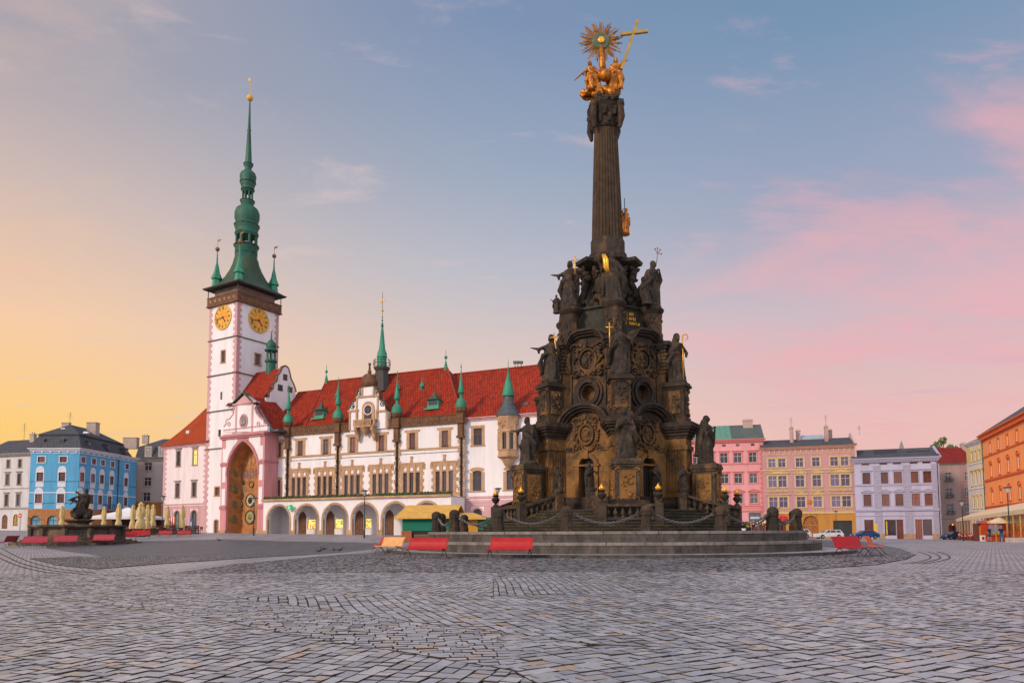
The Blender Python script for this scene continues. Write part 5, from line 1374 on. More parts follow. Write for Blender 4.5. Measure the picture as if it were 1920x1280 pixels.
# small lantern turret on that roof
C2p = lambda y: Z(B_, C2(717, y), -3.5)
lu = U(B_, C2(717, 1100), -3.5); pm = 1350 / B_.at_u(lu, -3.5).y * 4.267; lr = lambda p: p / pm
mb = B_.mb(); lc = (lu, 3.5, 0)
mb.lathe([(lr(40), C2p(1215)), (lr(38), C2p(1110)), (lr(50), C2p(1105)), (lr(50), C2p(1090)), (lr(38), C2p(1086))], 8, lc, ph=PI / 8)
mb.lathe([(lr(38), C2p(1025)), (lr(54), C2p(1015)), (lr(50), C2p(1005)), (lr(36), C2p(995)), (lr(42), C2p(975)), (lr(38), C2p(955)), (lr(20), C2p(935)), (lr(6), C2p(918)), (lr(3), C2p(860))], 12, lc)
for k in range(6):
 an = k * PI / 3; mb.tube([(lu + lr(32) * math.cos(an), 3.5 + lr(32) * math.sin(an), C2p(1088)), (lu + lr(32) * math.cos(an), 3.5 + lr(32) * math.sin(an), C2p(1020))], lr(6), 6)
lt = mb.build('lantern_turret', M_COPPERD, bk, auto=45)
mb = B_.mb(); mb.ball((lu, 3.5, C2p(850)), lr(11), 8); mb.tube([(lu, 3.5, C2p(850)), (lu, 3.5, C2p(780))], .03, 5); mb.build('ball_finial', M_GOLDP, lt)
# ================================================================ houses at the left
def simple_row(face, par, crop, centres, hw, y0, y1, ref, kind=None, **kw):
 """same-height openings; returns hole tuples. ref = x at which y0 (sill) and y1 (head) were read"""
 z0, z1 = Z(face, crop(ref, y0)), Z(face, crop(ref, y1))
 out = []
 for x in centres:
  u = U(face, crop(x, (y0 + y1) / 2)); out.append((u - hw, u + hw, z0, z1, kind))
 return out
# --- white house, far left
A1 = Face(XY(55, 131), R(18), 'white_house', 'white three storey house with grey dressings at the left edge', 'house')
r = A1.root; zE1 = Z(A1, C1(235, 378)); uA1 = -14.0
rows = [simple_row(A1, r, C1, [-42, 67, 160], .36, 497, 437, 67), simple_row(A1, r, C1, [-42, 60, 153], .42, 635, 548, 60), simple_row(A1, r, C1, [-42, 52, 145], .42, 803, 712, 52)]
gr = [(*simple_row(A1, r, C1, [37], .72, 985, 872, 37)[0][:4], 'round'), (*simple_row(A1, r, C1, [125], .64, 962, 868, 125)[0][:4], 'round')]
wall(A1.mb(), uA1, 0, gzb, zE1, sum(rows, []) + gr, side=12).build('wall', mat_plaster('cream_white', (.62, .58, .60), dirt=.3), r)
GS = mat('grey_trim', (.30, .27, .25), .85, .25, 2)
for i, rw in enumerate(rows):
 for h in rw: window(A1, r, *h[:4], None, M_WOODB, M_GLASS, 'cross', surround=True, sw=.18, sm=GS, hood=None if i == 0 else 'flat', fw=.06)
mb = A1.mb(); fill_head(mb, *gr[0][:4], 'round', .15); o = mb.build('door', M_WOODB, r)
window(A1, r, *gr[1][:4], 'round', M_DARKM, mat('shop_glass_warm', (.35, .18, .03), .3, .6, 1.5, emit=.35), 'mid', surround=False)
band(A1, r, uA1, 0, Z(A1, C1(200, 820)), .3, GS, .12); band(A1, r, uA1, 0, Z(A1, C1(200, 660)), .12, GS, .08)
cornice(A1, r, uA1, 0, zE1 + .05, .6, .45, GS, dent=.4)
u, z = A1.uz(*C1(250, 272), -6); o = gable_roof(A1, r, uA1, 0, zE1, z, 12, mat_tiles('dark_slate_tiles', (.125, .13, .155), (.085, .09, .11), .35))
chimney(A1, r, U(A1, C1(265, 250), -5), 5, z - 1, Z(A1, C1(265, 234), -5), 1.1)
mb = A1.mb(); mb.lathe([(.45, 0), (.45, .05), (.38, .06), (.01, .06)], 20, M=Matrix.Translation((U(A1, C1(163, 880), .4), -.4, Z(A1, C1(163, 880), .4))) @ Matrix.Rotation(PI / 2, 4, 'X'))
sg = empty('no_entry_sign', A1.at_u(U(A1, C1(163, 880), .4), 2.0), -R(18), 'round red no entry sign on a post before the white house', 'road sign');
p = A1.at_u(U(A1, C1(163, 880), 2.0), 2.0); sg.location = (p.x, p.y, 0); zc = Z(A1, C1(163, 880), 2.0)
m2 = MB(); m2.tube([(0, 0, gzb), (0, 0, zc + .3)], .04, 6); m2.build('post', M_DARKM, sg)
m2 = MB(); Bm = Matrix.Translation((0, -.05, zc)) @ Matrix.Rotation(PI / 2, 4, 'X'); m2.lathe([(.42, 0), (.42, .04)], 22, M=Bm); dsk = m2.build('disc', mat('sign_red', (.65, .02, .02), .5), sg)
m2 = MB(); m2.box(-.28, .28, -.07, .07, .045, .06, M=Bm); m2.build('bar', mat('sign_white', (.8, .8, .8), .5), dsk)
# --- blue corner house
BL = Face(XY(143.5, 130), R(0), 'blue_corner_house', 'bright blue corner house with ochre ground floor and slate mansard roof', 'house')
r = BL.root; BR = Face(BL.o[:2], R(-86), root=r)
ulB = U(BL, C1(237, 600)); urB = U(BR, C1(1090, 600)); zEB = Z(BL, C1(600, 345)); M_BLUE = mat_plaster('blue_paint', (.095, .36, .60), dirt=.3)
M_WT = mat('white_trim', (.66, .66, .72), .8, .1, 2)
M_BRICK = mat('orange_brick', (.42, .17, .055), .85, .25, 2.5, .5, 20, grime=(.25, .11, .05), gscale=1.4)
rl = [simple_row(BL, r, C1, [332, 507], .66, 455, 408, 332), simple_row(BL, r, C1, [320, 496], .62, 606, 534, 320), simple_row(BL, r, C1, [309, 486], .64, 780, 706, 309)]
zGB = Z(BL, C1(400, 828))
gl = [(*simple_row(BL, r, C1, [286], .95, 985, 878, 286)[0][:4], 'round'), (*simple_row(BL, r, C1, [420], .95, 985, 878, 420)[0][:4], 'round')]
wall(BL.mb(), ulB, 0, zGB, zEB, sum(rl, [])).build('wall', M_BLUE, r)
wall(BL.mb(), ulB, 0, gzb, zGB - .002, gl, y=-.08).build('ground_floor', M_BRICK, r)
zr = [(h[0][2], h[0][3]) for h in rl]
cr = [[660, 745, 817, 896, 1013], [655, 742, 814, 893, 1008], [645, 736, 806, 882, 1010]]
rr_ = []
for i in range(3): rr_.append([(U(BR, C1(x, 600)) - .60, U(BR, C1(x, 600)) + .60, zr[i][0] - (1.0 if (i == 2 and x == 882) else 0), zr[i][1]) for x in cr[i]])
wall(BR.mb(), 0, urB, zGB, zEB, [tuple(h) for h in sum(rr_, [])]).build('wall', M_BLUE, r)
mb = wall(BR.mb(), 0, urB, gzb, zGB - .002, [], y=-.08); mb.add([(urB, -.08, gzb), (urB, 12, gzb), (urB, 12, zEB), (urB, -.08, zEB)], [(0, 1, 2, 3)]); mb.build('ground_floor', M_BRICK, r)
for fc, rws in ((BL, rl), (BR, rr_)):
 for i, rw in enumerate(rws):
  for h in rw:
   a, b, c, d = h[:4]
   w_ = window(fc, r, a, b, c, d, None, M_WOODB, M_GLASSB, 'cross', surround=True, sw=.14, sm=M_WT, fw=.06)
   if i:
    mb = fc.mb(); mb.prism([(a - .14, d + .1)] + [(p[0], p[1]) for p in arch_pts(a - .14, b + .14, d + 1.15, 'round', 8)] + [(b + .14, d + .1)], -.045, .01, 'y')
    mb.box(a - .1, b + .1, -.04, .01, c - 1.0, c - .14); mb.ring(((a + b) / 2, d + .42), .35, .42, -.075, -.04, 10, a0=0, a1=PI); mb.build('niche_panel', M_WT, w_)
for fc, a, b in ((BL, ulB, 0), (BR, 0, urB)):
 cornice(fc, r, a, b, zEB + .1, .55, .5, M_WT); band(fc, r, a, b, zEB - .75, .12, M_WT, .08)
 for y_ in (606, 695, 778): band(fc, r, a, b, Z(BL, C1(400, y_)), .10 if y_ != 695 else .16, M_WT if y_ == 695 else mat('blue_ledge', (.05, .12, .22), .7), .05)
 mb = fc.mb(); u = a + .6
 while u < b - .3: mb.box(u - .09, u + .09, -.2, .01, zEB - .75, zEB - .42); u += 1.55
 mb.build('brackets', M_WT, r)
for h in gl: window(BL, r, *h[:4], 'round', M_BROWN, mat('shop_glass_cool', (.16, .36, .46), .2, .5, 1.2), 'cross', y=.25, surround=True, sw=.2, sm=M_BRICK, sill=False)
zM = Z(BL, C1(600, 236), -1.3); uxr, zxr = BL.uz(*C1(560, 152), -4.5); zMm = zEB + .1
L_, Wd = abs(ulB), urB
mb = BL.mb()   # in BL frame: x from ulB..0, y 0..Wd
th_ = R(-86 - 0)
fx = lambda u, y: (u, y)
P = [(ulB - .4, -.45, zMm), (.45, -.45, zMm), (.45, Wd, zMm), (ulB - .4, Wd, zMm)]; Q = [(ulB + .7, 1.1, zM), (-.95, 1.1, zM), (-.95, Wd - 1.5, zM), (ulB + .7, Wd - 1.5, zM)]
mb.add(P + Q, [(0, 1, 5, 4), (1, 2, 6, 5), (2, 3, 7, 6), (3, 0, 4, 7)])
uvmap(mb.build('mansard', MATS['dark_slate_tiles'], r))
mb = BL.mb(); e = .2; Q2 = [(ulB + .7 - e, 1.1 - e, zM + .12), (-.95 + e, 1.1 - e, zM + .12), (-.95 + e, Wd - 1.5, zM + .12), (ulB + .7 - e, Wd - 1.5, zM + .12)]
xr = (ulB) / 2 - .3; mb.add(Q2 + [(xr, 4.5, zxr), (xr, Wd - 5, zxr)], [(0, 1, 4), (1, 2, 5, 4), (2, 3, 5), (3, 0, 4, 5)]); mb.box(ulB + .5, -.75, .9, Wd - 1.4, zM - .05, zM + .1)
uvmap(mb.build('roof', MATS['dark_slate_tiles'], r))
for fc, lst in ((BL, (342, 497)), (BR, (700, 855, 1000))):
 for x in lst:
  y_ = 288 if fc is BL else {700: 302, 855: 328, 1000: 360}[x]
  u, z = fc.uz(*C1(x, y_), -.5); mb = fc.mb(); mb.box(u - .5, u + .5, .1, 1.3, z - .55, z + .35); mb.box(u - .65, u + .65, 0, 1.3, z + .35, z + .47); o = mb.build('dormer', M_SLATE, r)
  mb = fc.mb(); mb.box(u - .33, u + .33, .07, .098, z - .4, z + .25); mb.build('dormer_window', M_GLASS, o)
for x, y_ in ((512, 186), (692, 214)):
 u, z = BL.uz(*C1(x, y_), -3.2); mb = BL.mb(); mb.box(u - .45, u + .45, 2.8, 3.5, z - .25, z + .12, taper=.08); mb.build('skylight', M_WT, r)
chimney(BL, r, U(BL, C1(530, 160), -5), 5, zxr - 1.2, Z(BL, C1(530, 143), -5), 1.4, pots=0); chimney(BL, r, U(BL, C1(785, 195), -9) - 1.0, 9, zxr - 1.5, zxr + .9, 1.8, 1.4, pots=0)
downpipe(BR, r, U(BR, C1(940, 640)), zGB, zEB)
mb = BR.mb(); a, b = U(BR, C1(795, 810)), U(BR, C1(930, 810)); z = zGB + .15; mb.box(a, b, -1.0, -.08, z - .2, z); o = mb.build('balcony', mat('balcony_slab', (.3, .25, .22), .8), r)
mb = BR.mb(); n = 22
for k in range(n + 1): u = a + (b - a) * k / n; mb.box(u - .02, u + .02, -.98, -.94, z, z + .95)
mb.box(a, b, -.985, -.935, z + .95, z + 1.0); mb.build('railing', mat('blue_rail', (.04, .10, .22), .5), o)
mb = BL.mb(); u = ulB + .5
a_ = antenna(BL.at_u(U(BL, C1(560, 130), -5), -5).x, 135, zxr + .2, 2.2, 'thin aerial on the ridge of the blue corner house');
p = at(*C1(192, 272), 138); antenna(p.x, 138, p.z, 3.2, 'tall aerial above the white house at the far left')
# --- narrow grey house beside the wing
GH = Face(XY(252, 151), R(0), 'grey_house', 'narrow grey house with ochre shopfront and dark mansard between blue house and wing', 'house')
r = GH.root; a0, a1 = 0, U(GH, (312, 900)); zg = Z(GH, C1(1200, 435)); zg2 = Z(GH, C1(1200, 772))
rw = [simple_row(GH, r, C1, [1185], .75, 520, 455, 1185)[0], simple_row(GH, r, C1, [1180], .75, 643, 575, 1180)[0], simple_row(GH, r, C1, [1172], .75, 766, 695, 1172)[0]]
wall(GH.mb(), a0, a1, zg2, zg, rw, side=8).build('wall', mat_plaster('grey_render', (.42, .36, .35), dirt=.2), r)
g1 = simple_row(GH, r, C1, [1175], .9, 925, 842, 1175)[0]
wall(GH.mb(), a0, a1, gzb, zg2 - .002, [g1], y=-.05).build('ground_floor', mat_plaster('ochre_render', (.38, .15, .03), dirt=.4), r)
for h in rw + [g1]: window(GH, r, *h[:4], None, M_WOODW, M_GLASS, 'cross', surround=True, sw=.12, sm=GS)
cornice(GH, r, a0, a1, zg + .1, .4, .35, GS); zr_ = Z(GH, C1(1220, 330), -1.2); zr2_ = Z(GH, C1(1215, 268), -5)
mb = GH.mb(); mb.add([(a0 - .3, -.35, zg + .1), (a1 + .3, -.35, zg + .1), (a1 + .3, 1.1, zr_), (a0 - .3, 1.1, zr_), (a1 - 1, 5, zr2_), (a0 + 3, 5, zr2_), (a0 - .3, 9, zr_), (a1 + .3, 9, zr_)], [(0, 1, 2, 3), (3, 2, 4, 5), (3, 5, 6), (2, 7, 4), (5, 4, 7, 6)])
uvmap(mb.build('roof', MATS['dark_slate_tiles'], r))
for x in (1192, 1300):
 u, z = GH.uz(*C1(x, 370), -.2); mb = GH.mb(); mb.box(u - .8, u + .8, -.1, 1.5, z - 1.2, z + 1.2); o = mb.build('dormer', GS, r); window(Face(GH.at_u(u, .1)[:2], 0, root=r), o, -.6, .6, z - 1.0, z + 1.0, None, M_WOODW, M_GLASS, 'cross', y=-.01);
chimney(GH, r, U(GH, C1(1050, 270), -6), 6, zr2_ - 2, Z(GH, C1(1050, 262), -6), 3.0, 1.2, pots=0); chimney(GH, r, U(GH, C1(1165, 270), -5), 5, zr2_ - 1, Z(GH, C1(1165, 245), -5), 1.3)
# ================================================================ houses at the right
def roof_front(face, par, a, b, ze, zr, d, m, over=.35, xl=0, xr=0, y0=-.4):
 mb = face.mb(); mb.add([(a - over, y0, ze), (b + over, y0, ze), (b + over - xr, d, zr), (a - over + xl, d, zr), (a - over, 2 * d, ze), (b + over, 2 * d, ze)], [(0, 1, 2, 3), (3, 2, 5, 4)])
 mb.box(a - over, b + over, y0, y0 + .1, ze - .12, ze - .003)
 return uvmap(mb.build('roof', m, par))
# --- lilac house
K = Face(XY(1606, 140), R(20), 'lilac_house', 'pale lilac three storey house with brown windows and slate roof', 'house')
r = K.root; b_ = U(K, C6(728, 800)); zE = Z(K, C6(400, 474)); M_LIL = mat_plaster('lilac_paint', (.46, .45, .62), dirt=.15); M_LILT = mat('lilac_trim_shade', (.37, .36, .50), .8, .12, 3)  # trim darker than the wall, painting in the hoods' shadow lines
ra = simple_row(K, r, C6, [172, 305, 408, 533, 629], .72, 522, 503, 408); r1 = simple_row(K, r, C6, [178, 311, 414, 538, 635], .68, 663, 577, 414)
r2 = simple_row(K, r, C6, [186, 321, 426, 549, 647], .68, 831, 742, 426)
g = [prect(K, C6, 163, 232, 936, 1020), prect(K, C6, 316, 402, 934, 1055), prect(K, C6, 406, 457, 934, 1082), prect(K, C6, 547, 598, 932, 1084), prect(K, C6, 602, 672, 932, 1058)]
zt_ = g[1][3]; g = [(a, b, max(c, .2) if k in (0, 1, 4) else gzb + .2, zt_) for k, (a, b, c, d) in enumerate(g)]
wall(K.mb(), 0, b_, gzb, zE, ra + r1 + r2 + g, side=11).build('wall', M_LIL, r)
for h in ra: window(K, r, *h[:4], None, M_LILT, M_GLASSB, '', surround=False)
for h in r1: window(K, r, *h[:4], None, M_WOODB, M_GLASSB, 'cross', surround=True, sw=.2, sm=M_LILT, hood='flat')
for h in r2: window(K, r, *h[:4], None, M_WOODB, M_GLASSB, 'cross', surround=True, sw=.2, sm=M_LILT, hood='tri')
M_RW = mat('red_brown_wood', (.22, .055, .025), .55, .25, 3)
for k, h in enumerate(g):
 w_ = window(K, r, *h[:4], None, M_RW, M_GLASS if k in (1, 4) else M_GLASSB, 'mid' if k in (0, 2, 3) else '', surround=False, fw=.12)
 if k in (2, 3): w_.name = 'shop_door'
mb = K.mb(); a, b, c, d = g[1]; mb.box(a + .25, a + .45, .1, .14, c + .2, d - .3); mb.build('poster', mat('poster_yellow', (.7, .45, .05), .5), r)
for x in (262, 487, 700):
 u = U(K, C6(x, 700)); mb = K.mb(); z = gzb; q = 0
 while z < zE - 1.5:
  mb.box(u - .65, u + .65, -.1, .01, z, z + .3); z += .36
 mb.build('rusticated_strip', M_LILT, r)
for y_, h_, o_ in ((672, .3, .15), (862, .4, .25), (905, .15, .1)): band(K, r, 0, b_, Z(K, C6(400, y_)), h_, M_LILT, o_)
mb = K.mb()
for x0, x1 in ((0, g[0][0] - .02), (g[0][1] + .02, g[1][0] - .02), (g[2][1] + .02, g[3][0] - .02), (g[4][1] + .02, b_)): mb.box(x0, x1, -.13, .01, gzb, .55)
mb.build('plinth', mat('sandstone_plinth', (.38, .24, .17), .85, .2, 2), r)
cornice(K, r, 0, b_, zE + .1, .9, .65, M_LILT, dent=.5)
zr = Z(K, C6(430, 402), -5.5); roof_front(K, r, 0, b_, zE + .05, zr, 5.5, MATS['dark_slate_tiles'], y0=-.6)
mb = K.mb(); u = U(K, C6(725, 420)); mb.box(u - .2, u + .2, -.3, 5.5, zE, zE + .2); mb.add([(u - .2, -.4, zE), (u + .25, -.4, zE), (u + .25, 5.5, zr + .3), (u - .2, 5.5, zr + .3), (u - .2, 5.5, zE), (u + .25, 5.5, zE)], [(0, 1, 2, 3), (0, 3, 4), (1, 5, 2)]); mb.build('fire_wall', M_LILT, r)
downpipe(K, r, b_ - .15, gzb, zE);
for x, y_ in ((320, 430), (570, 440)):
 u, z = K.uz(*C6(x, y_), -2.5); mb = K.mb()
 for k in range(3): mb.tube([(u - 2, 2.0 + k * .4, z - .1 + k * .3), (u + 2, 2.0 + k * .4, z - .1 + k * .3)], .05, 4)
 mb.build('snow_rails', M_DARKM, r)
mb = K.mb(); a, c = K.uz(*C6(248, 995), .1); mb.box(a - .35, a + .35, -.12, -.02, c - .7, c + .7); mb.build('notice_board', MATS['poster_yellow'], r)
# --- mauve house with ochre ground floor
J = Face(XY(1433, 146), R(17), 'mauve_house', 'mauve four storey house with cream window frames and ochre ground floor', 'house')
r = J.root; b_ = U(J, C5(1300, 700)); zE = Z(J, C5(950, 385)); M_MAU = mat_plaster('mauve_paint', (.50, .265, .29), dirt=.15); M_CRM = mat('cream_trim', (.60, .44, .22), .8, .15, 2)
zg_ = Z(J, C5(950, 884))
r1 = simple_row(J, r, C5, [670, 744, 877, 1000, 1137, 1216], .72, 537, 470, 1000); r2 = simple_row(J, r, C5, [675, 749, 881, 1007, 1143, 1222], .82, 687, 600, 1007)
r3 = simple_row(J, r, C5, [682, 757, 889, 1014, 1152, 1231], .82, 842, 761, 1014)
wall(J.mb(), 0, b_, zg_, zE, r1 + r2 + r3, side=12).build('wall', M_MAU, r)
dg = prect(J, C5, 905, 1018, 905, 1055); gg = prect(J, C5, 1130, 1272, 942, 1055); ds = prect(J, C5, 640, 700, 930, 1050)
gh = [(dg[0], dg[1], gzb, dg[3], 'round'), (gg[0], gg[1], gzb, gg[3]), (ds[0], ds[1], gzb, ds[3])]
M_OCR = mat_plaster('ochre_paint', (.50, .24, .05), dirt=.35)
wall(J.mb(), 0, b_, gzb, zg_ - .002, gh, y=-.06, depth=.4).build('ground_floor', M_OCR, r)
mb = J.mb(); fill_head(mb, *gh[0][:4], 'round', .3); o = mb.build('door', mat('arched_door', (.28, .10, .03), .6, .3, 2), r)
mb = J.mb(); a, b, c, d, _ = gh[0]; m_ = (a + b) / 2; zz = c + (d - c) * .62
mb.box(a, b, .2, .28, zz, zz + .15); mb.ring((m_, zz + .15), .1, .3, .2, .28, 10, a0=0, a1=PI); mb.ring((m_, zz + .15), .8, .9, .2, .28, 14, a0=0, a1=PI)
for k in range(1, 6): an = PI * k / 6; mb.box(-.03, .03, 0, 1.4, 0, .05, M=Matrix.Translation((m_, .26, zz + .15)) @ Matrix.Rotation(an - PI / 2, 4, 'Y') @ Matrix.Rotation(PI / 2, 4, 'X') if False else Matrix.Translation((m_, .25, zz + .15)) @ Matrix.Rotation(PI / 2, 4, 'X') @ Matrix.Rotation(an - PI / 2, 4, 'Z'))
mb.box(m_ - .05, m_ + .05, .2, .28, c, zz); mb.build('fanlight', M_OCR, o)
for k, h in enumerate(gh[1:]): mb = J.mb(); mb.box(h[0], h[1], .25, .3, h[2], h[3]); mb.build('garage_door' if k == 0 else 'shop_door', mat('garage_dark', (.03, .035, .04), .35, .3, 1), r)
for i, (rw, hd) in enumerate(((r1, None), (r2, 'tri'), (r3, 'tri'))):
 for k, h in enumerate(rw):
  pair = k in (0, 1, 4, 5)
  w_ = window(J, r, *h[:4], None, M_WOODW, glass_mat('window_glass_violet', (.07, .045, .09), .1), 'cross', surround=True, sw=.26, sm=M_CRM, hood=None if (pair or i == 0) else 'tri')
  a, b, c, d = h[:4]
  if i: mb = J.mb();
  if i:
   n = 7; mb.box(a - .25, b + .25, -.16, .01, c - .95, c - .85)
   for q in range(n): x = a - .1 + (b - a + .2) * q / (n - 1); mb.box(x - .06, x + .06, -.12, .01, c - .85, c - .18)
   mb.build('balustrade', M_CRM, w_)
 if i:
  for k in (0, 4):
   a, b, d = rw[k][0] - .35, rw[k + 1][1] + .35, rw[k][3]
   mb = J.mb(); z = d + .4; mb.box(a - .2, b + .2, -.22, .01, z, z + .14)
   if i == 1: m_ = (a + b) / 2; mb.prism([(a - .2, z + .14), (b + .2, z + .14), (m_, z + .75)], -.1, .01, 'y'); mb.prism([(a - .2, z + .14), (a - .2, z + .26), (m_, z + .88), (b + .2, z + .26), (b + .2, z + .14), (m_, z + .75)], -.25, -.1, 'y')
   mb.box(rw[k][1] + .27, rw[k + 1][0] - .27, -.07, .01, rw[k][2] - .9, d + .3); mb.build('paired_hood', M_CRM, r)
band(J, r, 0, b_, zg_, .3, M_CRM, .2); band(J, r, 0, b_, Z(J, C5(950, 558)), .25, M_CRM, .12); band(J, r, 0, b_, Z(J, C5(950, 715)), .12, M_CRM, .08)
mb = J.mb(); u, z = J.uz(*C5(953, 803)); mb.lathe([(.55, 0), (.5, .08), (.1, .12)], 18, M=Matrix.Translation((u, -.01, z)) @ Matrix.Rotation(PI / 2, 4, 'X')); mb.build('round_plaque', mat('plaque', (.5, .14, .04), .6), r)
cornice(J, r, 0, b_, zE + .15, .7, .6, mat('cornice_pink', (.48, .27, .22), .8, .15, 2), dent=.6)
mb = J.mb(); u = .4;
while u < b_ - .2: mb.box(u - .1, u + .1, -.15, .01, zE - 1.35, zE - .6); u += 1.0
mb.box(0, b_, -.06, .01, zE - 1.5, zE - 1.36); mb.build('frieze_brackets', M_CRM, r)
zr = Z(J, C5(960, 330), -5.5); roof_front(J, r, 0, b_, zE + .15, zr, 5.5, MATS['dark_slate_tiles'], y0=-.6)
mb = J.mb(); mb.prism([(-.4, zE - 3), (-.4, zE + .2), (4.5, zr + .9), (5.3, zr + .9), (12, zE), (12, zE - 3)], b_ - .05, b_ + .3, 'x'); mb.build('fire_wall', mat_plaster('pale_render', (.60, .42, .40)), r)
cm_ = mat_plaster('chimney_render', (.48, .33, .30), dirt=.5)
for x0, x1, yt, d_ in ((803, 830, 255, 3), (850, 882, 275, 5), (1063, 1090, 245, 3), (1095, 1120, 270, 5)):
 a, b = U(J, C5(x0, 300), -d_), U(J, C5(x1, 300), -d_); chimney(J, r, (a + b) / 2, d_, zE, Z(J, C5(x0, yt), -d_), b - a, .9, cm_)
mb = J.mb(); a, b = U(J, C5(860, 305), -5), U(J, C5(1060, 305), -5); z = Z(J, C5(950, 322), -5); z2_ = Z(J, C5(950, 300), -6); mb.add([(a, 5, z), (b, 5, z), (b, 6.5, z2_), (a, 6.5, z2_)], [(0, 1, 2, 3)]); mb.box(a, b, 5, 5.2, z - 1, z - .01); mb.build('roof_light', mat('zinc', (.35, .40, .48), .35, .1, 1), r)
for x, yb, yt in ((815, 255, 170), (1075, 245, 148), (1325, 290, 232)):
 p = at(*C5(x, yb), 151); antenna(p.x, 151, p.z, (at(*C5(x, yt), 151).z - p.z), {815: 'aerial on the left chimney of the mauve house', 1075: 'aerial on the right chimney of the mauve house', 1325: 'aerial above the gable end of the mauve house'}[x])
# --- pink house
I_ = Face(XY(1436, 147), R(13), 'pink_house', 'bright pink four storey house behind the right statue', 'house')
r = I_.root; a_ = U(I_, (1262, 900)); zE = Z(I_, C5(400, 338)); M_PK = mat_plaster('pink_paint', (.74, .34, .37), dirt=.15); M_PK2 = mat('pink_dark_trim', (.64, .20, .20), .8, .15, 3)
xs = [105, 208, 310, 413, 526]; ra = [(U(I_, C5(x, 380)) - .4, U(I_, C5(x, 380)) + .4, Z(I_, C5(408, 387)), Z(I_, C5(408, 367))) for x in xs]
xs2 = [x + 3 for x in xs]
r1 = simple_row(I_, r, C5, xs, .78, 509, 434, 413); r2 = simple_row(I_, r, C5, [x + 5 for x in xs], .78, 663, 590, 418); r3 = simple_row(I_, r, C5, [x + 10 for x in xs], .78, 815, 741, 423)
dS = prect(I_, C5, 500, 585, 885, 1000); dS = (dS[0], dS[1], gzb, dS[3])
mb = wall(I_.mb(), a_, 0, gzb, zE, ra + r1 + r2 + r3 + [dS], side=11)
zr = Z(I_, C5(400, 228), -5.5)
mb.add([(0, 0, zE), (0, 11, zE), (0, 5.5, zr + .4)], [(0, 1, 2)]); mb.build('wall', M_PK, r)
for h in ra: window(I_, r, *h[:4], None, M_PK2, M_GLASS, '', surround=False)
for rw, hd in ((r1, 'flat'), (r2, 'flat'), (r3, 'tri')):
 for h in rw: window(I_, r, *h[:4], None, M_WOODW, M_GLASS, 'cross', surround=True, sw=.22, sm=M_PK2, hood=hd)
w_ = window(I_, r, *dS, None, M_DARKM, M_GLASS, 'mid', surround=True, sw=.15, sm=GS, sill=False)
mb = I_.mb(); m_ = (dS[0] + dS[1]) / 2; mb.box(m_ - .9, m_ + .9, .02, .1, dS[3] - 1.2, dS[3] - .75); mb.build('shop_sign', mat('pale_sign', (.45, .60, .66), .5), w_)
for y_, h_, o_ in ((518, .2, .12), (833, .22, .14), (850, .1, .1), (870, .3, .16)): band(I_, r, a_, 0, Z(I_, C5(400, y_)), h_, M_PK2, o_)
cornice(I_, r, a_, 0, zE + .15, .7, .6, M_PK2, dent=.6)
quoins(I_, r, 0, .5, .8, zg_ , zE - .8, -1, M_PK2, .5)
mid_u = U(I_, C5(365, 300)); gcop = mat('green_roof_sheet', (.10, .25, .18), .6, .2, 1.5)
mb = I_.mb(); mb.add([(a_ - .3, -.6, zE + .15), (mid_u, -.6, zE + .15), (mid_u, 5.5, zr), (a_ - .3, 5.5, zr)], [(0, 1, 2, 3)]); u = a_
while u < mid_u: mb.add([(u, -.6, zE + .22), (u + .06, -.6, zE + .22), (u + .06, 5.5, zr + .07), (u, 5.5, zr + .07)], [(0, 1, 2, 3)]); u += 1.1
mb.build('roof', gcop, r)['label'] = 'green sheet metal half of the roof'
mb = I_.mb(); mb.add([(mid_u + .01, -.6, zE + .15), (.2, -.6, zE + .15), (.2, 5.5, zr), (mid_u + .01, 5.5, zr), (a_, 11.3, zE), (.2, 11.3, zE), (a_, 5.5, zr - .002)], [(0, 1, 2, 3), (6, 2, 5, 4)]); uvmap(mb.build('roof', mat_tiles('grey_green_slate', (.15, .19, .18), (.11, .14, .14), .4), r))
a, b = U(I_, C5(452, 220), -4.5), U(I_, C5(525, 220), -4.5); chimney(I_, r, (a + b) / 2, 4.5, zr - 2, Z(I_, C5(488, 196), -4.5), b - a, .8, cm_, pots=5)
# --- taupe house with red roof
L2 = Face(XY(1758, 148), R(0), 'taupe_house', 'small taupe house with plain red roof and dark archway', 'house')
r = L2.root; b_ = U(L2, C6(888, 800)); zE = Z(L2, C6(800, 512)); M_TAU = mat_plaster('taupe_render', (.42, .28, .25), dirt=.25)
rw = [simple_row(L2, r, C6, [793 + k * 7], .62, a, b, 793)[0] for k, (a, b) in enumerate(((640, 582), (762, 700), (885, 818)))]
ar = prect(L2, C6, 795, 850, 965, 1060); ar = (ar[0], ar[1], gzb, ar[3], 'round')
wall(L2.mb(), 0, b_, gzb, zE, rw + [ar], side=10, depth=.5).build('wall', M_TAU, r)
mb = L2.mb(); fill_head(mb, *ar[:4], 'round', .45); mb.build('archway', mat('arch_glow', (.12, .03, .01), .7, .5, 1.5), r)
mb = L2.mb(); m_ = (ar[0] + ar[1]) / 2; mb.tube([(m_ + .3, .3, 2.2), (m_ + .3, .3, 4.2)], .12, 8); mb.build('passage_lamp', mat('lamp_orange', (1, .35, .03), .5, emit=2.2), r)
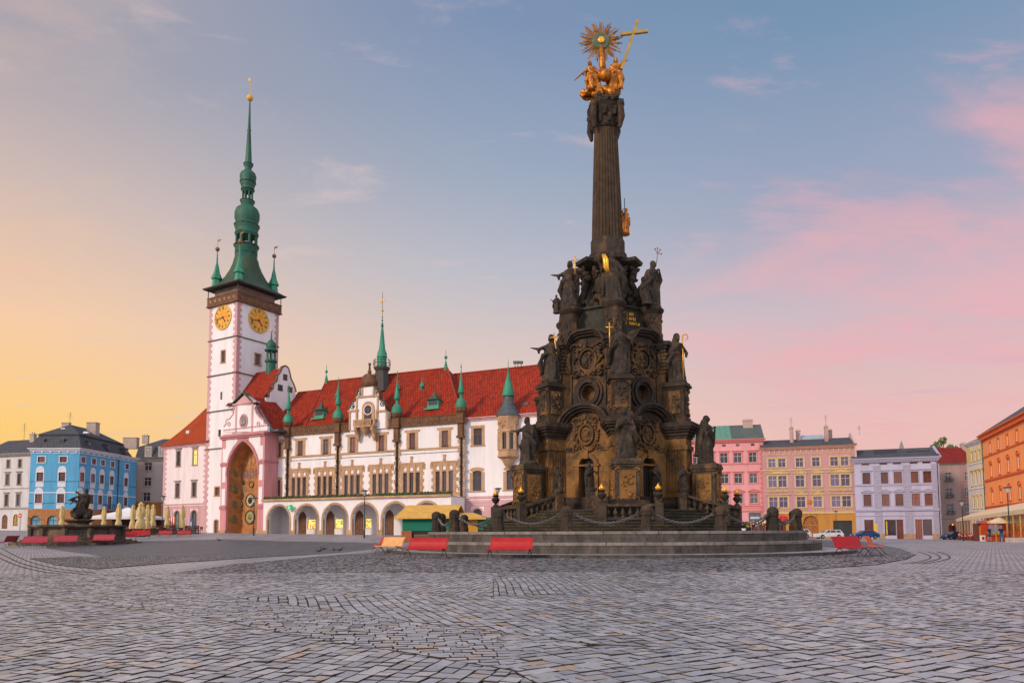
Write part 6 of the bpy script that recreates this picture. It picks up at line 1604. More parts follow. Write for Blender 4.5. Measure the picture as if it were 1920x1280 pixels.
for k, h in enumerate(rw):
 w_ = window(L2, r, *h[:4], None, M_WOODW, M_GLASS, 'cross', surround=True, sw=.12, sm=GS)
 a, b, c, d = h[:4]; mb = L2.mb(); mb.box(a - .2, b + .2, -.45, -.4, c + .35, c + .42); mb.box(a - .2, b + .2, -.45, 0, c - .12, c - .05)
 for q in range(10): x = a - .2 + (b - a + .4) * q / 9; mb.box(x - .02, x + .02, -.44, -.41, c - .05, c + .35)
 mb.build('window_railing', M_DARKM, w_)
L3 = Face(L2.at_u(b_, 0)[:2], R(8), root=r); b3 = U(L3, C6(968, 800));
rw = [prect(L3, C6, 917, 949, a, b) for a, b in ((580, 640), (698, 760), (815, 880))]
wall(L3.mb(), 0, b3, gzb, zE, rw).build('wall', mat_plaster('rose_render', (.40, .22, .21), dirt=.25), r)
for h in rw: window(L3, r, *h, None, M_WOODW, M_GLASS, 'cross', surround=True, sw=.12, sm=GS)
band(L2, r, 0, b_, Z(L2, C6(800, 925)), .2, GS, .08)
cornice(L2, r, 0, b_ + 2, zE + .05, .35, .4, GS)
zr = Z(L2, C6(800, 396), -5); mb = L2.mb(); ex = U(L2, C6(948, 450)) + 1.5
mb.add([(.0, -.5, zE + .05), (ex, -.5, zE + .05), (ex, 5, zr), (1.6, 5, zr), (0, 10, zE + .05)], [(0, 1, 2, 3), (0, 3, 4)]); uvmap(mb.build('roof', mat_tiles('plain_red_tiles', (.36, .03, .02), (.3, .025, .018), .3), r))
chimney(L2, r, U(L2, C6(905, 380), -5), 5, zr - 1, Z(L2, C6(905, 372), -5), 1.1, .8, cm_, 3)
# --- yellow and white house, orange house on the right-hand side of the square
MH = Face(XY(1851.5, 128), R(104.8), 'yellow_house', 'narrow pale yellow and white house next to the orange house', 'house')
r = MH.root; a_ = U(MH, (1814.5, 900)); zE = Z(MH, C6(1040, 340)); M_YW = mat_plaster('cream_yellow', (.68, .60, .55), dirt=.15); zy = Z(MH, C6(1060, 480))
rws = [[prect(MH, C6, x - 7, x + 7, y0, y1) for x, y0, y1 in L] for L in (
 ((970, 435, 505), (997, 422, 495), (1025, 408, 485), (1056, 393, 472)), ((973, 590, 682), (1003, 580, 678), (1032, 570, 672), (1062, 558, 664)), ((985, 762, 850), (1014, 756, 850), (1043, 750, 848), (1075, 742, 842)))]
for rw in rws:
 z0 = sum(h[2] for h in rw) / 4; z1 = sum(h[3] for h in rw) / 4
 for i, h in enumerate(rw): rw[i] = (h[0], h[1], z0, z1)
wall(MH.mb(), a_, 0, gzb, zE, sum(rws, []), side=9).build('wall', M_YW, r)
for i, rw in enumerate(rws):
 for h in rw: window(MH, r, *h, None, M_WOODW, M_GLASS, 'mid', surround=True, sw=.2, sm=mat('yellow_trim', (.64, .49, .20), .8, .1), fw=.1, hood='flat' if i == 1 else None)
zs = [rws[0][0][2] - .5, rws[1][0][2] - .6, rws[2][0][2] - .5]
mb = MH.mb()
hs_ = rws[0]; xs_ = [a_] + [v for h in hs_ for v in (h[0] - .2, h[1] + .2)] + [0]
for k in range(0, len(xs_), 2): mb.box(xs_[k] + .02, xs_[k + 1] - .02, -.02, .01, zs[0] + .1, zE - .3)
mb.build('yellow_field', MATS['yellow_trim'], r)
for z in zs: band(MH, r, a_, 0, z, .2, M_WT, .1)
cornice(MH, r, a_, 0, zE + .1, .5, .5, M_WT);
mb = MH.mb(); zr = zE + 2.6; mb.add([(a_ - .5, -.5, zE + .1), (.3, -.5, zE + .1), (.3, 5, zr), (a_ + 3.5, 5, zr), (a_ - .5, 10, zE)], [(0, 1, 2, 3), (0, 3, 4)]); uvmap(mb.build('roof', MATS['dark_slate_tiles'], r))
N = Face(XY(1851.5, 127.6), R(111.7), 'orange_house', 'tall bright orange corner house with arched hoods at the right edge', 'house')
r = N.root; zE = Z(N, C6(1180, 248)); M_OR = mat_plaster('orange_paint', (.94, .33, .11), dirt=.1); M_OR2 = mat('orange_trim', (.62, .12, .03), .8, .15, 3)
c_ = [U(N, C6(x, 500)) for x in (1112, 1176, 1243, 1319)]; st = (c_[3] - c_[0]) / 3; N0 = c_[0]
ub = N0 + st * 8.2
def zrow(p0, p1): return (Z(N, C6(*p0)), Z(N, C6(*p1)))
rz_ = [zrow((1238, 380), (1238, 295)), zrow((1247, 575), (1247, 480)), zrow((1258, 790), (1258, 697))]
rws = [[(N0 + st * k - .55, N0 + st * k + .55, *z) for k in range(8)] for z in rz_]
wall(N.mb(), 0, ub, gzb, zE, sum(rws, []), side=12).build('wall', M_OR, r)
for i, rw in enumerate(rws):
 for h in rw: window(N, r, *h, None, M_WOODW, M_GLASS, 'cross', surround=True, sw=.2, sm=M_OR2 if i else M_OR2, hood=(None, 'arc', 'arc')[i], fw=.1)
for z, hh, oo in ((rz_[0][0] - .4, .25, .14), (rz_[1][0] - .5, .35, .2), (rz_[2][0] - .6, .25, .15), (rz_[2][0] - 2.0, .35, .3)): band(N, r, 0, ub, z, hh, M_OR2, oo)
mb = N.mb(); z = rz_[2][0] - 1.5
for k in range(8): mb.box(N0 + st * k - .9, N0 + st * k + .9, -.05, .01, z, z + .6)
mb.build('pale_panel', mat_plaster('pale_orange', (.72, .42, .32)), r)
cornice(N, r, 0, ub, zE + .2, 1.0, .8, M_OR2, dent=.5)
zr = zE + 6.2; mb = N.mb(); mb.add([(-.5, -.8, zE + .2), (ub, -.8, zE + .2), (ub, 8, zr), (5.0, 8, zr), (-.5, 16, zE)], [(0, 1, 2, 3), (0, 3, 4)]); uvmap(mb.build('roof', mat_tiles('grey_slate_tiles', (.16, .16, .18), (.11, .11, .13), .4), r))
downpipe(N, r, -.15, gzb, zE - .4)
# --- tree and far spire behind the roofs
def leaf_mat(name, col):
 return mat(name, col, .7, .45, 1.2)
def tree(px, ytop, ybase, y, wpx, label, seed=1):
 p = at(px, ybase, y); ztop = at(px, ytop, y).z; w_ = wpx / 1350 * y / 2; rr = random.Random(seed)
 root = empty('tree', (p.x, y, 0), 0, label, 'tree')
 H = ztop; mb = MB(); mb.tube([(0, 0, -1), (.2, 0, H * .35), (0, .2, H * .7), (.1, 0, H * .93)], [.45, .35, .22, .06], 8)
 for k in range(9):
  an = rr.uniform(0, 2 * PI); z = H * rr.uniform(.45, .8); L = w_ * rr.uniform(.5, .9); mb.tube([(0, 0, z), (L * .5 * math.cos(an), L * .5 * math.sin(an), z + L * .3), (L * math.cos(an), L * math.sin(an), z + L * .5)], [.14, .09, .03], 6)
 mb.build('trunk', mat('bark', (.06, .045, .03), .9, .3, 4), root)
 vs = []; fs = []; cl = []
 for k in range(44):
  while True:
   q = Vector((rr.uniform(-1, 1), rr.uniform(-1, 1), rr.uniform(-1, 1)))
   if q.length < 1: break
  cl.append((Vector((q.x * w_, q.y * w_, H * .68 + q.z * H * .31)), w_ * rr.uniform(.18, .34)))
 for c, r_c in cl:
  for k in range(150):
   d = Vector((rr.gauss(0, 1), rr.gauss(0, 1), rr.gauss(0, 1))).normalized() * r_c * rr.uniform(.6, 1.08) ; q = c + d
   if q.z > H: continue
   s = rr.uniform(.18, .32); a = Vector((rr.gauss(0, 1), rr.gauss(0, 1), rr.gauss(0, 1))).normalized(); b = a.cross(d).normalized() if a.cross(d).length > 1e-3 else Vector((1, 0, 0))
   n = len(vs); vs += [q - a * s, q + b * s * .6, q + a * s, q - b * s * .6]; fs.append((n, n + 1, n + 2, n + 3))
 mb = MB(); mb.add(vs, fs); o = mb.build('crown', leaf_mat('leaves', (.11, .17, .035)), root)
 return root
tree(1769, 816, 842, 172, 58, 'green round treetop rising behind the lilac house roof', 3)
tree(1787, 832, 842, 176, 16, 'small dark green treetop beside the red roof', 6)
p = at(1690.5, 842, 190); bs = empty('distant_spire', (p.x, 190, 0), 0, 'small pale spire far behind the lilac house', 'tower')
zt = at(1690.5, 826, 190).z; m2 = MB(); m2.box(-.4, .4, -.4, .4, 0, p.z + .9); m2.build('shaft', mat('far_stone', (.35, .28, .30), .9), bs); m2 = MB(); m2.lathe([(.45, p.z + .9), (.25, p.z + 1.5), (.05, zt)], 8); m2.build('spire', mat('far_roof', (.15, .2, .2), .8), bs)
# ================================================================ the monument
CX, CY = 5.84, 42.6
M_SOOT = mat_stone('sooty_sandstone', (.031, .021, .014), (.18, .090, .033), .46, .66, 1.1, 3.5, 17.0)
M_SOOTD = mat_stone('black_sandstone', (.030, .021, .016), (.125, .066, .03), .50, .72, 1.2)
M_SHAFT = mat_stone('shaft_sandstone', (.040, .024, .013), (.105, .054, .022), .45, .7, .6, stretch=(1.4, 1.4, .15))
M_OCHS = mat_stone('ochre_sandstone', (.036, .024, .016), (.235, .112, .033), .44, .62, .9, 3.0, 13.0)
M_STEP = mat_stone('step_stone', (.030, .026, .018), (.09, .072, .038), .46, .7, 1.2, stretch=(1, 1, 2.5))
M_RINGS = mat_stone('granite_ring', (.05, .042, .040), (.11, .092, .082), .42, .62, 1.1, stretch=(1.3, 1.3, .5), bump=.3)
M_STAT = mat_stone('statue_stone', (.030, .022, .017), (.12, .072, .042), .50, .72, 1.8, bump=.9)
M_GILD = mat('bright_gilding', (.95, .45, .05), .35, .2, 5, metal=.55, grime=(.35, .10, .01), gscale=3)
M_BRONZ = mat('old_gilded_stone', (.50, .165, .009), .45, .6, 3.5, .6, 12, metal=.45, grime=(.045, .02, .008), gscale=2.4, gamt=.95)
def zy(py, y=CY, px=1150): return at(px, py, y).z
def stone_courses(name, r, z0, z1, parent, m, n=30, ph=0.0, lip=.03):
 """ring wall of separate long blocks with open joints, plus a lighter cap slab"""
 mb = MB(); rows = 2 if z1 - z0 > .4 else 1; cap = .13 if z1 - z0 > .3 else 0
 zz = z0
 for q in range(rows):
  h = (z1 - cap - z0) / rows
  for k in range(n):
   a0 = 2 * PI * (k + ph + q * .5) / n + .004 / r * 2; a1 = 2 * PI * (k + 1 + ph + q * .5) / n - .004 / r * 2
   vs = []
   for t in range(5):
    a = a0 + (a1 - a0) * t / 4
    for rr in (r - .4, r):
     for z in (zz + (.006 if q else 0), zz + h): vs.append((rr * math.sin(a), -rr * math.cos(a), z))
   fs = []
   for t in range(4): p = 4 * t; fs += [(p, p + 4, p + 5, p + 1), (p + 2, p + 3, p + 7, p + 6), (p + 1, p + 5, p + 7, p + 3), (p, p + 2, p + 6, p + 4)]
   fs += [(0, 1, 3, 2), (16, 18, 19, 17)]
   mb.add(vs, fs)
  zz += h
 mb.lathe([(r - .39, z0), (r - .012, z0), (r - .012, z1 - cap - .001 if cap else z1 - .01), (r - .39, z1 - cap - .001 if cap else z1 - .01)], 96, cap=False)
 o = mb.build(name, m, parent)
 if cap:
  mb = MB()
  for k in range(n):
   a0 = 2 * PI * (k + .25) / n + .003; a1 = 2 * PI * (k + 1.25) / n; vs = []
   for t in range(5):
    a = a0 + (a1 - a0) * t / 4
    for rr in (r - 1.35, r + lip):
     for z in (z1 - cap, z1): vs.append((rr * math.sin(a), -rr * math.cos(a), z))
   fs = []
   for t in range(4): p = 4 * t; fs += [(p, p + 4, p + 5, p + 1), (p + 2, p + 3, p + 7, p + 6), (p + 1, p + 5, p + 7, p + 3), (p, p + 2, p + 6, p + 4)]
   fs += [(0, 1, 3, 2), (16, 18, 19, 17)]; mb.add(vs, fs)
  mb.build('coping', mat_stone('coping_stone', (.15, .13, .12), (.24, .21, .20), .4, .6, 1.3, bump=.3), o)
 return o
pf = empty('round_platform', (CX, CY, 0), 0, 'wide round three stepped grey stone platform under the dark column', 'platform')
stone_courses('kerb_step', 13.1, -.02, .15, pf, M_RINGS, 34, .3)
mb = MB(); mb.lathe([(13.0, -.02), (13.0, .146), (.5, .146)], 96, cap=False); mb.build('lower_paving', M_BAND, pf)
stone_courses('step_ring', 11.42, .146, .64, pf, M_RINGS, 30, .1)
mb = MB(); mb.lathe([(10.2, .146), (10.2, .62), (.5, .62)], 96, cap=False); mb.build('middle_paving', M_RINGS, pf)
stone_courses('step_ring', 10.7, .64, 1.135, pf, M_RINGS, 28, .6)
mb = MB(); mb.lathe([(9.5, .7), (9.5, 1.125), (.5, 1.125)], 96, cap=False); mb.build('upper_paving', M_RINGS, pf)
MO = empty('column_monument', (CX, CY, 0), 0, 'towering black and ochre sandstone column monument crowded with carving', 'monument')
for k in range(7):
 r0 = 7.8 - .27 * k; z0 = 1.13 + .16 * k
 mb = MB(); mb.lathe([(r0 - .5, z0), (r0, z0), (r0 + .06, z0 + .10), (r0 + .06, z0 + .16), (r0 - .5, z0 + .16)], 72, cap=False); mb.lathe([(r0 - .3, z0 + .155), (.3, z0 + .155)], 72, cap=False)
 mb.build('step', M_STEP, MO)
ZB = 2.25
def plan(Rv, w, out, ex=0):
 pts = []; Rv = Rv + ex / math.cos(R(30)); w = w + ex;
 for k in range(6):
  a = R(60 * k); d = Vector((math.sin(a), -math.cos(a))); t = Vector((math.cos(a), math.sin(a)))
  for rad, tan in ((Rv - .577 * w, -w), (Rv + out + ex * .2, -w), (Rv + out + ex * .2, w), (Rv - .577 * w, w)): pts.append(tuple(d * rad + t * tan))
 return pts
def loft(name, prof, m, parent, Rv, w, out, auto=None, caps=True):
 """prof: (outward offset, z) rows lofted on the six-pier plan"""
 mb = MB(); rows = [[(x, y, z) for x, y in plan(Rv, w, out, e)] for e, z in prof]; n = len(rows[0])
 vs = [p for r in rows for p in r]; fs = [(k * n + i, k * n + (i + 1) % n, (k + 1) * n + (i + 1) % n, (k + 1) * n + i) for k in range(len(rows) - 1) for i in range(n)]
 mb.add(vs, fs)
 if caps:
  for row in (rows[0], rows[-1]):
   c = Vector((0, 0, row[0][2])); mb.add([c] + [Vector(p) for p in row], [(0, 1 + i, 1 + (i + 1) % n) for i in range(n)])
 return mb.build(name, m, parent)
class MF(Face):
 """a face of the monument at bearing phi (0 towards the viewer), a metres from the axis"""
 def __init__(s, phi, a): super().__init__((CX + math.sin(R(phi)) * a, CY - math.cos(R(phi)) * a), -R(phi), root=MO)
def relief(mb, rr, u0, u1, z0, z1, n, y=-.02, s=(.05, .16), depth=.1):
 for _ in range(n):
  a = rr.uniform(*s); mb.ball((rr.uniform(u0, u1), y - rr.random() * depth * .5, rr.uniform(z0, z1)), (a, depth * rr.uniform(.5, 1), a * rr.uniform(.6, 1.5)), 6)
def scroll(mb, u, z, r, y, sg=1, t=.07):
 pts = [(u + sg * r * (1 - k / 16) * math.cos(k * .62), y, z + r * (1 - k / 16) * math.sin(k * .62)) for k in range(15)]; mb.tube(pts, [t * (1 - k / 22) for k in range(15)], 5)
z_pl = zy(929, 38.5); z_en = zy(838, 39); z_c1 = zy(800, 38.6); z_c1t = zy(790, 38.6)
z_b2 = zy(762, 39.8); z_oc = zy(735, 39.8); z_m2 = zy(674, 39.8); z_c2 = zy(652, 39.8); z_sl = zy(622, 40.5); z_t3 = zy(575, 41); z_c3 = zy(488, 41.2); z_c3t = zy(482, 41.2); z_sb = zy(452); z_st = zy(243); z_ct = zy(193)
R1, W1, O1 = 3.9, .55, .85
# piers and plinth of the lower storey
loft('plinth', [(.25, ZB), (.25, z_pl - .35), (.12, z_pl - .2), (.12, z_pl)], M_SOOTD, MO, R1, W1, O1)
for k in range(6):
 f = MF(60 * k + 30, R1 * math.cos(R(30))); s2_ = R1 / 2
 arch_top = zy(768, 39.2); zc_ = z_c1
 dh_ = (-.42, .42, ZB + .3, zy(856, 39.2), 'round')
 mb = wall(f.mb(), -s2_, s2_, z_pl - .01, z_c1t, [dh_[:2] + (z_pl, dh_[3], 'round')], depth=.45)
 ap = [(-1.25 * math.cos(PI * i / 14), z_c1 + (arch_top - z_c1) * math.sin(PI * i / 14)) for i in range(15)]
 mb.prism(ap, -.02, 1.2, 'y'); mb.build('wall_face', M_OCHS, MO)
 mb = f.mb(); fill_head(mb, -.44, .44, z_pl, dh_[3], 'round', .35)
 for q in range(-2, 3): mb.box(q * .16 - .012, q * .16 + .012, .3, .34, z_pl, dh_[3] - .2)
 for q in range(7): zz = z_pl + .2 + q * .28; mb.box(-.42, .42, .305, .335, zz, zz + .02)
 mb.build('barred_window', mat('window_dark', (.018, .013, .012), .5, .3), MO)
 mb = f.mb(); zs_ = dh_[3] - .42; mb.ring((0, zs_), .45, .68, -.12, .0, 16, a0=0, a1=PI); mb.box(-.68, -.45, -.12, 0, z_pl, zs_); mb.box(.45, .68, -.12, 0, z_pl, zs_); mb.box(-.14, .14, -.2, 0, zs_ + .35, zs_ + .85); mb.box(-.78, .78, -.16, 0, zs_ - .05, zs_ + .05)
 mb.build('door_frame', M_OCHS, MO)
 # oval cartouche with garland under the arch
 zm_ = zy(812, 39.2); rr = random.Random(k + 40)
 mb = f.mb(); mb.ring((0, zm_), .36, .48, -.14, .0, 22, ez=1.3); mb.ball((0, -.02, zm_), (.34, .1, .45), 12); relief(mb, rr, -.2, .2, zm_ - .3, zm_ + .3, 9, -.08, (.06, .13))
 for q in range(34):
  an = 2 * PI * q / 34; rad = rr.uniform(.55, .74); mb.ball((rad * math.cos(an), -.05, zm_ + rad * 1.32 * math.sin(an)), (rr.uniform(.07, .14), .1, rr.uniform(.07, .15)), 6)
 for sg in (-1, 1): scroll(mb, sg * .55, zm_ + .75, .24, -.1, sg, .06); scroll(mb, sg * .6, zm_ - .7, .22, -.1, -sg, .06)
 mb.build('cartouche', M_SOOT, MO, smooth=True)
 mb = f.mb();
 for ex, y_ in ((0, -.3), (.14, -.5), (.26, -.62)):
  R0 = 1.22 + ex; H0 = (arch_top - z_c1) + ex
  op = [(-R0 * math.cos(PI * i / 16), z_c1 + H0 * math.sin(PI * i / 16)) for i in range(17)]; o2 = [(-(R0 + .14) * math.cos(PI * i / 16), z_c1 + (H0 + .14) * math.sin(PI * i / 16)) for i in range(17)]
  for i in range(16):
   P = [op[i], op[i + 1], o2[i + 1], o2[i]]; mb.add([(p[0], y_, p[1]) for p in P] + [(p[0], .6, p[1]) for p in P], [(0, 1, 2, 3), (0, 4, 5, 1), (2, 6, 7, 3), (7, 6, 5, 4)])
 mb.build('arched_pediment', M_SOOTD, MO)
 mb = f.mb()
 for x0, x1 in ((-s2_, -.75), (.75, s2_)):
  mb = f.mb(); mb.box(x0, x1, -.12, 0, z_en, z_en + .12); mb.box(x0, x1, -.07, 0, z_en - .14, z_en - .001); mb.build('entablature', M_SOOT, MO)
 # second storey face: oculus panel, medallion
 f = MF(60 * k + 30, 3.5 * math.cos(R(30))); rr = random.Random(k + 70)
 mb = f.mb(); r_o = .40
 n = 20; pw, ph_ = .98, .98
 sq = lambda a: (pw * max(-1, min(1, 1.42 * math.cos(a))), z_oc + ph_ * max(-1, min(1, 1.42 * math.sin(a))))
 vs = [];
 for i in range(n):
  a = 2 * PI * i / n + PI / 4; x, z = sq(a); vs += [(x, 0, z), (r_o * math.cos(a), 0, z_oc + r_o * 1.12 * math.sin(a)), (r_o * math.cos(a), .6, z_oc + r_o * 1.12 * math.sin(a))]
 mb.add(vs, [q for i in range(n) for q in ((3 * i, 3 * ((i + 1) % n), 3 * ((i + 1) % n) + 1, 3 * i + 1), (3 * i + 1, 3 * ((i + 1) % n) + 1, 3 * ((i + 1) % n) + 2, 3 * i + 2))])
 mb.add([(r_o * math.cos(2 * PI * i / n), .5, z_oc + r_o * 1.12 * math.sin(2 * PI * i / n)) for i in range(n)], [tuple(range(n))])
 s3 = 1.75; mb.box(-s3, -pw, 0, .4, z_c1t - .3, z_c2 + .2); mb.box(pw, s3, 0, .4, z_c1t - .3, z_c2 + .2); mb.box(-pw, pw, 0.001, .4, z_oc + ph_, z_c2 + .2); mb.box(-pw, pw, 0.001, .4, z_c1t - .3, z_oc - ph_)
 mb.build('oculus_wall', M_OCHS, MO)
 mb = f.mb()
 for a, b, y_ in ((r_o, r_o + .12, -.06), (r_o + .12, r_o + .3, -.2), (r_o + .34, r_o + .48, -.12)): mb.ring((0, z_oc), a, b, y_, .0, 24, ez=1.1)
 for x0, x1 in ((-pw - .1, -pw), (pw, pw + .1)): mb.box(x0, x1, -.08, 0, z_oc - ph_, z_oc + ph_)
 mb.box(-pw - .1, pw + .1, -.1, 0, z_oc + ph_, z_oc + ph_ + .12); mb.box(-pw - .1, pw + .1, -.1, 0, z_oc - ph_ - .12, z_oc - ph_)
 mb.build('oculus_ring', M_SOOTD, MO)
 mb = f.mb(); mb.ball((0, 0, z_m2), (.46, .08, .56), 14); relief(mb, rr, -.25, .25, z_m2 - .4, z_m2 + .35, 12, -.06, (.06, .15))
 mb.build('medallion_relief', M_OCHS, MO, smooth=True)
 mb = f.mb(); mb.ring((0, z_m2), .47, .58, -.15, .0, 24, ez=1.2)
 for q in range(46):
  an = 2 * PI * q / 46; rad = rr.uniform(.62, .9); mb.ball((rad * math.cos(an), -.08, z_m2 + rad * 1.12 * math.sin(an)), (rr.uniform(.07, .17), .13, rr.uniform(.07, .17)), 6)
 for sg in (-1, 1): scroll(mb, sg * .75, z_m2 + .7, .3, -.15, sg, .08); scroll(mb, sg * .7, z_m2 - .75, .28, -.15, -sg, .08); mb.tube([(sg * 1.1, -.08, z_m2 + .5), (sg * 1.2, -.12, z_m2), (sg * 1.05, -.08, z_m2 - .6)], [.1, .14, .06], 6)
 mb.build('medallion_wreath', M_SOOT, MO, smooth=True)
 # arched cornice of the second storey
 mb = f.mb(); hh = zy(630, 39.8) - z_c2
 for ex, y_ in ((0, -.25), (.13, -.42), (.24, -.55)):
  c = [(-1.75, z_c2 + ex), (-1.15, z_c2 + ex), (-.85, z_c2 + hh * .75 + ex), (-.45, z_c2 + hh + ex), (.45, z_c2 + hh + ex), (.85, z_c2 + hh * .75 + ex), (1.15, z_c2 + ex), (1.75, z_c2 + ex)]
  for i in range(7):
   (a, b), (d_, e_) = c[i], c[i + 1]; mb.add([(a, y_, b), (d_, y_, e_), (d_, y_, e_ + .13), (a, y_, b + .13), (a, .5, b), (d_, .5, e_), (d_, .5, e_ + .13), (a, .5, b + .13)], [(0, 1, 2, 3), (0, 4, 5, 1), (3, 2, 6, 7), (0, 3, 7, 4), (1, 5, 6, 2)])
 mb.prism([(-1.15, z_c2 - .1), (-.85, z_c2 + hh * .75), (-.45, z_c2 + hh), (.45, z_c2 + hh), (.85, z_c2 + hh * .75), (1.15, z_c2 - .1)], -.05, .6, 'y')
 mb.build('curved_cornice', M_SOOTD, MO)
 # pier of the lower storey with fluted pilaster fronts
 ph_k = 60 * k; f = MF(ph_k, R1 + O1)
 mb = f.mb(); mb.box(-W1, W1, 0, 2.6, z_pl - .01, z_c1)
 for q in range(6): x = -.38 + q * .152; mb.box(x - .04, x + .04, -.04, 0, z_pl + .3, z_en - .1)
 mb.box(-W1 - .07, W1 + .07, -.09, 2.0, z_en - .06, z_en + .2); mb.box(-W1 - .05, W1 + .05, -.06, 2.0, z_pl, z_pl + .25)
 mb.build('pier', M_OCHS, MO)
 for sg in (-1, 1):    # flutes on the pier's flanks, facing the doors
  mb = f.mb()
  for q in range(6): y = .25 + q * .16; mb.box(sg * W1, sg * (W1 + .045), y - .04, y + .04, z_pl + .3, z_en - .1)
  mb.build('fluting', M_OCHS, MO)
 mb = f.mb()
 for e, z0, z1 in ((.07, z_c1 - .45, z_c1 - .3), (.16, z_c1 - .3, z_c1 - .12), (.27, z_c1 - .12, z_c1 + .02), (.38, z_c1 + .02, z_c1 + .14), (.44, z_c1 + .141, z_c1t + .12)): mb.box(-W1 - e, W1 + e, -e, 1.9, z0, z1)
 mb.build('pier_cornice', M_SOOTD, MO)
 # second storey pier
 f = MF(ph_k, 3.62); mb = f.mb(); mb.box(-.5, .5, 0, 2, z_c1t, z_c2)
 for q in range(11): zz = z_oc + ph_k * 0 + .9 + q * .24;
 mb.box(-.62, .62, -.14, 2, z_c1t + .1, z_c1t + 1.0, taper=0); mb.build('pier', M_SOOT, MO)
 mb = f.mb(); zz = z_oc + 1.2
 while zz < z_c2 - .3: mb.box(-.56, .56, -.09, .5, zz, zz + .13); zz += .2
 for sg in (-1, 1): scroll(mb, sg * .35, z_c2 - .35, .2, -.12, sg, .07)
 mb.build('ribbed_bracket', M_SOOT, MO)
 mb = f.mb()
 for e, z0, z1 in ((.08, z_c2 - .15, z_c2 + .1), (.18, z_c2 + .1, z_c2 + .24), (.28, z_c2 + .24, z_c2 + .4)): mb.box(-.5 - e, .5 + e, -e, 1.9, z0, z1)
 mb.build('pier_cornice', M_SOOTD, MO)
# sloping stone roof of the second storey, third storey
loft('stone_roof', [(.0, z_c2 + .15), (-.5, z_c2 + .5), (-.95, z_sl)], M_SOOTD, MO, 3.35, .5, .2)
loft('inscribed_block', [(.12, z_sl - .05), (.12, z_sl + .25), (0, z_sl + .35), (0, z_t3 - .2), (.15, z_t3 - .1), (.15, z_t3)], mat_stone('dark_block', (.032, .03, .024), (.07, .06, .04), .5, .7, .8, bump=.25), MO, 2.25, .3, .05)
loft('upper_body', [(.2, z_t3), (.1, z_t3 + .6), (-.15, z_t3 + 1.5), (-.28, z_c3 - .35), (-.05, z_c3 - .2)], M_SOOTD, MO, 1.5, .26, .1)
loft('upper_cornice', [(-.1, z_c3 - .25), (.15, z_c3 - .1), (.3, z_c3), (.34, z_c3t), (.0, z_c3t + .12), (-.15, z_c3t + .22)], M_SOOTD, MO, 1.45, .3, .12)
for k in range(6):
 f = MF(60 * k, 1.5); rr = random.Random(k + 11); mb = f.mb()      # scrolled consoles and putto heads under the cornice
 mb.tube([(0, -.5, z_t3 + .1), (0, -.35, z_t3 + .9), (0, -.02, z_t3 + 1.7), (0, -.05, z_c3 - .5)], [.26, .2, .17, .22], 8); scroll(mb, 0, z_t3 + .25, .28, -.5, 1, .1); relief(mb, rr, -.35, .35, z_c3 - 1.0, z_c3 - .2, 12, -.1, (.08, .2), .2); relief(mb, rr, -.45, .45, z_t3, z_t3 + .8, 14, -.2, (.1, .25), .25)
 mb.build('console', M_SOOTD, MO, smooth=True)
 f = MF(60 * k + 30, 1.3); mb = f.mb(); relief(mb, rr, -.5, .5, z_t3 + .1, z_t3 + 1.1, 20, -.15, (.1, .24), .3); relief(mb, rr, -.35, .35, z_c3 - .9, z_c3 - .3, 12, -.02, (.08, .18), .2)
 mb.build('figure_relief', M_SOOTD, MO, smooth=True)
 mb = f.mb(); mb.ball((0, 0, (z_t3 + z_c3) / 2 + .2), (.3, .12, .5), 10); mb.build('ochre_panel', M_OCHS, MO, smooth=True)
# gilt letters on the dark block: three lines seen on its right-hand front face
f = MF(30, 2.25 * math.cos(R(30)) + .03); rr = random.Random(9); mb = f.mb(); zq0 = zy(586, 40.6)
for ln, (txt, off) in enumerate((('INCLAM', 0), ('ET CARO', 0), ('SUB MARIA', 0))):
 u = -.62; zz = zq0 - ln * .27; s = .085
 for ch in txt:
  if ch != ' ':
   a = .022; L = {'I': [(0, -1, 0, 1)], 'N': [(-1, -1, -1, 1), (1, -1, 1, 1), (-1, 1, 1, -1)], 'C': [(-1, -1, -1, 1), (-1, 1, 1, 1), (-1, -1, 1, -1)], 'L': [(-1, -1, -1, 1), (-1, -1, 1, -1)], 'A': [(-1, -1, 0, 1), (0, 1, 1, -1), (-.5, -.2, .5, -.2)], 'M': [(-1, -1, -1, 1), (1, -1, 1, 1), (-1, 1, 0, 0), (0, 0, 1, 1)], 'E': [(-1, -1, -1, 1), (-1, 1, 1, 1), (-1, 0, .6, 0), (-1, -1, 1, -1)], 'T': [(0, -1, 0, 1), (-1, 1, 1, 1)], 'R': [(-1, -1, -1, 1), (-1, 1, 1, 1), (1, 1, 1, 0), (-1, 0, 1, 0), (0, 0, 1, -1)], 'O': [(-1, -1, -1, 1), (-1, 1, 1, 1), (1, 1, 1, -1), (-1, -1, 1, -1)], 'S': [(-1, 1, 1, 1), (-1, 1, -1, 0), (-1, 0, 1, 0), (1, 0, 1, -1), (-1, -1, 1, -1)], 'U': [(-1, -1, -1, 1), (1, -1, 1, 1), (-1, -1, 1, -1)], 'B': [(-1, -1, -1, 1), (-1, 1, .8, 1), (.8, 1, .8, 0), (-1, 0, 1, 0), (1, 0, 1, -1), (-1, -1, 1, -1)]}[ch]
   for x0, z0, x1, z1 in L: mb.tube([(u + x0 * .055, -.02, zz + z0 * s), (u + x1 * .055, -.02, zz + z1 * s)], a, 4)
  u += .165
mb.build('gilt_inscription', M_GILD, MO)
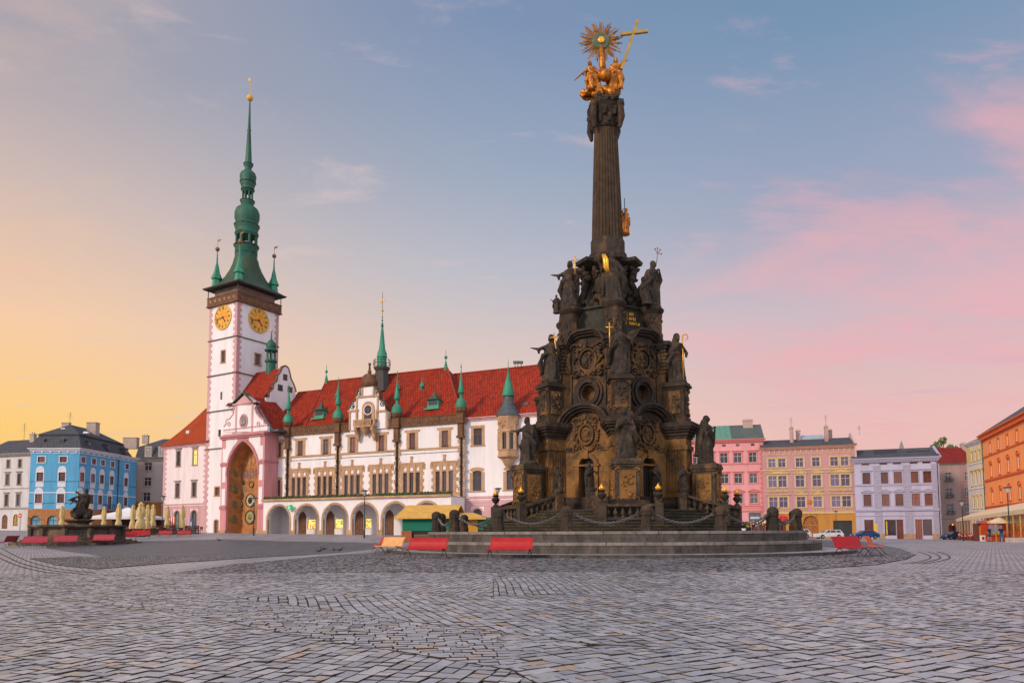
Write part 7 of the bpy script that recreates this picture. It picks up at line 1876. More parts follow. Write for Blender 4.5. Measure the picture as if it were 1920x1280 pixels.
# shaft: three bundled fluted ribs, slightly tapering, then capital
def fl(a, z):
 return 1 + .07 * math.cos(3 * a + PI / 2) + .028 * (1 if math.cos(27 * a) > 0 else -1)
prof = [(1.2, z_c3t + .1), (1.22, z_c3t + .25), (1.1, z_c3t + .38), (1.12, z_c3t + .5), (1.0, z_c3t + .68), (1.0, z_sb - .2), (.92, z_sb)]
mb = MB(); mb.lathe(prof, 24, flute=lambda a, z: 1 + .09 * math.cos(3 * a + PI / 2)); mb.build('shaft_base', M_SOOTD, MO, auto=40)
mb = MB(); mb.lathe([(.90 - (.90 - .665) * (i / 12) ** 1.15, z_sb + (z_st - z_sb) * i / 12) for i in range(13)], 108, flute=fl); mb.build('shaft', M_SHAFT, MO, auto=30)
mb = MB(); rr = random.Random(3); zk = z_ct - z_st
mb.lathe([(.72, z_st - .1), (.8, z_st), (.76, z_st + .1), (.82, z_st + zk * .3), (1.0, z_st + zk * .62), (1.12, z_st + zk * .7)], 24)
for k in range(3):
 for row, (r0, z0) in enumerate(((.8, .12), (.92, .36))):
  for q in range(9):
   an = 2 * PI * (q + row * .5) / 9; mb.ball((r0 * math.cos(an), r0 * math.sin(an), z_st + zk * (z0 + .08 * k)), (.14 + .03 * k, .14 + .03 * k, .16), 6)
for q in range(4):
 an = q * PI / 2 + PI / 4; x, y = 1.15 * math.cos(an), 1.15 * math.sin(an); mb.ball((x, y, z_st + zk * .66), .26, 8); mb.tube([(x, y, z_st + zk * .6), (x * 1.05, y * 1.05, z_st + zk * .2), (x * .95, y * .95, z_st - .3)], [.2, .22, .1], 7)
mb.lathe([(1.16, z_st + zk * .72), (1.25, z_st + zk * .78), (1.25, z_st + zk * .9), (.95, z_st + zk * .93), (.85, z_ct)], 4, ph=PI / 4 + .2); mb.lathe([(1.02, z_st + zk * .88), (.9, z_ct)], 16)
relief(mb, rr, -.7, .7, z_st + zk * .85, z_ct, 10, -.8, (.12, .2), .2); mb.build('capital', M_SOOTD, MO, smooth=False, auto=50)
# ---------------------------------------------------------------- statues
M_BAL = mat_stone('balustrade_stone', (.042, .030, .022), (.20, .11, .045), .50, .68, 1.3)
def remesh(o, vox):
 m = o.modifiers.new('remesh', 'REMESH'); m.mode = 'VOXEL'; m.voxel_size = vox; m.use_smooth_shade = True
 s = o.modifiers.new('smooth', 'SMOOTH'); s.factor = .5; s.iterations = 1
 return o
def robed(mb, H, rr, lean=0, sq=.78, arms=(), turn=0, beard=True, hood=False, wings=False, bare=False, M=None):
 ph = rr.random() * 6; k1 = rr.choice((5, 6, 7)); S = lambda z: lean * H * z + .025 * H * math.sin(z * 3.3 + ph)
 prof = [(.155, 0), (.165, .03), (.150, .10), (.135, .2), (.128, .3), (.13, .40), (.115, .50), (.108, .57), (.118, .64), (.132, .71), (.128, .76), (.085, .79), (.05, .815), (.043, .85)]
 if bare: prof = [(.10, 0), (.09, .1), (.10, .3), (.12, .42), (.105, .52), (.10, .58), (.118, .66), (.128, .73), (.12, .77), (.08, .80), (.05, .82), (.045, .85)]
 vs = []; n = 28; fs = []
 pf_ = []
 for i in range(len(prof) - 1):
  for t in (0, .5): pf_.append((prof[i][0] * (1 - t) + prof[i + 1][0] * t, prof[i][1] * (1 - t) + prof[i + 1][1] * t))
 pf_.append(prof[-1])
 for r, z in pf_:
  r *= 1.0 if bare else 1.14
  amp = max(0, 1 - z / .78)
  for i in range(n):
   a = 2 * PI * i / n; f = 1 + amp * (.2 * math.sin(k1 * a + z * 5 + ph) + .09 * math.sin(11 * a - z * 7 + ph * 2))
   vs.append((r * H * f * math.cos(a) + S(z), r * H * f * math.sin(a) * sq, z * H))
 for k in range(len(pf_) - 1):
  for i in range(n): fs.append((k * n + i, k * n + (i + 1) % n, (k + 1) * n + (i + 1) % n, (k + 1) * n + i))
 fs += [tuple(reversed(range(n))), tuple((len(pf_) - 1) * n + i for i in range(n))]
 mb.add(vs, fs, M)
 hx_, hy_ = S(.9) + .03 * H * math.sin(turn), -.02 * H
 mb.ball((hx_, hy_, .915 * H), (.052 * H, .06 * H, .072 * H), 12, M)
 mb.ball((hx_ + .055 * H * math.sin(turn), hy_ - .058 * H * math.cos(turn), .912 * H), .014 * H, 6, M)          # nose
 mb.ball((hx_, hy_ + .02 * H, .93 * H), (.062 * H, .06 * H, .066 * H), 10, M)                                     # hair
 for s in (-1, 1): mb.ball((hx_ + s * .05 * H, hy_ + .02 * H, .885 * H), (.022 * H, .03 * H, .05 * H), 6, M)
 if beard: mb.ball((hx_ + .02 * H * math.sin(turn), hy_ - .045 * H, .868 * H), (.032 * H, .03 * H, .045 * H), 7, M)
 if hood: mb.ball((hx_, hy_ + .03 * H, .925 * H), (.075 * H, .075 * H, .09 * H), 10, M); mb.tube([(hx_, .05 * H, .9 * H), (S(.6), .11 * H, .6 * H), (S(.2), .13 * H, .1 * H)], [.07 * H, .13 * H, .14 * H], 8, M=M)
 # cloak over the shoulders and a sash of cloth across the body
 for s in (-1, 1): mb.tube([(S(.76) + s * .10 * H, .01 * H, .765 * H), (S(.6) + s * .145 * H, .05 * H, .6 * H), (S(.35) + s * (.15 + .04 * rr.random()) * H, .07 * H, .34 * H), (s * (.13 + .08 * rr.random()) * H, .06 * H, .08 * H)], [.055 * H, .066 * H, .06 * H, .03 * H], 8, M=M)
 if not bare: k_ = rr.choice((-1, 1)); mb.tube([(S(.62), -.06 * H, .62 * H), (k_ * .14 * H, -.11 * H, .52 * H), (k_ * .23 * H, -.05 * H, .36 * H), (k_ * .2 * H, .02 * H, .2 * H), (k_ * .26 * H, .05 * H, .12 * H)], [.03 * H, .055 * H, .06 * H, .045 * H, .012 * H], 7, M=M)
 mb.tube([(S(.7) - .12 * H, -.05 * H, .70 * H), (S(.58), -.10 * H, .56 * H), (S(.45) + .11 * H, -.07 * H, .45 * H), (S(.3) + .16 * H, -.02 * H, .30 * H)], [.03 * H, .045 * H, .045 * H, .02 * H], 8, M=M)
 for q in range(5): x = (-.1 + .05 * q) * H; mb.tube([(x * .6 + S(.5), -.085 * H, .52 * H), (x + S(.3), -.105 * H, .3 * H), (x * 1.3, -.11 * H, .03 * H)], [.012 * H, .018 * H, .02 * H], 6, M=M)
 for (sh, el, ha) in arms:
  A = Vector((S(.73) + sh * .115 * H, 0, .735 * H)); E = Vector(el) * H; B = Vector(ha) * H
  mb.tube([A, (A + E) / 2, E, (E + B) / 2, B], [.045 * H, .042 * H, .034 * H, .026 * H, .019 * H], 8, M=M)
  d = (B - E).normalized(); mb.ball(B + d * .02 * H, (.02 * H, .018 * H, .024 * H), 6, M)
  for q in range(5):     # fingers
   o_ = Vector((.011 * (q - 2) * H, 0, .006 * H * (q % 2))); L = (.045, .052, .055, .05, .036)[q] * H; mb.tube([B + d * .02 * H + o_, B + d * (.02 * H + L * .6) + o_ * 1.2, B + d * (.02 * H + L) + o_ * 1.3 - Vector((0, 0, .01 * H))], [.0075 * H, .0065 * H, .004 * H], 5, M=M)
  mb.tube([E, E + Vector((0, .02 * H, -.10 * H))], [.045 * H, .02 * H], 6, M=M)      # hanging sleeve
 if wings:
  for s in (-1, 1): mb.tube([(s * .05 * H, .09 * H, .7 * H), (s * .2 * H, .16 * H, .85 * H), (s * .3 * H, .2 * H, .66 * H), (s * .26 * H, .2 * H, .45 * H)], [.05 * H, .07 * H, .06 * H, .02 * H], 7, M=M)
def statue(x, y, z, H, rz, label, seed, arms, group, attr=None, base=.07, m=None, **kw):
 root = empty('statue', (x, y, z), rz, label, 'statue', group); rr = random.Random(seed)
 mb = MB(); robed(mb, H * (1 - base), rr, arms=arms, M=Matrix.Translation((0, 0, base * H)), **kw)
 n = 8; mb.lathe([(.2 * H, 0), (.21 * H, base * H * .5), (.17 * H, base * H * 1.2)], 9, squash=.85)
 for q in range(5): mb.ball((rr.uniform(-.15, .15) * H, rr.uniform(-.13, .05) * H, base * H * .8), rr.uniform(.03, .06) * H, 6)
 remesh(mb.build('figure', m or M_STAT, root), .0135 * H)
 if attr:
  mb = MB(); nm = attr(mb, H); mb.build(nm, M_GILD, root, smooth=True)
 return root
def g_cross(x, z0, z1, w, y=-.12, tilt=0):
 def f(mb, H):
  a = (x * H, y * H, z0 * H); b = ((x + tilt) * H, y * H, z1 * H); mb.tube([a, b], .035, 6); t = .8
  c = Vector(a).lerp(Vector(b), t); mb.tube([c - Vector((w * H, 0, -tilt * w * H)), c + Vector((w * H, 0, -tilt * w * H))], .035, 6); return 'gilded_cross'
 return f
def g_crook(x, z0, z1, y=-.14):
 def f(mb, H):
  mb.tube([(x * H, y * H, z0 * H), (x * H, y * H, z1 * H)], .035, 6); r = .055 * H
  mb.tube([(x * H + r - r * math.cos(k * .5), y * H, z1 * H + r * math.sin(k * .5)) for k in range(10)], .035, 6); mb.ball((x * H, y * H, z1 * H - .03 * H), .055, 6); return 'gilded_crook'
 return f
def g_cup(x, z, y=-.1):
 def f(mb, H): mb.lathe([(.05, 0), (.02, .08), (.1, .2), (.06, .3), (.13, .5), (.03, .7)], 8, c=(x * H, y * H, z * H)); return 'gilded_flame'
 return f
def P(px, py, y): p = at(px, py, y); return p.x, p.y, p.z
def vtx(phi, r): return CX + math.sin(R(phi)) * r, CY - math.cos(R(phi)) * r
def pedestal(phi, r, z0, z1, hw, label_m, name='pedestal', capw=.12):
 f = MF(phi, r); rr = random.Random(int(phi + r * 10)); mb = f.mb(); H = z1 - z0
 for e, a, b in ((.14, 0, .10), (.08, .10, .16), (0, .16, .84), (.06, .84, .89), (capw, .89, .95), (capw * .6, .95, 1)): mb.box(-hw - e, hw + e, -hw - e, hw + e, z0 + H * a, z0 + H * b + (.001 if b < 1 else 0))
 o = mb.build(name, label_m, MO)
 mb = f.mb(); mb.box(-hw * .68, hw * .68, -hw - .045, -hw, z0 + H * .24, z0 + H * .78); relief(mb, rr, -hw * .5, hw * .5, z0 + H * .3, z0 + H * .72, 16, -hw - .04, (.05, .12), .1)
 for sg in (-1, 1):
  scroll(mb, sg * hw * .75, z0 + H * .78, .14, -hw - .06, sg, .045); scroll(mb, sg * hw * .75, z0 + H * .22, .14, -hw - .06, -sg, .045)
  mb.box(sg * hw, sg * (hw + .045), -hw * .68, hw * .68, z0 + H * .24, z0 + H * .78)
  for q in range(10): mb.ball((sg * (hw + .05), rr.uniform(-.5, .5) * hw, z0 + H * rr.uniform(.3, .72)), (.08, rr.uniform(.05, .12), rr.uniform(.05, .12)), 6)
 mb.build('carved_panel', M_OCHS, o)
 return o
G1, G2_, G3 = 'large statues of the lowest row', 'statues of the middle row', 'statues of the upper row'
# lowest row: pedestals at 5.7 m
zp1 = zy(866, 38.3); zt1_ = zy(771, 38.3)
ARM = {'a': ((-1, (-.22, -.05, .60), (-.12, -.17, .62)), (1, (.2, -.06, .58), (.08, -.18, .66))),
       'b': ((-1, (-.24, -.03, .66), (-.32, -.12, .74)), (1, (.2, -.06, .56), (.1, -.16, .56))),
       'c': ((-1, (-.18, -.08, .55), (-.04, -.18, .66)), (1, (.26, -.08, .64), (.34, -.14, .76))),
       'd': ((-1, (-.25, -.06, .68), (-.36, -.10, .70)), (1, (.2, -.1, .56), (.14, -.2, .62))),
       'e': ((-1, (-.18, -.1, .56), (-.03, -.19, .70)), (1, (.17, -.12, .56), (.04, -.2, .70)))}
for phi, seed, arm, kw, lab in ((0, 21, 'e', dict(turn=-.5, lean=.02), 'central large dark saint in swirling robes above the front balustrade'),
        (-60, 22, 'd', dict(turn=-.6, lean=-.02), 'large dark saint on the left pedestal with arms bent forward'),
        (60, 23, 'e', dict(hood=True, beard=False, turn=.5, lean=.03), 'large hooded dark saint on the right pedestal raising folded hands'),
        (-120, 24, 'a', {}, 'dark saint on the far left rear pedestal'), (120, 25, 'a', {}, 'dark saint on the far right rear pedestal')):
 pedestal(phi, 5.7, z_pl - .9, zp1, .62, M_BAL)
 mb = MF(phi, 5.7).mb(); mb.box(-.95, .95, -.95, 1.2, ZB - .6, z_pl - .9); mb.box(-.82, .82, -.82, 1.2, z_pl - .9, z_pl - .5); mb.build('pedestal_foot', M_SOOTD, MO)
 x, y = vtx(phi, 5.7); rz = R(phi) * (1.0 if phi else 0); r0 = {60: .9, -60: -.7}.get(phi, rz)
 statue(x, y, zp1, zt1_ - zp1, r0, lab, seed, ARM[arm], G1, **kw)
# middle row: pedestals at 4.15 m standing on the first cornice
zp2 = zy(713, 39.6); zt2 = zy(617, 39.6)
for phi, seed, arm, kw, lab, attr in ((0, 31, 'c', dict(turn=.4), 'dark bishop in the centre of the middle row lifting a gilded crucifix', g_cross(-.19, .52, .98, .07)),
                                      (-60, 32, 'd', dict(turn=-.3, lean=.03), 'robed dark saint with outstretched arm and gilded cross, left in the middle row', g_cross(.16, .55, .98, .09, tilt=-.06)),
                                      (60, 33, 'e', dict(turn=.2, hood=True), 'slim dark bishop with a long gilded crook, right in the middle row', g_crook(.07, .04, .9)),
                                      (-120, 34, 'a', {}, 'dark saint at the rear left of the middle row', None), (120, 35, 'b', {}, 'dark saint at the rear right of the middle row', None)):
 pedestal(phi, 4.15, z_c1t + .1, zp2, .5, M_SOOTD, capw=.16)
 x, y = vtx(phi, 4.15); statue(x, y, zp2, zt2 - zp2, {0: 0, -60: -.35, 60: .2}.get(phi, R(phi)), lab, seed, ARM[arm], G2_, attr, **kw)
# upper row on drums
zp3 = zy(576, 41); zt3_ = zy(485, 41)
for phi, seed, arm, kw, lab, attr in ((0, 41, 'b', dict(turn=.3), 'dark saint leaning on the shaft in the centre of the upper row', None),
                                      (-60, 42, 'd', dict(turn=-.5), 'dark saint in wide hat holding a gilded crucifix, left in the upper row', g_cross(.16, .62, 1.02, .07)),
                                      (60, 43, 'e', dict(turn=.6, lean=.03), 'dark saint with a thin lily spray, right in the upper row', None),
                                      (-120, 44, 'a', {}, 'dark saint at the rear left of the upper row', None), (120, 45, 'a', {}, 'dark saint at the rear right of the upper row', None)):
 f = MF(phi, 2.75); z0 = z_c2 + .2; rr = random.Random(seed); mb = f.mb(); H = zp3 - z0
 mb.lathe([(.62, z0 - .3), (.62, z0 + .2), (.5, z0 + .35), (.55, z0 + H * .5), (.53, z0 + H * .82), (.66, z0 + H * .88), (.7, z0 + H * .94), (.55, z0 + H)], 12, ph=.26)
 relief_n = 0
 for q in range(36):
  an = rr.uniform(0, 2 * PI); mb.ball((.54 * math.cos(an), .54 * math.sin(an), rr.uniform(z0 + .4, z0 + H * .78)), (.09, .09, rr.uniform(.07, .2)), 6)
 mb.build('drum', M_SOOT, MO, auto=40)
 x, y = vtx(phi, 2.75 if phi else 2.4); statue(x, y, zp3, (zt3_ - zp3) * (1.05 if phi == 0 else 1), {0: 0, -60: -.5, 60: .6}.get(phi, R(phi)), lab, seed, ARM[arm], G3, attr, **kw)
# small extras: kneeling angel beside the upper right saint, angel on the shaft, gilded cloth
x, y = vtx(42, 2.9); statue(x, y, zy(577, 41), 1.55, .3, 'small kneeling dark angel just left of the lily saint', 51, ARM['a'], 'small angels on the column', beard=False, lean=-.12)
x, y = vtx(-78, 3.2); statue(x, y, zy(578, 41), 1.15, -.6, 'small dark putto at the feet of the saint in the wide hat', 52, ARM['b'], 'small angels on the column', beard=False, lean=-.05)
x, y, z = P(1169, 440, CY - .1); an_ = statue(x + .08, y, z, 1.75, .9, 'small golden angel with spread wings clinging to the right side of the shaft', 53, ARM['b'], 'small angels on the column', m=M_BRONZ, beard=False, wings=True, lean=.12)
mb = MB(); mb.tube([(-.15, -.1, 1.0), (-.15, -.1, 2.2)], .025, 5); mb.build('thin_spear', M_DARKM, an_)
mb = MB(M=Matrix.Translation((0, 0, 0))); rr = random.Random(5)
gx_, gy_, gz_ = P(1134, 494, 40.05); pts = [(gx_ - CX - .12, gy_ - CY, gz_ + .55), (gx_ - CX, gy_ - CY - .08, gz_ + .2), (gx_ - CX + .02, gy_ - CY - .05, gz_ - .25), (gx_ - CX + .16, gy_ - CY, gz_ - .6)]
mb.tube(pts, [.05, .14, .13, .03], 7); mb.tube([(a + .12, b - .03, c) for a, b, c in pts], [.03, .1, .1, .02], 6); mb.build('gilded_cloth', M_GILD, MO, smooth=True)
x, y, z = P(1233, 473, 41.2); mb = MB()
for d in ((-.15, .5), (.0, .55), (.15, .45), (.22, .2)): mb.tube([(x - CX - .1, y - CY, z - .75), (x - CX, y - CY, z - .1), (x - CX + d[0], y - CY, z - .3 + d[1])], .02, 4); mb.ball((x - CX + d[0], y - CY, z - .3 + d[1]), .05, 6)
mb.build('lily_spray', mat('dull_red_metal', (.25, .08, .07), .6), MO)
# ---- the group on top, with sunburst and cross
zT0 = zy(192); TG = empty('crowning_group', (CX, CY, zT0), 0, 'golden sculpture group of figures on clouds crowning the shaft', 'sculpture')
KX = lambda X: (X - 447) / 4.923 / 31.4
KZ = lambda Y: (at(1128, 20 + Y / 4.923, CY).z - zT0)
mb = MB(); rr = random.Random(12)
for X, Y, s in ((420, 815, .4), (360, 790, .34), (500, 800, .36), (540, 770, .3), (270, 770, .26), (300, 740, .26), (450, 760, .36), (380, 730, .34), (500, 720, .32), (580, 750, .2), (340, 700, .3), (250, 785, .2)):
 for q in range(5): mb.ball((KX(X) + rr.uniform(-.2, .2), rr.uniform(-.45, .35), KZ(Y) + rr.uniform(-.12, .12)), s * rr.uniform(.5, .85), 8)
remesh(mb.build('clouds', M_BRONZ, TG), .035)
mb = MB(); M1 = Matrix.Translation((KX(350), -.25, KZ(770))) @ Matrix.Rotation(-.15, 4, 'Y'); robed(mb, 2.0, random.Random(3), arms=((-1, (-.28, -.1, .60), (-.55, -.1, .42)), (1, (.2, -.1, .5), (.3, -.2, .5))), M=M1)
M2 = Matrix.Translation((KX(530), -.1, KZ(765))) @ Matrix.Rotation(.04, 4, 'Y'); robed(mb, 2.25, random.Random(6), arms=((-1, (-.2, -.1, .5), (-.05, -.2, .55)), (1, (.2, 0, .88), (.32, -.04, .90))), M=M2)
for sg, X in ((-1, 320), (1, 570)): mb.tube([(KX(X), -.3, KZ(690)), (KX(X) + sg * .1, -.6, KZ(670)), (KX(X) + sg * .1, -.62, KZ(740)), (KX(X), -.75, KZ(790))], [.22, .2, .15, .08], 8)
remesh(mb.build('seated_figures', M_BRONZ, TG), .03)
mb = MB(); mb.ball((KX(440), -.45, KZ(640)), .38, 16); mb.build('globe', M_BRONZ, TG, smooth=True)
mb = MB(); M3 = Matrix.Translation((KX(360), -.6, KZ(865))) @ Matrix.Rotation(.2, 4, 'Y'); robed(mb, 1.05, random.Random(9), arms=((-1, (-.25, -.1, .7), (-.4, -.1, .8)), (1, (.25, -.1, .65), (.3, -.15, .5))), wings=True, beard=False, M=M3)
M4 = Matrix.Translation((KX(570), -.2, KZ(800))) @ Matrix.Rotation(-.3, 4, 'Y'); robed(mb, .85, random.Random(10), wings=True, beard=False, M=M4); remesh(mb.build('angels', M_BRONZ, TG), .025)
cx_, cz_ = KX(415), KZ(285); mb = MB()
mb.tube([(KX(430), .05, KZ(600)), (KX(425), 0, KZ(470)), (cx_, -.02, cz_ - .3)], [.26, .2, .12], 8); mb.build('sunburst_stem', M_BRONZ, TG, smooth=True)
mb = MB(); rr = random.Random(8)
for k in range(112):
 an = 2 * PI * k / 112 + rr.uniform(-.02, .02); grp = abs(math.sin(k * 76 / 76 * .5 * PI * 8 / 38)); L = .75 + .62 * abs(math.sin(k * .41)) * rr.uniform(.8, 1.1); L = min(L, 1.42)
 d = Vector((math.cos(an), rr.uniform(-.03, .05), math.sin(an))); p = Vector((cx_, -.02 + rr.uniform(-.04, .06), cz_)); s_v = Vector((-math.sin(an), 0, math.cos(an))); w_ = .036
 a, b = p + d * .25, p + d * L
 mb.add([a - s_v * w_ * .7, a + s_v * w_ * .7, b + s_v * w_, b - s_v * w_ * .2, a - s_v * w_ * .7 + Vector((0, .04, 0)), a + s_v * w_ * .7 + Vector((0, .04, 0)), b + s_v * w_ + Vector((0, .03, 0)), b - s_v * w_ * .2 + Vector((0, .03, 0))], [(0, 1, 2, 3), (7, 6, 5, 4), (0, 4, 5, 1), (1, 5, 6, 2), (2, 6, 7, 3), (3, 7, 4, 0)])
sb = mb.build('sunburst', mat('tarnished_gilt', (.34, .13, .018), .4, .6, 3, metal=.4, grime=(.02, .035, .025), gscale=2.5, gamt=.9), TG)
mb = MB(); mb.lathe([(.58, 0), (.5, .08), (.2, .1)], 20, M=Matrix.Translation((cx_, -.02, cz_)) @ Matrix.Rotation(PI / 2, 4, 'X')); mb.build('sunburst_disc', mat('green_bronze', (.06, .10, .06), .5, .4, 3, grime=(.3, .14, .03), gscale=2), sb)
mb = MB(); mb.lathe([(.2, .1), (.2, .16), (.1, .2)], 16, M=Matrix.Translation((cx_, -.02, cz_)) @ Matrix.Rotation(PI / 2, 4, 'X')); mb.build('gold_boss', M_GILD, sb)
mb = MB(); a, b = Vector((KX(602), -.15, KZ(560))), Vector((KX(768), -.12, KZ(108))); d = (b - a).normalized(); q_ = Vector((d.z, 0, -d.x))
def bar(p, q, w_): s_v = Vector(((q - p).normalized().z, 0, -(q - p).normalized().x)) * w_; y_ = Vector((0, w_, 0)); mb.add([p - s_v - y_, p + s_v - y_, p + s_v + y_, p - s_v + y_, q - s_v - y_, q + s_v - y_, q + s_v + y_, q - s_v + y_], [(0, 1, 2, 3), (7, 6, 5, 4), (0, 4, 5, 1), (1, 5, 6, 2), (2, 6, 7, 3), (3, 7, 4, 0)])
bar(a, b, .085); bar(Vector((KX(600), -.15, KZ(238))), Vector((KX(865), -.13, KZ(206))), .083); mb.build('leaning_cross', mat('gilt_wood', (.42, .26, .07), .5, .3, 2, metal=.4), TG)
# ---- podiums with balustrades, urns and torch-bearing putti round the foot
def baluster(mb, x, y, z, h): mb.lathe([(.085, 0), (.085, .1), (.05, .14), (.055, .2), (.11, .42), (.10, .52), (.05, .72), (.06, .82), (.085, .88), (.085, 1)] if False else [(r * 1.0, zz * h) for r, zz in ((.085, 0), (.085, .1), (.05, .14), (.06, .22), (.115, .42), (.10, .54), (.05, .74), (.06, .84), (.085, .9), (.085, 1))], 8, c=(x, y, z))
RF, RB, HF, HB = 7.0, 4.9, 1.4, 1.74
zf = zy(944, 35.6); zbk = zy(924, 37.9)
URN_DONE = {}
def urn(x, y, z, lab, flame=True):
 root = empty('urn', (x, y, z), 0, lab, 'urn', 'dark urns with gilded flames on the balustrades')
 mb = MB(); mb.lathe([(.16, 0), (.17, .05), (.07, .13), (.07, .18), (.2, .32), (.24, .42), (.13, .52), (.12, .56), (.19, .60), (.2, .64), (.08, .66)], 14); mb.build('body', M_SOOTD, root, auto=40)
 mb = MB(); mb.tube([(0, 0, .64), (.03, 0, .78), (-.02, 0, .88), (.01, 0, .98)], [.08, .10, .06, .01], 7); mb.tube([(-.06, 0, .64), (-.1, .02, .76), (-.07, 0, .86)], [.05, .05, .01], 6); mb.tube([(.06, 0, .64), (.1, -.02, .74), (.08, 0, .83)], [.05, .04, .01], 6); mb.build('flame', M_GILD, root, smooth=True)
names_u = {0: ('urn with gilded flame at the left corner of the front balustrade', 'urn with gilded flame at the right corner of the front balustrade'),
           -60: ('urn with gilded flame at the outer corner of the left balustrade', 'urn with gilded flame at the near corner of the left balustrade'),
           60: ('urn with gilded flame at the near corner of the right balustrade', 'urn with gilded flame at the outer corner of the right balustrade')}
names_p = {0: ('putto with raised arms left of the central pedestal', 'putto with turned head right of the central pedestal'), -60: (None, 'putto standing between the left pedestal and the door'), 60: ('putto standing between the door and the right pedestal', None)}
for phi in (0, -60, 60, -120, 120):
 f = MF(phi, 0)
 mb = f.mb(); P4 = [(-HB, -RB), (-HF, -RF), (HF, -RF), (HB, -RB)]
 zf0, zb0 = zf - .80, zbk - .82
 top = [(-HB, -RB, zb0), (-HF, -RF, zf0), (HF, -RF, zf0), (HB, -RB, zb0)]; bot = [(x, y, 1.13) for x, y in P4]
 mb.add(top + bot, [(0, 1, 2, 3), (0, 4, 5, 1), (1, 5, 6, 2), (2, 6, 7, 3)]); mb.build('podium', M_BAL, MO)
 def rail(a, b, za, zb, n, nm):
  mb = f.mb(); a, b = Vector(a), Vector(b); d = (b - a); L = d.length; d.normalize(); nn = Vector((-d.y, d.x))
  for (h0, h1, w_) in ((-.80, -.66, .15), (-.14, 0, .16)):
   vs = []
   for p, z in ((a, za), (b, zb)):
    for s_ in (-1, 1):
     for h in (h0, h1): q = p + nn * w_ * s_; vs.append((q.x, q.y, z + h))
   mb.add(vs, [(0, 1, 5, 4), (2, 6, 7, 3), (1, 3, 7, 5), (0, 4, 6, 2), (0, 2, 3, 1), (4, 5, 7, 6)])
  o = mb.build(nm, M_BAL, MO)
  for k in range(n):
   t = (k + .8) / (n + .6); p = a.lerp(b, t); z = za + (zb - za) * t; m2 = f.mb(); baluster(m2, p.x, p.y, z - .67, .54); m2.build('baluster', M_BAL, o, auto=50)
 rail((-HF, -RF), (HF, -RF), zf, zf, 7, 'front_railing'); rail((-HB, -RB), (-HF, -RF), zbk, zf, 6, 'side_railing'); rail((HB, -RB), (HF, -RF), zbk, zf, 6, 'side_railing')
 for sg in (-1, 1):
  mb = f.mb(); mb.box(sg * HF - .2, sg * HF + .2, -RF - .2, -RF + .2, 1.14, zf + .04); mb.build('railing_post', M_BAL, MO); mb = f.mb(); mb.box(sg * HB - .24, sg * HB + .24, -RB - .24, -RB + .24, ZB - .8, zbk + .06); mb.build('railing_post', M_BAL, MO)
 mb = f.mb(); mb.box(-1.0, 1.0, -RF + .35, -RB - .2, zf0 + .02, zf0 + 1.0 if phi == 0 else zf0 + .9); mb.build('inner_block', M_SOOTD, MO)
 if phi in names_u:
  for sg in (-1, 1):
   a = R(phi); d = Vector((math.sin(a), -math.cos(a))); t = Vector((math.cos(a), math.sin(a))); i = 0 if sg < 0 else 1
   q = d * RF + t * HF * sg; urn(CX + q.x, CY + q.y, zf + .04, names_u[phi][i])
   if names_p[phi][i]:
    q = d * RB + t * HB * sg; statue(CX + q.x, CY + q.y, zbk + .06, 1.5, {0: -.5 * sg, -60: -.3, 60: .3}[phi], names_p[phi][i], 60 + phi + i, ARM['c'] if sg < 0 else ARM['d'], 'putti on the balustrade ends', beard=False, bare=True, base=.12)
# ---- bollards and hanging chains on the platform
bp = empty('bollard', (0, 0, 0));
mb = MB(); mb.lathe([(.29, 0), (.29, .26), (.26, .30), (.235, .62), (.24, .70), (.28, .73), (.28, .82), (.26, .86)], 8, ph=PI / 8); mb.build('post', M_SOOTD, bp)
mb = MB(); mb.lathe([(.27, .86), (.28, .93), (.255, 1.03), (.18, 1.11), (.08, 1.15), (.02, 1.16)], 14); mb.build('domed_cap', M_SOOTD, bp, auto=50)
mb = MB()
for sg in (-1, 1): mb.ring((sg * .32, .8), .05, .085, -.02, .02, 10)
mb.build('chain_ring', M_DARKM, bp)
cp = empty('chain', (0, 0, 0)); RBOL = 10.3; chord = 2 * RBOL * math.sin(R(10)) - .74
mb = MB(); n = 27; sag = .42
def link(mb, c, d, flat):
 u = d.normalized(); v = Vector((0, 1, 0)) if flat else u.cross(Vector((0, 1, 0))).normalized(); pts = []
 for k in range(9): a = 2 * PI * k / 8; pts.append(c + u * .095 * math.cos(a) + v * .055 * math.sin(a))
 mb.tube(pts, .019, 4, cap=False)
cat = lambda t: Vector(((t - .5) * chord, 0, .78 - sag * (1 - (2 * t - 1) ** 2)))
for k in range(n): t = (k + .5) / n; link(mb, cat(t), cat(min(1, t + .01)) - cat(t - .01), k % 2)
mb.build('links', mat('chain_iron', (.16, .14, .14), .45, .3, 6, metal=.4), cp)
BL_LAB = {0: 'front bollard just right of the platform middle', 1: 'bollard under the right balustrade', 2: 'second bollard from the right end of the platform', 3: 'rightmost bollard of the platform',
          -1: 'bollard left of the front stair balustrade', -2: 'bollard beside the left balustrade end', -3: 'bollard in front of the market stall roof', -4: 'leftmost bollard of the platform', -5: 'bollard standing just behind the leftmost one', -6: 'bollard in front of the ochre stall panel', 4: 'bollard half hidden behind the rightmost one'}
used = [False, False]
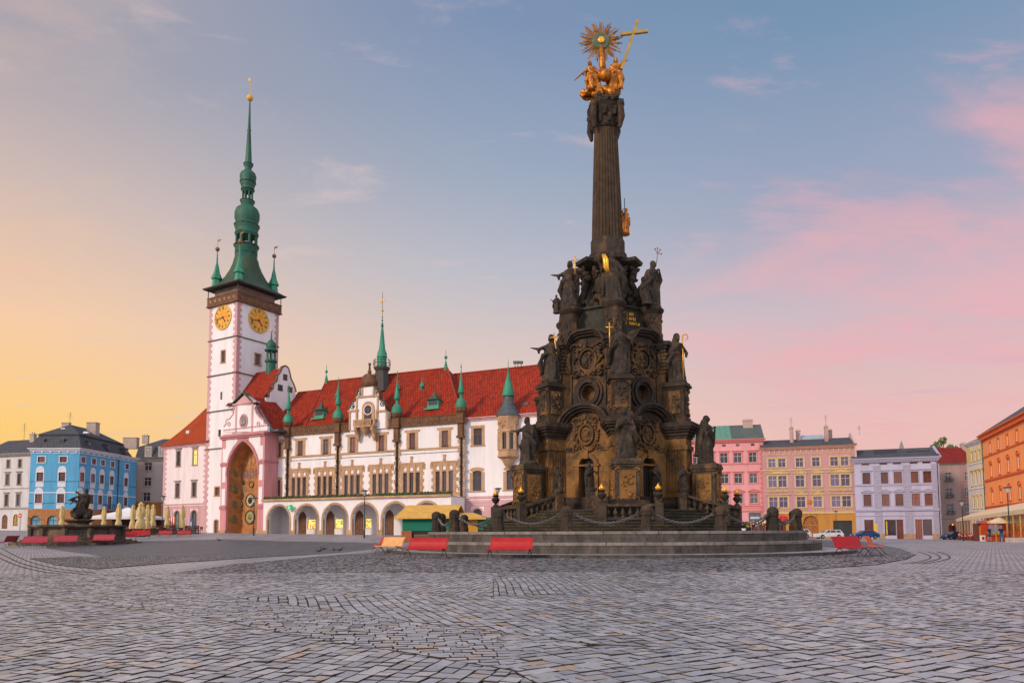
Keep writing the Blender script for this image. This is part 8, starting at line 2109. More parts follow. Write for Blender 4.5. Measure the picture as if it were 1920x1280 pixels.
for k in range(-9, 9):
 a = R(1 + 20 * k); x, y = CX + RBOL * math.sin(a), CY - RBOL * math.cos(a)
 o = bp if k == -9 else copy_tree(bp); o.location = (x, y, 1.13); o.rotation_euler = (0, 0, a)
 vis = k in BL_LAB
 tag(o, ('domed dark stone ' + BL_LAB[k]) if vis else 'domed dark stone bollard on the far side of the platform', 'bollard', 'stone bollards around the platform' if vis else 'stone bollards at the back of the platform')
 a2 = R(11 + 20 * k); rr_c = RBOL * math.cos(R(10)); x, y = CX + rr_c * math.sin(a2), CY - rr_c * math.cos(a2)
 c = cp if k == -9 else copy_tree(cp); c.location = (x, y, 1.13); c.rotation_euler = (0, 0, a2)
 lab = {0: 'sagging iron chain right of the front bollard', 1: 'sagging iron chain below the right balustrade', -1: 'sagging iron chain left of the front bollard', -2: 'sagging iron chain below the left balustrade', 2: 'iron chain between the last bollards at the right', -3: 'iron chain hanging over the green market stall', -4: 'iron chain between the leftmost bollards'}
 tag(c, lab.get(k, 'iron chain on the far side of the platform'), 'chain', 'iron chains hung between bollards' if k in lab else 'iron chains at the back of the platform')
# ================================================================ things on the square
def paint(name, col, rough=.42): return mat(name, col, rough, .18, 2.5, .06, 60, spec=.3, coat=.08)
M_RED, M_ORNG = paint('red_paint', (.40, .005, .008)), paint('orange_red_paint', (.55, .06, .012)); M_AMB = paint('amber_reflection_paint', (.70, .36, .14)); M_CRIM = paint('lit_crimson_paint', (.34, .02, .04), .5)  # crimson paled to paint in the light on the fountain benches
def make_bench(m, L=1.75):
 root = empty('bench', (0, 0, 0))
 pr = [(-.30, .405), (-.26, .435), (-.10, .425), (.06, .405), (.16, .43), (.22, .52), (.27, .66), (.33, .80), (.40, .875), (.43, .87)]
 mb = MB(); vs = []
 for x in (-L / 2, L / 2):
  for k, (y, z) in enumerate(pr):
   vs.append((x, y, z))
  for k, (y, z) in enumerate(pr): vs.append((x, y + .012, z - .028))
 n = len(pr); fs = []
 for k in range(n - 1):
  fs += [(k, k + 1, 2 * n + k + 1, 2 * n + k), (n + k, 3 * n + k, 3 * n + k + 1, n + k + 1), (k, n + k, n + k + 1, k + 1), (2 * n + k, 2 * n + k + 1, 3 * n + k + 1, 3 * n + k)]
 fs += [(0, 2 * n, 3 * n, n), (n - 1, 2 * n - 1, 4 * n - 1, 3 * n - 1)]
 mb.add(vs, fs); mb.build('seat_shell', m, root, auto=50)
 for x in (-L / 2 + .06, L / 2 - .06):
  mb = MB(); mb.tube([(x, y, z - .03) for y, z in pr[1:-1]], .018, 6); mb.build('side_rail', M_DARKM, root, smooth=True)
  for s in (-1, 1):
   mb = MB(); mb.tube([(x, .04, .38), (x, .04 + s * .10, .33), (x, .04 + s * .24, .17), (x, .04 + s * .36, .0)], .016, 6); mb.build('leg', M_DARKM, root, smooth=True)
 return root
protoB = {}
def bench(px, py, rz, m, label, group, L=1.75):
 p = ground_at(px, py); k = (m.name, L)
 if k not in protoB: o = protoB[k] = make_bench(m, L)
 else: o = copy_tree(protoB[k])
 o.location = p; o.rotation_euler = (0, 0, rz)
 tag(o, label, 'bench', group); return o
GB1, GB2 = 'benches around the column platform', 'benches around the old fountain'
bench(955, 1048, -.32, M_RED, 'red metal bench in front of the platform, nearer the middle', GB1, 1.85)
bench(797, 1047, -.36, M_RED, 'red metal bench in front of the left end of the platform', GB1, 1.85)
bench(729, 1038, -.75, M_AMB, 'bench tinted amber by a painted reflection left of the platform', GB1)  # amber colour paints in what the gloss reflects
bench(712, 1033, -1.15, M_RED, 'red bench seen from the side behind the amber-tinted bench', GB1)
bench(1600, 1044, .50, M_RED, 'glossy red bench at the right of the platform', GB1)
bench(1644, 1041, 1.0, M_ORNG, 'orange bench beside the glossy red one at the right', GB1)
bench(14, 1025, -1.45, M_CRIM, 'bench seen side on at the left edge of the square', GB2)
bench(62, 1027, .12, M_CRIM, 'pale-lit crimson bench at the left corner of the fountain steps', GB2, 1.75)
bench(119, 1024.5, .10, M_CRIM, 'pale-lit crimson bench in front of the fountain, second from the left', GB2, 1.75)
bench(191, 1021.5, 0, M_CRIM, 'pale-lit crimson bench in front of the right half of the fountain', GB2, 1.75)
bench(236, 1014, .35, M_RED, 'bright red bench right of the fountain', GB2, 1.75)
bench(262, 1010, .2, M_RED, 'small red bench behind the bright one right of the fountain', GB2, 1.75)
bench(308, 1006.5, 0, M_RED, 'red bench in front of the cafe tables, left one', GB2, 1.75).scale = (.8,) * 3
bench(344, 1006.5, 0, M_RED, 'red bench in front of the cafe tables, right one', GB2, 1.75).scale = (.8,) * 3
# fountain
M_FST = mat_stone('fountain_stone', (.055, .042, .036), (.17, .11, .065), .44, .62, 1.3, bump=.4)
fy = 63.0; fx_, _ = XY(147, fy); fz = ground_z(fx_, fy)
FT = empty('fountain', (fx_, fy, fz), 0, 'old stone fountain basin with dark statue and surrounding steps', 'fountain')
zr_f = at(147, 983, fy - 3.5).z - fz
for k, (r, z0, z1) in enumerate(((5.1, -.4, .10), (4.7, .10, .22), (4.3, .22, .34))):
 mb = MB(); mb.lathe([(r, z0), (r, z1), (r - 1.0, z1)], 12, ph=PI / 12); mb.build('step', M_FST, FT)
mb = MB(); mb.lathe([(3.75, .34), (3.75, .5), (3.5, .6), (3.45, zr_f - .4), (3.6, zr_f - .3), (3.8, zr_f - .14), (3.8, zr_f), (3.3, zr_f), (3.25, .6)], 12, ph=PI / 12, cap=False)
for k in range(12):
 a = PI / 12 + k * PI / 6; x, y = 3.5 * math.cos(a), 3.5 * math.sin(a); mb.lathe([(.26, .5), (.26, zr_f - .3)], 6, (x, y, 0))
mb.build('basin', M_FST, FT)
mb = MB(); mb.lathe([(3.3, zr_f - .25), (.1, zr_f - .25)], 12, ph=PI / 12, cap=False); mb.build('water', mat('dark_water', (.02, .03, .03), .05, .1), FT)
zp_f = at(147, 973, fy).z - fz
mb = MB(); mb.lathe([(.95, .5), (.85, .8), (.8, zp_f - .35), (.95, zp_f - .25), (1.15, zp_f - .12), (1.15, zp_f)], 8, ph=PI / 8); mb.build('pedestal', M_FST, FT)
hs = empty('statue', (fx_ + .2, fy, fz + zp_f), .5, 'dark statue of a bearded hero with club standing on the fountain', 'statue')
Hf = at(150, 917, fy).z - fz - zp_f
mb = MB(); rr = random.Random(2); robed(mb, Hf * .92, rr, arms=((-1, (-.22, .05, .62), (-.33, .08, .56)), (1, (.2, -.08, .56), (.2, -.25, .5))), lean=.22, bare=True, M=Matrix.Translation((-.2, 0, .12 * Hf)))
for q in range(16): mb.ball((rr.uniform(-.6, .6), rr.uniform(-.4, .4), rr.uniform(.05, .75)), rr.uniform(.2, .36), 8)
mb.tube([(-.55, .1, .2), (-.72, .1, .6), (-.5, .1, 1.0)], [.22, .18, .1], 7); mb.tube([(.4, 0, .2), (.62, -.1, .55), (.55, -.1, .85)], [.2, .16, .12], 7)
for s in (0, .4): mb.tube([(-.15, .1, Hf * .52), (-.55, .15, Hf * .6 + s * .3), (-.95, .15, Hf * .62 - s)], [.12, .09, .03], 6)
remesh(mb.build('figure', M_STAT, hs), .035)
mb = MB(); mb.tube([(.45, -.2, Hf * .55), (.1, 0, Hf * .75), (-.5, .1, Hf * .93)], [.05, .07, .1], 7); mb.build('club', M_STAT, hs, smooth=True)
# closed parasols of the left cafe
M_CRMF = mat('cream_canvas', (.62, .45, .20), .9, .15, 4, .3, 10)
def make_parasol():
 root = empty('parasol', (0, 0, 0)); mb = MB(); mb.tube([(0, 0, 0), (0, 0, 3.2)], .035, 6); mb.lathe([(.35, 0), (.35, .08), (.05, .1)], 10); mb.build('pole', M_DARKM, root)
 mb = MB(); mb.lathe([(.24, .75), (.30, .9), (.24, 1.5), (.17, 1.7), (.25, 2.0), (.22, 2.6), (.12, 2.95), (.17, 3.05), (.03, 3.3)], 14, flute=lambda a, z: 1 + .22 * math.cos(7 * a + z)); mb.build('folded_canopy', M_CRMF, root, auto=60)
 return root
pp = None
for k, (px, Y, s, lab) in enumerate(((115, 82, 1.02, 'folded cream parasol left of the fountain statue'), (166.5, 82, 1.05, 'folded cream parasol right of the fountain statue'), (194, 84, 1.0, 'folded cream parasol at the left edge of the white tent'), (221.5, 76, 1.1, 'folded cream parasol before the white tent, nearest the fountain'),
        (248, 80, 1.05, 'folded cream parasol before the right half of the tent'), (263, 78, 1.14, 'loosely tied wide cream parasol right of the tent'), (276, 80, 1.06, 'folded cream parasol just right of the loosely tied one'), (286, 84, 1.08, 'folded cream parasol before the ochre shopfront'),
        (313, 86, 1.05, 'folded cream parasol before the pink wing beside the lamp post'), (341, 86, 1.08, 'folded cream parasol between the two arched windows of the wing'))):
 x, y = XY(px, Y); o = pp = make_parasol() if pp is None else pp
 if k: o = copy_tree(pp)
 o.location = (x, y, ground_z(x, y)); o.scale = (s * (1.5 if k == 5 else 1.05), s * (1.5 if k == 5 else 1.05), s); o.rotation_euler = (0, 0, k * .7)
 tag(o, lab, 'parasol', 'folded cream parasols of the left cafe')
# white tent
x, y = XY(239, 89); z = ground_z(x, y); TT = empty('party_tent', (x, y, z), .1, 'white peaked canvas tent between the cream parasols', 'tent')
hw_ = 3.3; ze = at(239, 969, 89).z - z; zt = at(239, 951, 89).z - z
mb = MB(); n = 6; prof = [(hw_, ze), (hw_ * .62, ze + (zt - ze) * .25), (hw_ * .3, ze + (zt - ze) * .55), (.12, zt)]
mb.lathe([(r * 1.414, zz) for r, zz in prof], 4, ph=PI / 4, cap=False); mb.lathe([(hw_ * 1.414, ze - .3), (hw_ * 1.414, ze)], 4, ph=PI / 4, cap=False); mb.build('canopy', mat('white_canvas', (.78, .74, .76), .85, .05, 1), TT)
for sx in (-1, 1):
 for sy in (-1, 1): mb = MB(); mb.tube([(sx * hw_ * .97, sy * hw_ * .97, 0), (sx * hw_ * .97, sy * hw_ * .97, ze)], .05, 6); mb.build('pole', M_WOODW, TT)
mb = MB(); mb.box(-hw_ * .96, hw_ * .96, hw_ * .9, hw_ * .94, .05, ze - .25); mb.build('back_sheet', mat('dark_canvas', (.07, .025, .025), .9), TT)
# cafe fences, chairs, tables
M_FW = mat('dark_red_wood', (.13, .035, .025), .7, .3, 4)
def fence(pa, pb, Y0, Y1, h, label, m=M_FW, group=None):
 a = Vector((*XY(pa, Y0), 0)); b = Vector((*XY(pb, Y1), 0)); d = b - a; L = d.length; ang = math.atan2(d.y, d.x); a.z = ground_z(a.x, a.y)
 root = empty('cafe_fence', a, ang, label, 'fence', group); n = max(2, int(L / 1.5))
 for k in range(n + 1): mb = MB(); x = L * k / n; mb.box(x - .05, x + .05, -.05, .05, -.1, h + .05); mb.build('post', m, root)
 mb = MB()
 for k in range(n):
  x0, x1 = L * k / n + .052, L * (k + 1) / n - .052
  for z in (.12, .42, .72, h - .05): mb.box(x0, x1, -.02, .02, z * h / 1.0 if z < h - .06 else h - .05, (z * h / 1.0 if z < h - .06 else h - .05) + .1)
  mb.tube([(x0, 0, .15), (x1, 0, h - .05)], .015, 4); mb.tube([(x0, 0, h - .05), (x1, 0, .15)], .015, 4)
 mb.build('rails', m, root); return root
fence(226, 300, 80, 84, 1.05, 'dark red wooden cafe fence below the parasols', group='fences of the left cafe'); fence(301, 372, 85, 89, 1.05, 'dark red wooden cafe fence before the pink wing', group='fences of the left cafe')
chp = empty('cafe_chair', (0, 0, 0)); mb = MB(); mb.box(-.2, .2, -.2, .2, .43, .47); mb.build('seat', M_FW, chp)
mb = MB(); mb.box(-.2, .2, .18, .22, .55, .9); mb.build('backrest', M_FW, chp)
for sx in (-1, 1):
 for sy in (-1, 1): mb = MB(); mb.tube([(sx * .18, sy * .18, 0), (sx * .18, sy * .18, .9 if sy > 0 else .43)], .018, 5); mb.build('leg', M_DARKM, chp)
tbp = empty('cafe_table', (0, 0, 0)); mb = MB(); mb.lathe([(.38, .72), (.38, .75)], 14); mb.build('tabletop', M_WOODW, tbp)
mb = MB(); mb.tube([(0, 0, .03), (0, 0, .72)], .03, 6); mb.lathe([(.22, 0), (.22, .03)], 10); mb.build('leg', M_DARKM, tbp)
rr = random.Random(14); first = [True, True]
for k in range(15):
 px = 232 + k * 9.6; Y = 83 + (k % 3) * 2 + (px - 232) * .03; x, y = XY(px, Y)
 for q in range(2):
  o = chp if first[0] else copy_tree(chp); first[0] = False; xx, yy = x + (-.6, .6)[q], y + rr.uniform(-.3, .3)
  o.location = (xx, yy, ground_z(xx, yy)); o.rotation_euler = (0, 0, rr.uniform(-3, 3)); tag(o, 'dark red cafe chair among the tables before the town hall wing', 'chair', 'chairs of the left cafe')
 o = tbp if first[1] else copy_tree(tbp); first[1] = False; o.location = (x, y, ground_z(x, y)); tag(o, 'small round white cafe table behind the dark red fence', 'table', 'tables of the left cafe')
# striped screen and menu board by the wing
x, y = XY(320, 92); z = ground_z(x, y); o = empty('striped_screen', (x, y, z), -R(31), 'red and white striped windbreak screen before the pink wing', 'screen')
for k in range(8): mb = MB(); mb.box(-.9 + k * .225, -.9 + (k + 1) * .225 - .002, -.02, .02, .2, 2.1); mb.build('stripe', M_ORNG if k % 2 else mat('white_canvas', (.78, .74, .76)), o)
x, y = XY(358, 100); z = ground_z(x, y); o = empty('banner', (x, y, z), -R(31), 'upright blue banner with white figure at the arched door', 'banner'); mb = MB(); mb.box(-.28, .28, -.02, .02, .3, 2.0); mb.build('cloth', mat('blue_banner', (.03, .09, .30), .6), o); mb = MB(); mb.prism([(-.12, .9), (.12, .9), (.05, 1.6), (-.05, 1.6)], -.03, -.021, 'y'); mb.build('emblem', MATS['sign_white'], o); mb = MB(); mb.tube([(0, .03, 0), (0, .03, 2.1)], .02, 5); mb.build('pole', M_DARKM, o)
# street lamps
def lamp(px, Y, ytop, label):
 x, y = XY(px, Y); g_ = ground_z(x, y); H = at(px, ytop, Y).z - g_; root = empty('street_lamp', (x, y, g_), 0, label, 'lamp', 'tall slim street lamps')
 mb = MB(); mb.tube([(0, 0, 0), (0, 0, .9), (0, 0, .95), (0, 0, H - .6)], [.10, .10, .06, .05], 8); mb.build('post', M_DARKM, root, smooth=False)
 mb = MB(); mb.lathe([(.06, H - .62), (.10, H - .55), (.26, H - .12)], 12, cap=False); mb.build('glass_cone', mat('lamp_glass', (.5, .48, .46), .2), root, smooth=True)
 mb = MB(); mb.lathe([(.42, H - .12), (.42, H - .06), (.15, H), (.02, H + .02)], 16); mb.build('lamp_hood', M_DARKM, root, auto=40)
lamp(303.5, 88, 929, 'slim lamp post beside the orange shopfront at the left'); lamp(475.5, 84, 932, 'slim lamp post in front of the astronomical clock'); lamp(683, 78, 918, 'slim lamp post before the arcade')
lamp(934, 74, 914, 'slim lamp post behind the left end of the stone balustrade'); lamp(1568.5, 128, 957, 'slim lamp post before the ochre ground floor'); lamp(1806, 86, 938, 'slim lamp post at the left end of the cream awning'); lamp(1893, 74, 912, 'slim lamp post before the orange house')
# market stall
M_YEL = mat('stall_roof_boards', (.62, .34, .07), .8, .15, 2, .3, 10); M_GRN = mat('green_canvas', (.0, .15, .095), .8, .12, 1.2)
SX, SY = XY(745, 66); S_ = Face((SX, SY), R(10), 'market_stall', 'market stall with yellow roof and closed green sheets behind the platform', 'stall'); r = S_.root; gz_ = ground_z(SX, SY) - .1
u0, u1 = U(S_, C4(520, 1150)), U(S_, C4(862, 1150)); z0 = gz_; zw = Z(S_, C4(690, 1195)); zt_ = Z(S_, C4(690, 1112)); zr = Z(S_, C4(690, 1032), -1.6)
mb = S_.mb(); mb.box(u0, u1, .02, 3.2, zw, zt_ + .15); mb.build('green_sheet', M_GRN, r)
mb = S_.mb();
mb.box(u0 - .06, u0 + .9, -.05, 3.2, z0, zw - .002); mb.box(u1 - 2.2, u1, -.05, 3.2, z0, zw - .002); mb.build('counter', mat('stall_wood', (.30, .08, .025), .7, .3, 3), r)
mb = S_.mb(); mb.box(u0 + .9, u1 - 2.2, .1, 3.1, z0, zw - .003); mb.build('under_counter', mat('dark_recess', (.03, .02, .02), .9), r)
mb = S_.mb()
for k in range(9): u = u0 + 1.1 + k * (u1 - 2.2 - u0 - 1.2) / 9; mb.ring((u + .15, (z0 + zw) / 2 + .1), .06, .14, .05, .09, 8)
mb.build('crates_and_hooks', mat('dull_wood', (.25, .16, .1), .8), r)
ul_, ur_ = U(S_, C4(480, 1112)), U(S_, C4(850, 1108))
mb = S_.mb(); mb.add([(ul_, -.55, zt_), (ur_ + .2, -.55, zt_), (ur_ + .2, 1.6, zr), (ul_ + .5, 1.6, zr), (ul_, 3.8, zt_), (ur_ + .2, 3.8, zt_)], [(0, 1, 2, 3), (3, 2, 5, 4), (0, 3, 4)]); mb.add([(ul_, -.56, zt_ - .1), (ur_ + .2, -.56, zt_ - .1), (ur_ + .2, -.56, zt_), (ul_, -.56, zt_)], [(0, 1, 2, 3)]); mb.build('roof', M_YEL, r)
mb = S_.mb(); mb.add([(ur_ - .05, -.2, zt_ + .05), (ur_ - .05, 3.4, zt_ + .05), (ur_ - .05, 1.6, zr - .15)], [(0, 1, 2)]); mb.build('roof_gable', mat('gable_brown', (.12, .03, .015), .8), r)
S2_ = Face(XY(866, 65), R(10), 'market_stall', 'smaller market stall with low yellow roof next to the large one', 'stall'); r = S2_.root
a, b = U(S2_, C4(870, 1150)), U(S2_, C4(1085, 1150)); zt_ = Z(S2_, C4(960, 1118)); zr = Z(S2_, C4(960, 1080), -1.2); zl_ = Z(S2_, C4(960, 1200))
mb = S2_.mb(); mb.box(a + 1.9, b, 0, 2.4, gz_, zt_ + .1); mb.build('green_sheet', M_GRN, r); mb = S2_.mb(); mb.box(a + .9, a + 1.85, .0, 2.4, gz_, zt_ + .1); mb.build('ochre_panel', mat('ochre_panel', (.55, .25, .02), .8), r)
mb = S2_.mb(); mb.box(a, a + .85, .1, 2.4, gz_, zt_ + .1); mb.build('shutter', M_FW, r)
mb = S2_.mb(); q = U(S2_, C4(1060, 1118)); mb.add([(a - .4, -.7, zt_), (q, -.7, zt_), (q - 1.6, 1.2, zr), (a - .4, 1.2, zr), (a - .4, 3, zt_), (q, 3, zt_)], [(0, 1, 2, 3), (3, 2, 5, 4), (1, 5, 2)]); mb.add([(a - .4, -.71, zt_ - .08), (q, -.71, zt_ - .08), (q, -.71, zt_), (a - .4, -.71, zt_)], [(0, 1, 2, 3)]); mb.build('roof', M_YEL, r)
# cars
def car(px, py, Y, rz, col, label, est=True, L=4.4):
 x, y = XY(px, Y); root = empty('parked_car', (x, y, ground_z(x, y)), rz, label, 'car', 'cars parked before the houses')
 m = paint('car_paint_%d' % int(px), col, .25); W = .86
 lo = [(-L / 2, .35), (-L / 2, .72), (-L / 2 + .12, .82), (-L / 2 + 1.0, .92), (L / 2 - .25, .95), (L / 2, .85), (L / 2, .35)]
 def arch(cx): return [(cx + .36 * math.cos(a), .32 + .36 * math.sin(a)) for a in [PI * k / 8 for k in range(9)]]
 bot = arch(L / 2 - .85) + arch(-L / 2 + .85)
 poly = [(-L / 2, .25)] + lo[1:6] + [(L / 2, .25)] + bot
 mb = MB(); mb.prism(poly, -W, W, 'y'); mb.build('body', m, root, bevel=.05)
 cab = [(-L / 2 + 1.05, .93), (-L / 2 + 1.75, 1.42), (L / 2 - (.5 if est else 1.0), 1.46), (L / 2 - (.12 if est else .35), .95)]
 mb = MB(); vs = [(a, s * (W - .04 if b < 1 else W - .2), b) for s in (-1, 1) for a, b in cab]; mb.add(vs, [(0, 1, 2, 3), (7, 6, 5, 4), (0, 4, 5, 1), (1, 5, 6, 2), (2, 6, 7, 3)]); o = mb.build('cabin', m, root, bevel=.04)
 for s in (-1, 1):
  mb = MB(); yy = lambda z: s * ((W - .04) + (W - .2 - (W - .04)) * (z - .93) / .5 + .012)
  for a, b, c, d in ((-L / 2 + 1.28, -L / 2 + 1.83, -.05, -.05), (.03, .03, L / 2 - 1.3, L / 2 - 1.3), (L / 2 - 1.2, L / 2 - 1.2, L / 2 - (.42 if est else .8), L / 2 - (.62 if est else 1.1))):
   mb.add([(a, yy(.99), .99), (c if False else d if False else c, yy(.99), .99), (d, yy(1.38), 1.38), (b, yy(1.38), 1.38)], [(0, 1, 2, 3)])
  mb.build('side_windows', M_GLASS, o)
  mb = MB(); mb.ball((s * 0 - L / 2 + 1.45, s * (W + .08), .98), (.08, .1, .06), 6); mb.build('wing_mirror', m, root)
  mb = MB(); mb.ball((-L / 2 + .04, s * .62, .68), (.06, .16, .08), 8); mb.build('headlight', mat('headlamp', (.7, .7, .72), .1), root, smooth=True)
  mb = MB(); mb.box(L / 2 - .05, L / 2 + .02, s * .6 - .14, s * .6 + .14, .68, .9); mb.build('taillight', mat('tail_red', (.5, .01, .01), .2), root)
 for e, (a, b) in ((0, (cab[0], cab[1])), (1, (cab[3], cab[2]))):
  mb = MB(); t = lambda p, q, k: (p[0] + (q[0] - p[0]) * k, p[1] + (q[1] - p[1]) * k); p, q = t(a, b, .12), t(a, b, .9); dx = -.012 if e == 0 else .012
  mb.add([(p[0] + dx, -.7, p[1] + .01), (p[0] + dx, .7, p[1] + .01), (q[0] + dx, .58, q[1] + .01), (q[0] + dx, -.58, q[1] + .01)], [(0, 1, 2, 3)]); mb.build('windscreen' if e == 0 else 'rear_window', M_GLASS, o)
 for sx in (-L / 2 + .85, L / 2 - .85):
  for s in (-1, 1):
   A = Matrix.Translation((sx, s * (W - .1), .32)) @ Matrix.Rotation(PI / 2, 4, 'X'); mb = MB(); mb.lathe([(.32, -.1), (.33, 0), (.32, .1)], 18, M=A); w_ = mb.build('wheel', mat('tyre', (.02, .02, .02), .8), root); mb = MB(); mb.lathe([(.2, -.112), (.2, .112)], 12, M=A); mb.build('rim', mat('rim', (.4, .4, .42), .3, metal=.7), w_)
 return root
car(1553, 1008, 118, .05, (.62, .64, .68), 'silver white estate car parked before the ochre ground floor'); car(1621, 1008, 122, .12, (.012, .07, .25), 'blue hatchback parked before the lilac house, behind the orange bench', est=False)
car(1493, 1008, 112, .3, (.65, .66, .68), 'pale silver car with red tail lamp half hidden by the last bollard'); car(1786, 1012, 128, .2, (.015, .04, .12), 'dark blue car in shade before the archway', est=False, L=3.9)
# people
def person(px, Y, H, rz, shirt, legs, label, shorts, step):
 x, y = XY(px, Y); root = empty('person', (x, y, ground_z(x, y)), rz, label, 'person'); skin = mat('skin', (.42, .20, .13), .6)
 J = {'pel': (0, 0, .52), 'ch': (0, .01, .72), 'nk': (0, 0, .83), 'hd': (0, -.015, .93)}
 def S(p): return Vector(p) * H
 mb = MB(); mb.ball(S((0, -.012, .93)), (.043 * H, .055 * H, .066 * H), 12); mb.ball(S((0, -.068, .925)), .011 * H, 6); mb.tube([S((0, 0, .80)), S((0, 0, .88))], .032 * H, 8)
 for s in (-1, 1): mb.ball(S((s * .043, 0, .925)), .011 * H, 6)
 mb.tube([S((0, 0, .50)), S((0, 0, .60)), S((0, 0, .72)), S((0, 0, .80)), S((0, 0, .82))], [.085 * H, .078 * H, .095 * H, .085 * H, .04 * H], 12)
 arms_ = []
 for s in (-1, 1):
  sw = s * step * .5; arms_ = [S((s * .105, 0, .79)), S((s * .135, sw * .1, .63)), S((s * .14, -.06 + sw * .3, .50))]
  mb.tube(arms_, [.034 * H, .027 * H, .019 * H], 8)
  d = Vector((0, -.4, -1)).normalized(); h = arms_[2]; mb.ball(h + d * .025 * H, (.014 * H, .024 * H, .03 * H), 7)
  for q in range(4): o_ = Vector((0, (q - 1.5) * .011 * H, 0)); mb.tube([h + d * .04 * H + o_, h + d * .062 * H + o_, h + d * (.085 - .006 * abs(q - 1.5)) * H + o_ * .9], [.007 * H, .006 * H, .004 * H], 5)
  mb.tube([h + d * .015 * H, h + d * .04 * H + Vector((-s * .02, -.02, 0)) * H], [.008 * H, .005 * H], 5)
  f = -s * step; mb.tube([S((s * .05, 0, .50)), S((s * .055, f * .35 - .015, .28)), S((s * .055, f, .045))], [.06 * H, .042 * H, .025 * H], 10)
  mb.tube([S((s * .055, f + .03, .02)), S((s * .06, f - .09, .015))], [.024 * H, .02 * H], 8)
 remesh(mb.build('body', skin, root), .011 * H)
 mb = MB(); mb.tube([S((0, 0, .53)), S((0, 0, .60)), S((0, 0, .72)), S((0, 0, .795)), S((0, 0, .815))], [.094 * H, .09 * H, .108 * H, .098 * H, .05 * H], 14)
 for s in (-1, 1): sw = s * step * .5; a, b = S((s * .1, 0, .785)), S((s * .13, sw * .1, .66)); mb.tube([a, b], [.045 * H, .042 * H], 10)
 remesh(mb.build('shirt', shirt, root), .012 * H)
 mb = MB(); mb.tube([S((0, 0, .47)), S((0, 0, .55))], [.098 * H, .09 * H], 12)
 for s in (-1, 1):
  f = -s * step; e = .30 if shorts else .05; k = (e - .5) / (.28 - .5) if shorts else 1
  pts = [S((s * .05, 0, .50)), S((s * .055, f * .33 - .015, .30))]; rd = [.072 * H, .06 * H if shorts else .052 * H]
  if not shorts: pts.append(S((s * .055, f * .98, .05))); rd.append(.036 * H)
  mb.tube(pts, rd, 10)
 remesh(mb.build('shorts' if shorts else 'trousers', legs, root), .012 * H)
 mb = MB(); mb.ball(S((0, .012, .948)), (.048 * H, .052 * H, .055 * H), 10); mb.build('hair', mat('dark_hair', (.03, .02, .015), .7), root, smooth=True)
 for s in (-1, 1): f = -s * step; mb = MB(); mb.tube([S((s * .055, f + .035, .025)), S((s * .06, f - .1, .018))], [.03 * H, .024 * H], 8); mb.build('shoe', mat('dark_shoe', (.04, .03, .03), .6), root, smooth=True)
person(1854.5, 79, 1.72, .3, mat('black_shirt', (.02, .02, .035), .9), mat('navy_shorts', (.03, .045, .13), .9), 'person in dark t-shirt and blue shorts walking past the red kiosk', True, .07)
person(1877.5, 79, 1.78, -.3, mat('navy_shirt', (.018, .022, .05), .9), mat('blue_jeans', (.06, .10, .20), .9), 'person in dark top and blue jeans walking beside the other', False, .09)
# pigeons
def bird(px, py, rz, label, s=1, col=(.05, .05, .065)):
 p = ground_at(px, py); root = empty('pigeon', p, rz, label, 'bird', 'birds pecking on the cobbles'); root.scale = (s, s, s); M__ = mat('pigeon_grey', col, .6, .4, 20)
 mb = MB(); mb.tube([(.17, 0, .14), (.08, 0, .15), (-.02, 0, .15), (-.10, 0, .17), (-.13, 0, .21), (-.15, 0, .24)], [.015, .055, .075, .055, .03, .028], 10); mb.ball((-.155, 0, .25), (.035, .03, .032), 8); mb.box(.12, .27, -.03, .03, .12, .14); o = mb.build('body', M__, root, smooth=True)
 for k in (-1, 1): mb = MB(); mb.tube([(0, k * .03, .1), (0, k * .03, .0)], .008, 4); mb.tube([(0, k * .03, .005), (-.05, k * .03, .003)], .006, 4); mb.build('leg', mat('pigeon_leg', (.3, .08, .06), .6), root)
 for k in (-1, 1): mb = MB(); mb.ball((.04, k * .06, .15), (.11, .02, .045), 8); mb.build('wing', M__, root, smooth=True)
 mb = MB(); mb.tube([(-.18, 0, .248), (-.215, 0, .24)], [.01, .003], 5); mb.build('beak', M_DARKM, root)
bird(598, 1037, 2.6, 'dark pigeon bending down, leftmost of the small flock', 1.15); bird(606, 1032.5, .1, 'dark pigeon at the back of the flock', 1.05); bird(626, 1034.5, -1.2, 'round dark pigeon seen from behind in the flock', 1.05); bird(636.5, 1035, 2.9, 'dark pigeon with long tail, rightmost of the flock', 1.15); bird(411, 1015, .4, 'lone pigeon far out on the dark paving', 1.1)
# right-hand cafe: awning, umbrellas, kiosk, fences
M_AWN = mat('cream_awning', (.72, .56, .38), .85, .08, 1)
aw = Face((79.4, 129), R(116.7), 'long_awning', 'long cream fabric awning of the cafe below the orange house', 'awning'); r = aw.root
zf_ = 3.15; a0, a1 = 0.0, 66.0; D1 = 0.0
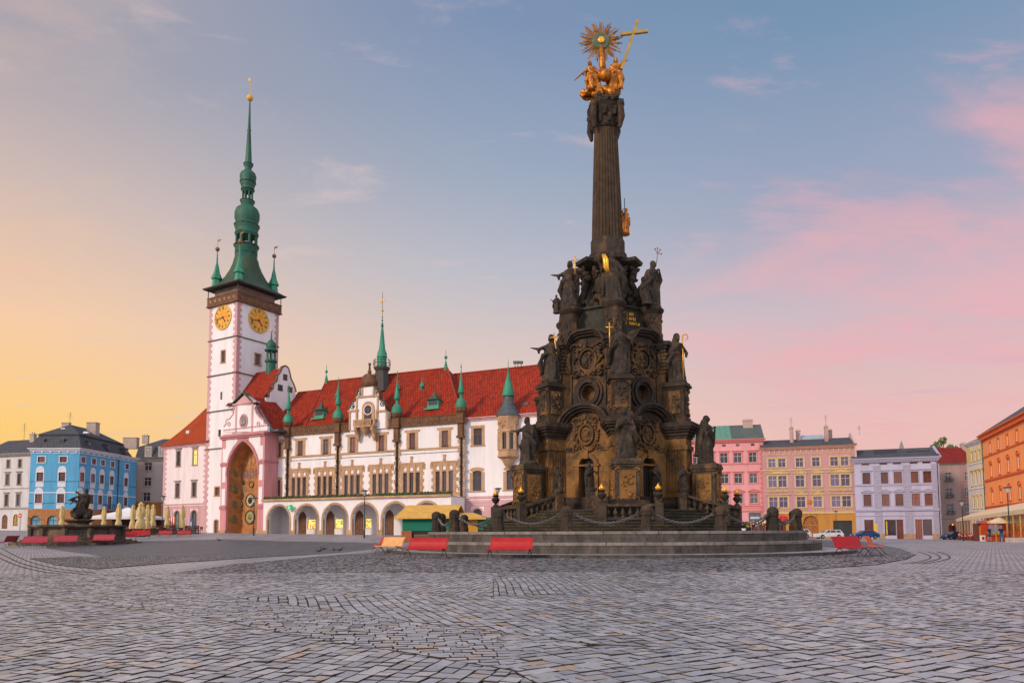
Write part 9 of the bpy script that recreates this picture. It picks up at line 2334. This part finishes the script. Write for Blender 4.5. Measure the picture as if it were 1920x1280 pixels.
# find the front edge so that its far end sits where the photograph has it
mb = aw.mb(); mb.add([(a0, 4.0, 4.6), (a1, 4.0, 4.6), (a1, -D1, zf_), (a0, -D1, zf_), (a0, 4.0, 4.52), (a1, 4.0, 4.52), (a1, -D1, zf_ - .08), (a0, -D1, zf_ - .08)], [(0, 1, 2, 3), (4, 5, 6, 7), (0, 3, 7, 4)]); mb.build('canopy', M_AWN, r)
mb = aw.mb(); mb.add([(a0, -D1 - .01, zf_ - .45), (a1, -D1 - .01, zf_ - .45), (a1, -D1 - .01, zf_ + .02), (a0, -D1 - .01, zf_ + .02)], [(0, 1, 2, 3)]); mb.add([(a0, -D1, zf_ - .45), (a0, 4, 4.2), (a0, 4, 4.6), (a0, -D1, zf_)], [(0, 1, 2, 3)]); mb.build('valance', M_AWN, r)
u = a0 + .1
while u < a1: mb = aw.mb(); mb.tube([(u, -D1 + .1, -.6), (u, -D1 + .1, zf_ - .05)], .07, 6); mb.tube([(u, 3.9, -.6), (u, 3.9, 4.5)], .07, 6); mb.build('post', mat('yellow_post', (.50, .28, .05), .6), r); u += 4.2
0 and print('awning', proj(aw.at_u(a0, D1) + Vector((0, 0, zf_))), proj(aw.at_u(a0, 8) + Vector((0, 0, 5.2))), proj(aw.at_u(a0 + 8, D1) + Vector((0, 0, zf_))))
pp2 = None
for k, (px, Y, lab) in enumerate(((1893, 84, 'open cream parasol left of the lamp before the orange house'), (1926, 82, 'open cream parasol cut by the right edge'))):
 x, y = XY(px, Y)
 if pp2 is None:
  pp2 = empty('open_parasol', (0, 0, 0)); zt = at(1893, 963, 84).z - ground_z(x, y); ze = at(1893, 977, 84).z - ground_z(x, y)
  mb = MB(); mb.tube([(0, 0, 0), (0, 0, zt)], .04, 6); mb.lathe([(.4, 0), (.4, .1), (.05, .12)], 10); mb.build('pole', M_WOODW, pp2)
  mb = MB(); mb.lathe([(2.2, ze - .22), (2.2, ze), (1.2, ze + (zt - ze) * .5), (.05, zt)], 8, cap=False); mb.build('canopy', M_AWN, pp2); o = pp2
 else: o = copy_tree(pp2)
 o.location = (x, y, ground_z(x, y)); tag(o, lab, 'parasol', 'open cream parasols of the right cafe')
K6 = lambda x, y, Y: at(*C6(x, y), Y)
def slab(name, label, cat, x0, x1, y0, y1, Y, d, m, part='panel', extra=None):
 a, b = K6(x0, y1, Y), K6(x1, y0, Y); gz = min(a.z, ground_z(a.x, Y) if y1 > 1060 else a.z); root = empty(name, ((a.x + b.x) / 2, Y, gz), 0, label, cat); w_ = (b.x - a.x) / 2; h = b.z - gz
 mb = MB(); mb.box(-w_, w_, 0, d, 0, h); mb.build(part, m, root)
 if extra: extra(root, w_, h, d)
 return root
def kiosk_x(root, w_, h, d):
 mb = MB(); mb.box(-w_ * .62, w_ * .62, -.04, -.002, h * .42, h * .92); mb.build('grey_board', mat('grey_board', (.26, .28, .40), .5, .3, 2), root)
 mb = MB(); mb.prism([(-w_ - .1, h), (w_ + .1, h), (w_ * .8, h + .35), (-w_ * .8, h + .35)], -.1, d, 'y'); mb.build('roof', M_ORNG, root)
 mb = MB(); mb.box(-w_, w_, -.2, -.05, h * .3, h * .36); mb.build('counter', M_ORNG, root)
 mb = MB(); rr = random.Random(4)
 for k in range(9): x = -w_ * .7 + k * w_ * .17; mb.lathe([(.05, 0), (.06, .2), (.03, .28)], 7, (x, -.12, h * .36))
 mb.build('goods', mat('goods_mixed', (.5, .35, .15), .5, .6, 8), root)
slab('kiosk', 'red orange drinks kiosk with a grey board behind the two walkers', 'kiosk', 1078, 1225, 962, 1092, 90, 1.6, mat('kiosk_red', (.50, .06, .015), .6, .2, 2), 'body', kiosk_x)
def door_x(root, w_, h, d): mb = MB(); mb.box(-w_ * .75, w_ * .75, -.03, -.002, .15, h * .85); mb.build('shutter', mat('orange_shutter', (.62, .25, .02), .6, .25, 3), root); mb = MB(); mb.box(-w_ - .1, w_ + .1, -.2, .1, h, h + .3); mb.build('sign_board', mat('mauve_sign', (.25, .18, .28), .5), root)
slab('booth', 'narrow booth with orange shutter left of the kiosk', 'booth', 1018, 1076, 962, 1090, 91, 1.0, M_FW, 'body', door_x)
slab('sandwich_board', 'small white sandwich board with red picture before the booth', 'sign', 1040, 1068, 1052, 1090, 87, .25, MATS['sign_white'], 'panel', lambda r_, w_, h, d: MB().box(-w_ * .6, w_ * .6, -.02, -.001, h * .25, h * .75).build('picture', M_CRIM, r_))
def planter_x(root, w_, h, d): mb = MB(); mb.box(-w_ + .1, w_ - .1, .1, d - .1, h - .05, h + .02); mb.build('soil', mat('soil', (.04, .03, .02), .9), root)
slab('planter', 'long pale concrete planter at the right edge under the lamp', 'planter', 1276, 1500, 1068, 1117, 66, 1.0, mat('pale_concrete', (.42, .35, .33), .85, .15, 2, .3), 'box', planter_x)
fence(1797, 1836, 123, 98, 1.15, 'red orange cafe fence with flowers under the awning', M_ORNG, 'red fences of the right cafe'); fence(1887, 1925, 81, 70, 1.15, 'red orange cafe fence at the right edge', M_ORNG, 'red fences of the right cafe')
def flowers(name, label, pts, s, cols, n, seed):
 p0 = pts[0]; root = empty(name, (*p0[:2], ground_z(*p0[:2])), 0, label, 'flowers'); rr = random.Random(seed)
 mb = MB();
 for p in pts: mb.box(p[0] - p0[0] - .3, p[0] - p0[0] + .3, p[1] - p0[1] - .2, p[1] - p0[1] + .2, 0, p[2] - .1)
 mb.build('trough', M_FW, root)
 for ci, c in enumerate(cols):
  mb = MB()
  for p in pts:
   for k in range(n): mb.ball((p[0] - p0[0] + rr.uniform(-.4, .4), p[1] - p0[1] + rr.uniform(-.25, .1), p[2] + rr.uniform(-.05, .35)), rr.uniform(.05, .12) * s, 5)
  mb.build('blossoms' if ci else 'greenery', c, root)
fl_g, fl_r, fl_y, fl_w = mat('plant_green', (.04, .10, .02), .8, .4, 5), mat('blossom_red', (.6, .02, .02), .7), mat('blossom_yellow', (.7, .5, .03), .7), mat('blossom_white', (.7, .6, .6), .7)
flowers('flower_trough', 'row of planted troughs with red and white blossoms under the awning', [(*XY(1800 + k * 6, 120 - k * 4), 1.1 + ground_z(*XY(1800 + k * 6, 120 - k * 4))) for k in range(6)], 1.2, (fl_g, fl_r, fl_w), 10, 3)
# flower stands seen between the right-hand bollards
pf1 = at(1402, 985, 90); flowers('flower_stand', 'flower stand with yellow, red and white blossoms before the pink house', [(pf1.x + k * .9, 90, pf1.z - .2 + .12 * k) for k in range(3)], 2.6, (fl_g, fl_y, fl_r, fl_w), 9, 5)
pr1 = at(1461, 975, 90); flowers('flower_stand', 'bright red flower display between the last two bollards', [(pr1.x + k * .45, 90, pr1.z - .1) for k in range(2)], 3.0, (fl_g, fl_r, fl_r), 9, 8)
# green pharmacy box hanging from the arcade
u, z = M_.uz(*C3(852, 1048), OFF + .5); p = M_.at_u(u, OFF + .5); GS_ = empty('pharmacy_sign', (p.x, p.y, z), -R(24.5), 'small green lit box sign hanging from the arcade', 'sign')
mb = MB(); mb.box(-.42, .42, -.12, .12, -.3, .3); mb.build('box', mat('green_sign', (.0, .38, .12), .4, emit=.5), GS_); mb = MB(); mb.box(-.06, .06, -.14, -.121, -.2, .2); mb.box(-.2, -.061, -.14, -.121, -.05, .05); mb.box(.061, .2, -.14, -.121, -.05, .05); mb.build('cross', MATS['sign_white'], GS_); mb = MB(); mb.tube([(0, .5, .35), (0, 0, .35), (0, 0, .3)], .03, 5); mb.build('bracket', M_DARKM, GS_)
# scraps of litter
for px, py, lab in ((1327, 1052.5, 'white paper scrap lying at the kerb step of the platform'), (515, 1024, 'tiny white scrap on the dark paving before the arcade'), (1385, 997, 'small white cup standing on the platform edge')):
 if px == 1385: x, y, z = CX + 10.4 * math.sin(R(28)), CY - 10.4 * math.cos(R(28)), 1.135
 else: q = ground_at(px, py); x, y, z = q
 rr = random.Random(px); mb = MB(M=Matrix.Translation((x, y, z + .004)))
 if px == 1385: mb.lathe([(.08, 0), (.11, .09), (.11, .1)], 10)
 else:
  vs = [(rr.uniform(.12, .2) * math.cos(k * PI / 4), rr.uniform(.06, .12) * math.sin(k * PI / 4), rr.uniform(0, .05)) for k in range(8)]; mb.add([(0, 0, .05)] + vs, [(0, 1 + k, 1 + (k + 1) % 8) for k in range(8)])
 tag(mb.build('paper_cup' if px == 1385 else 'paper_scrap', MATS['sign_white']), lab, 'litter')
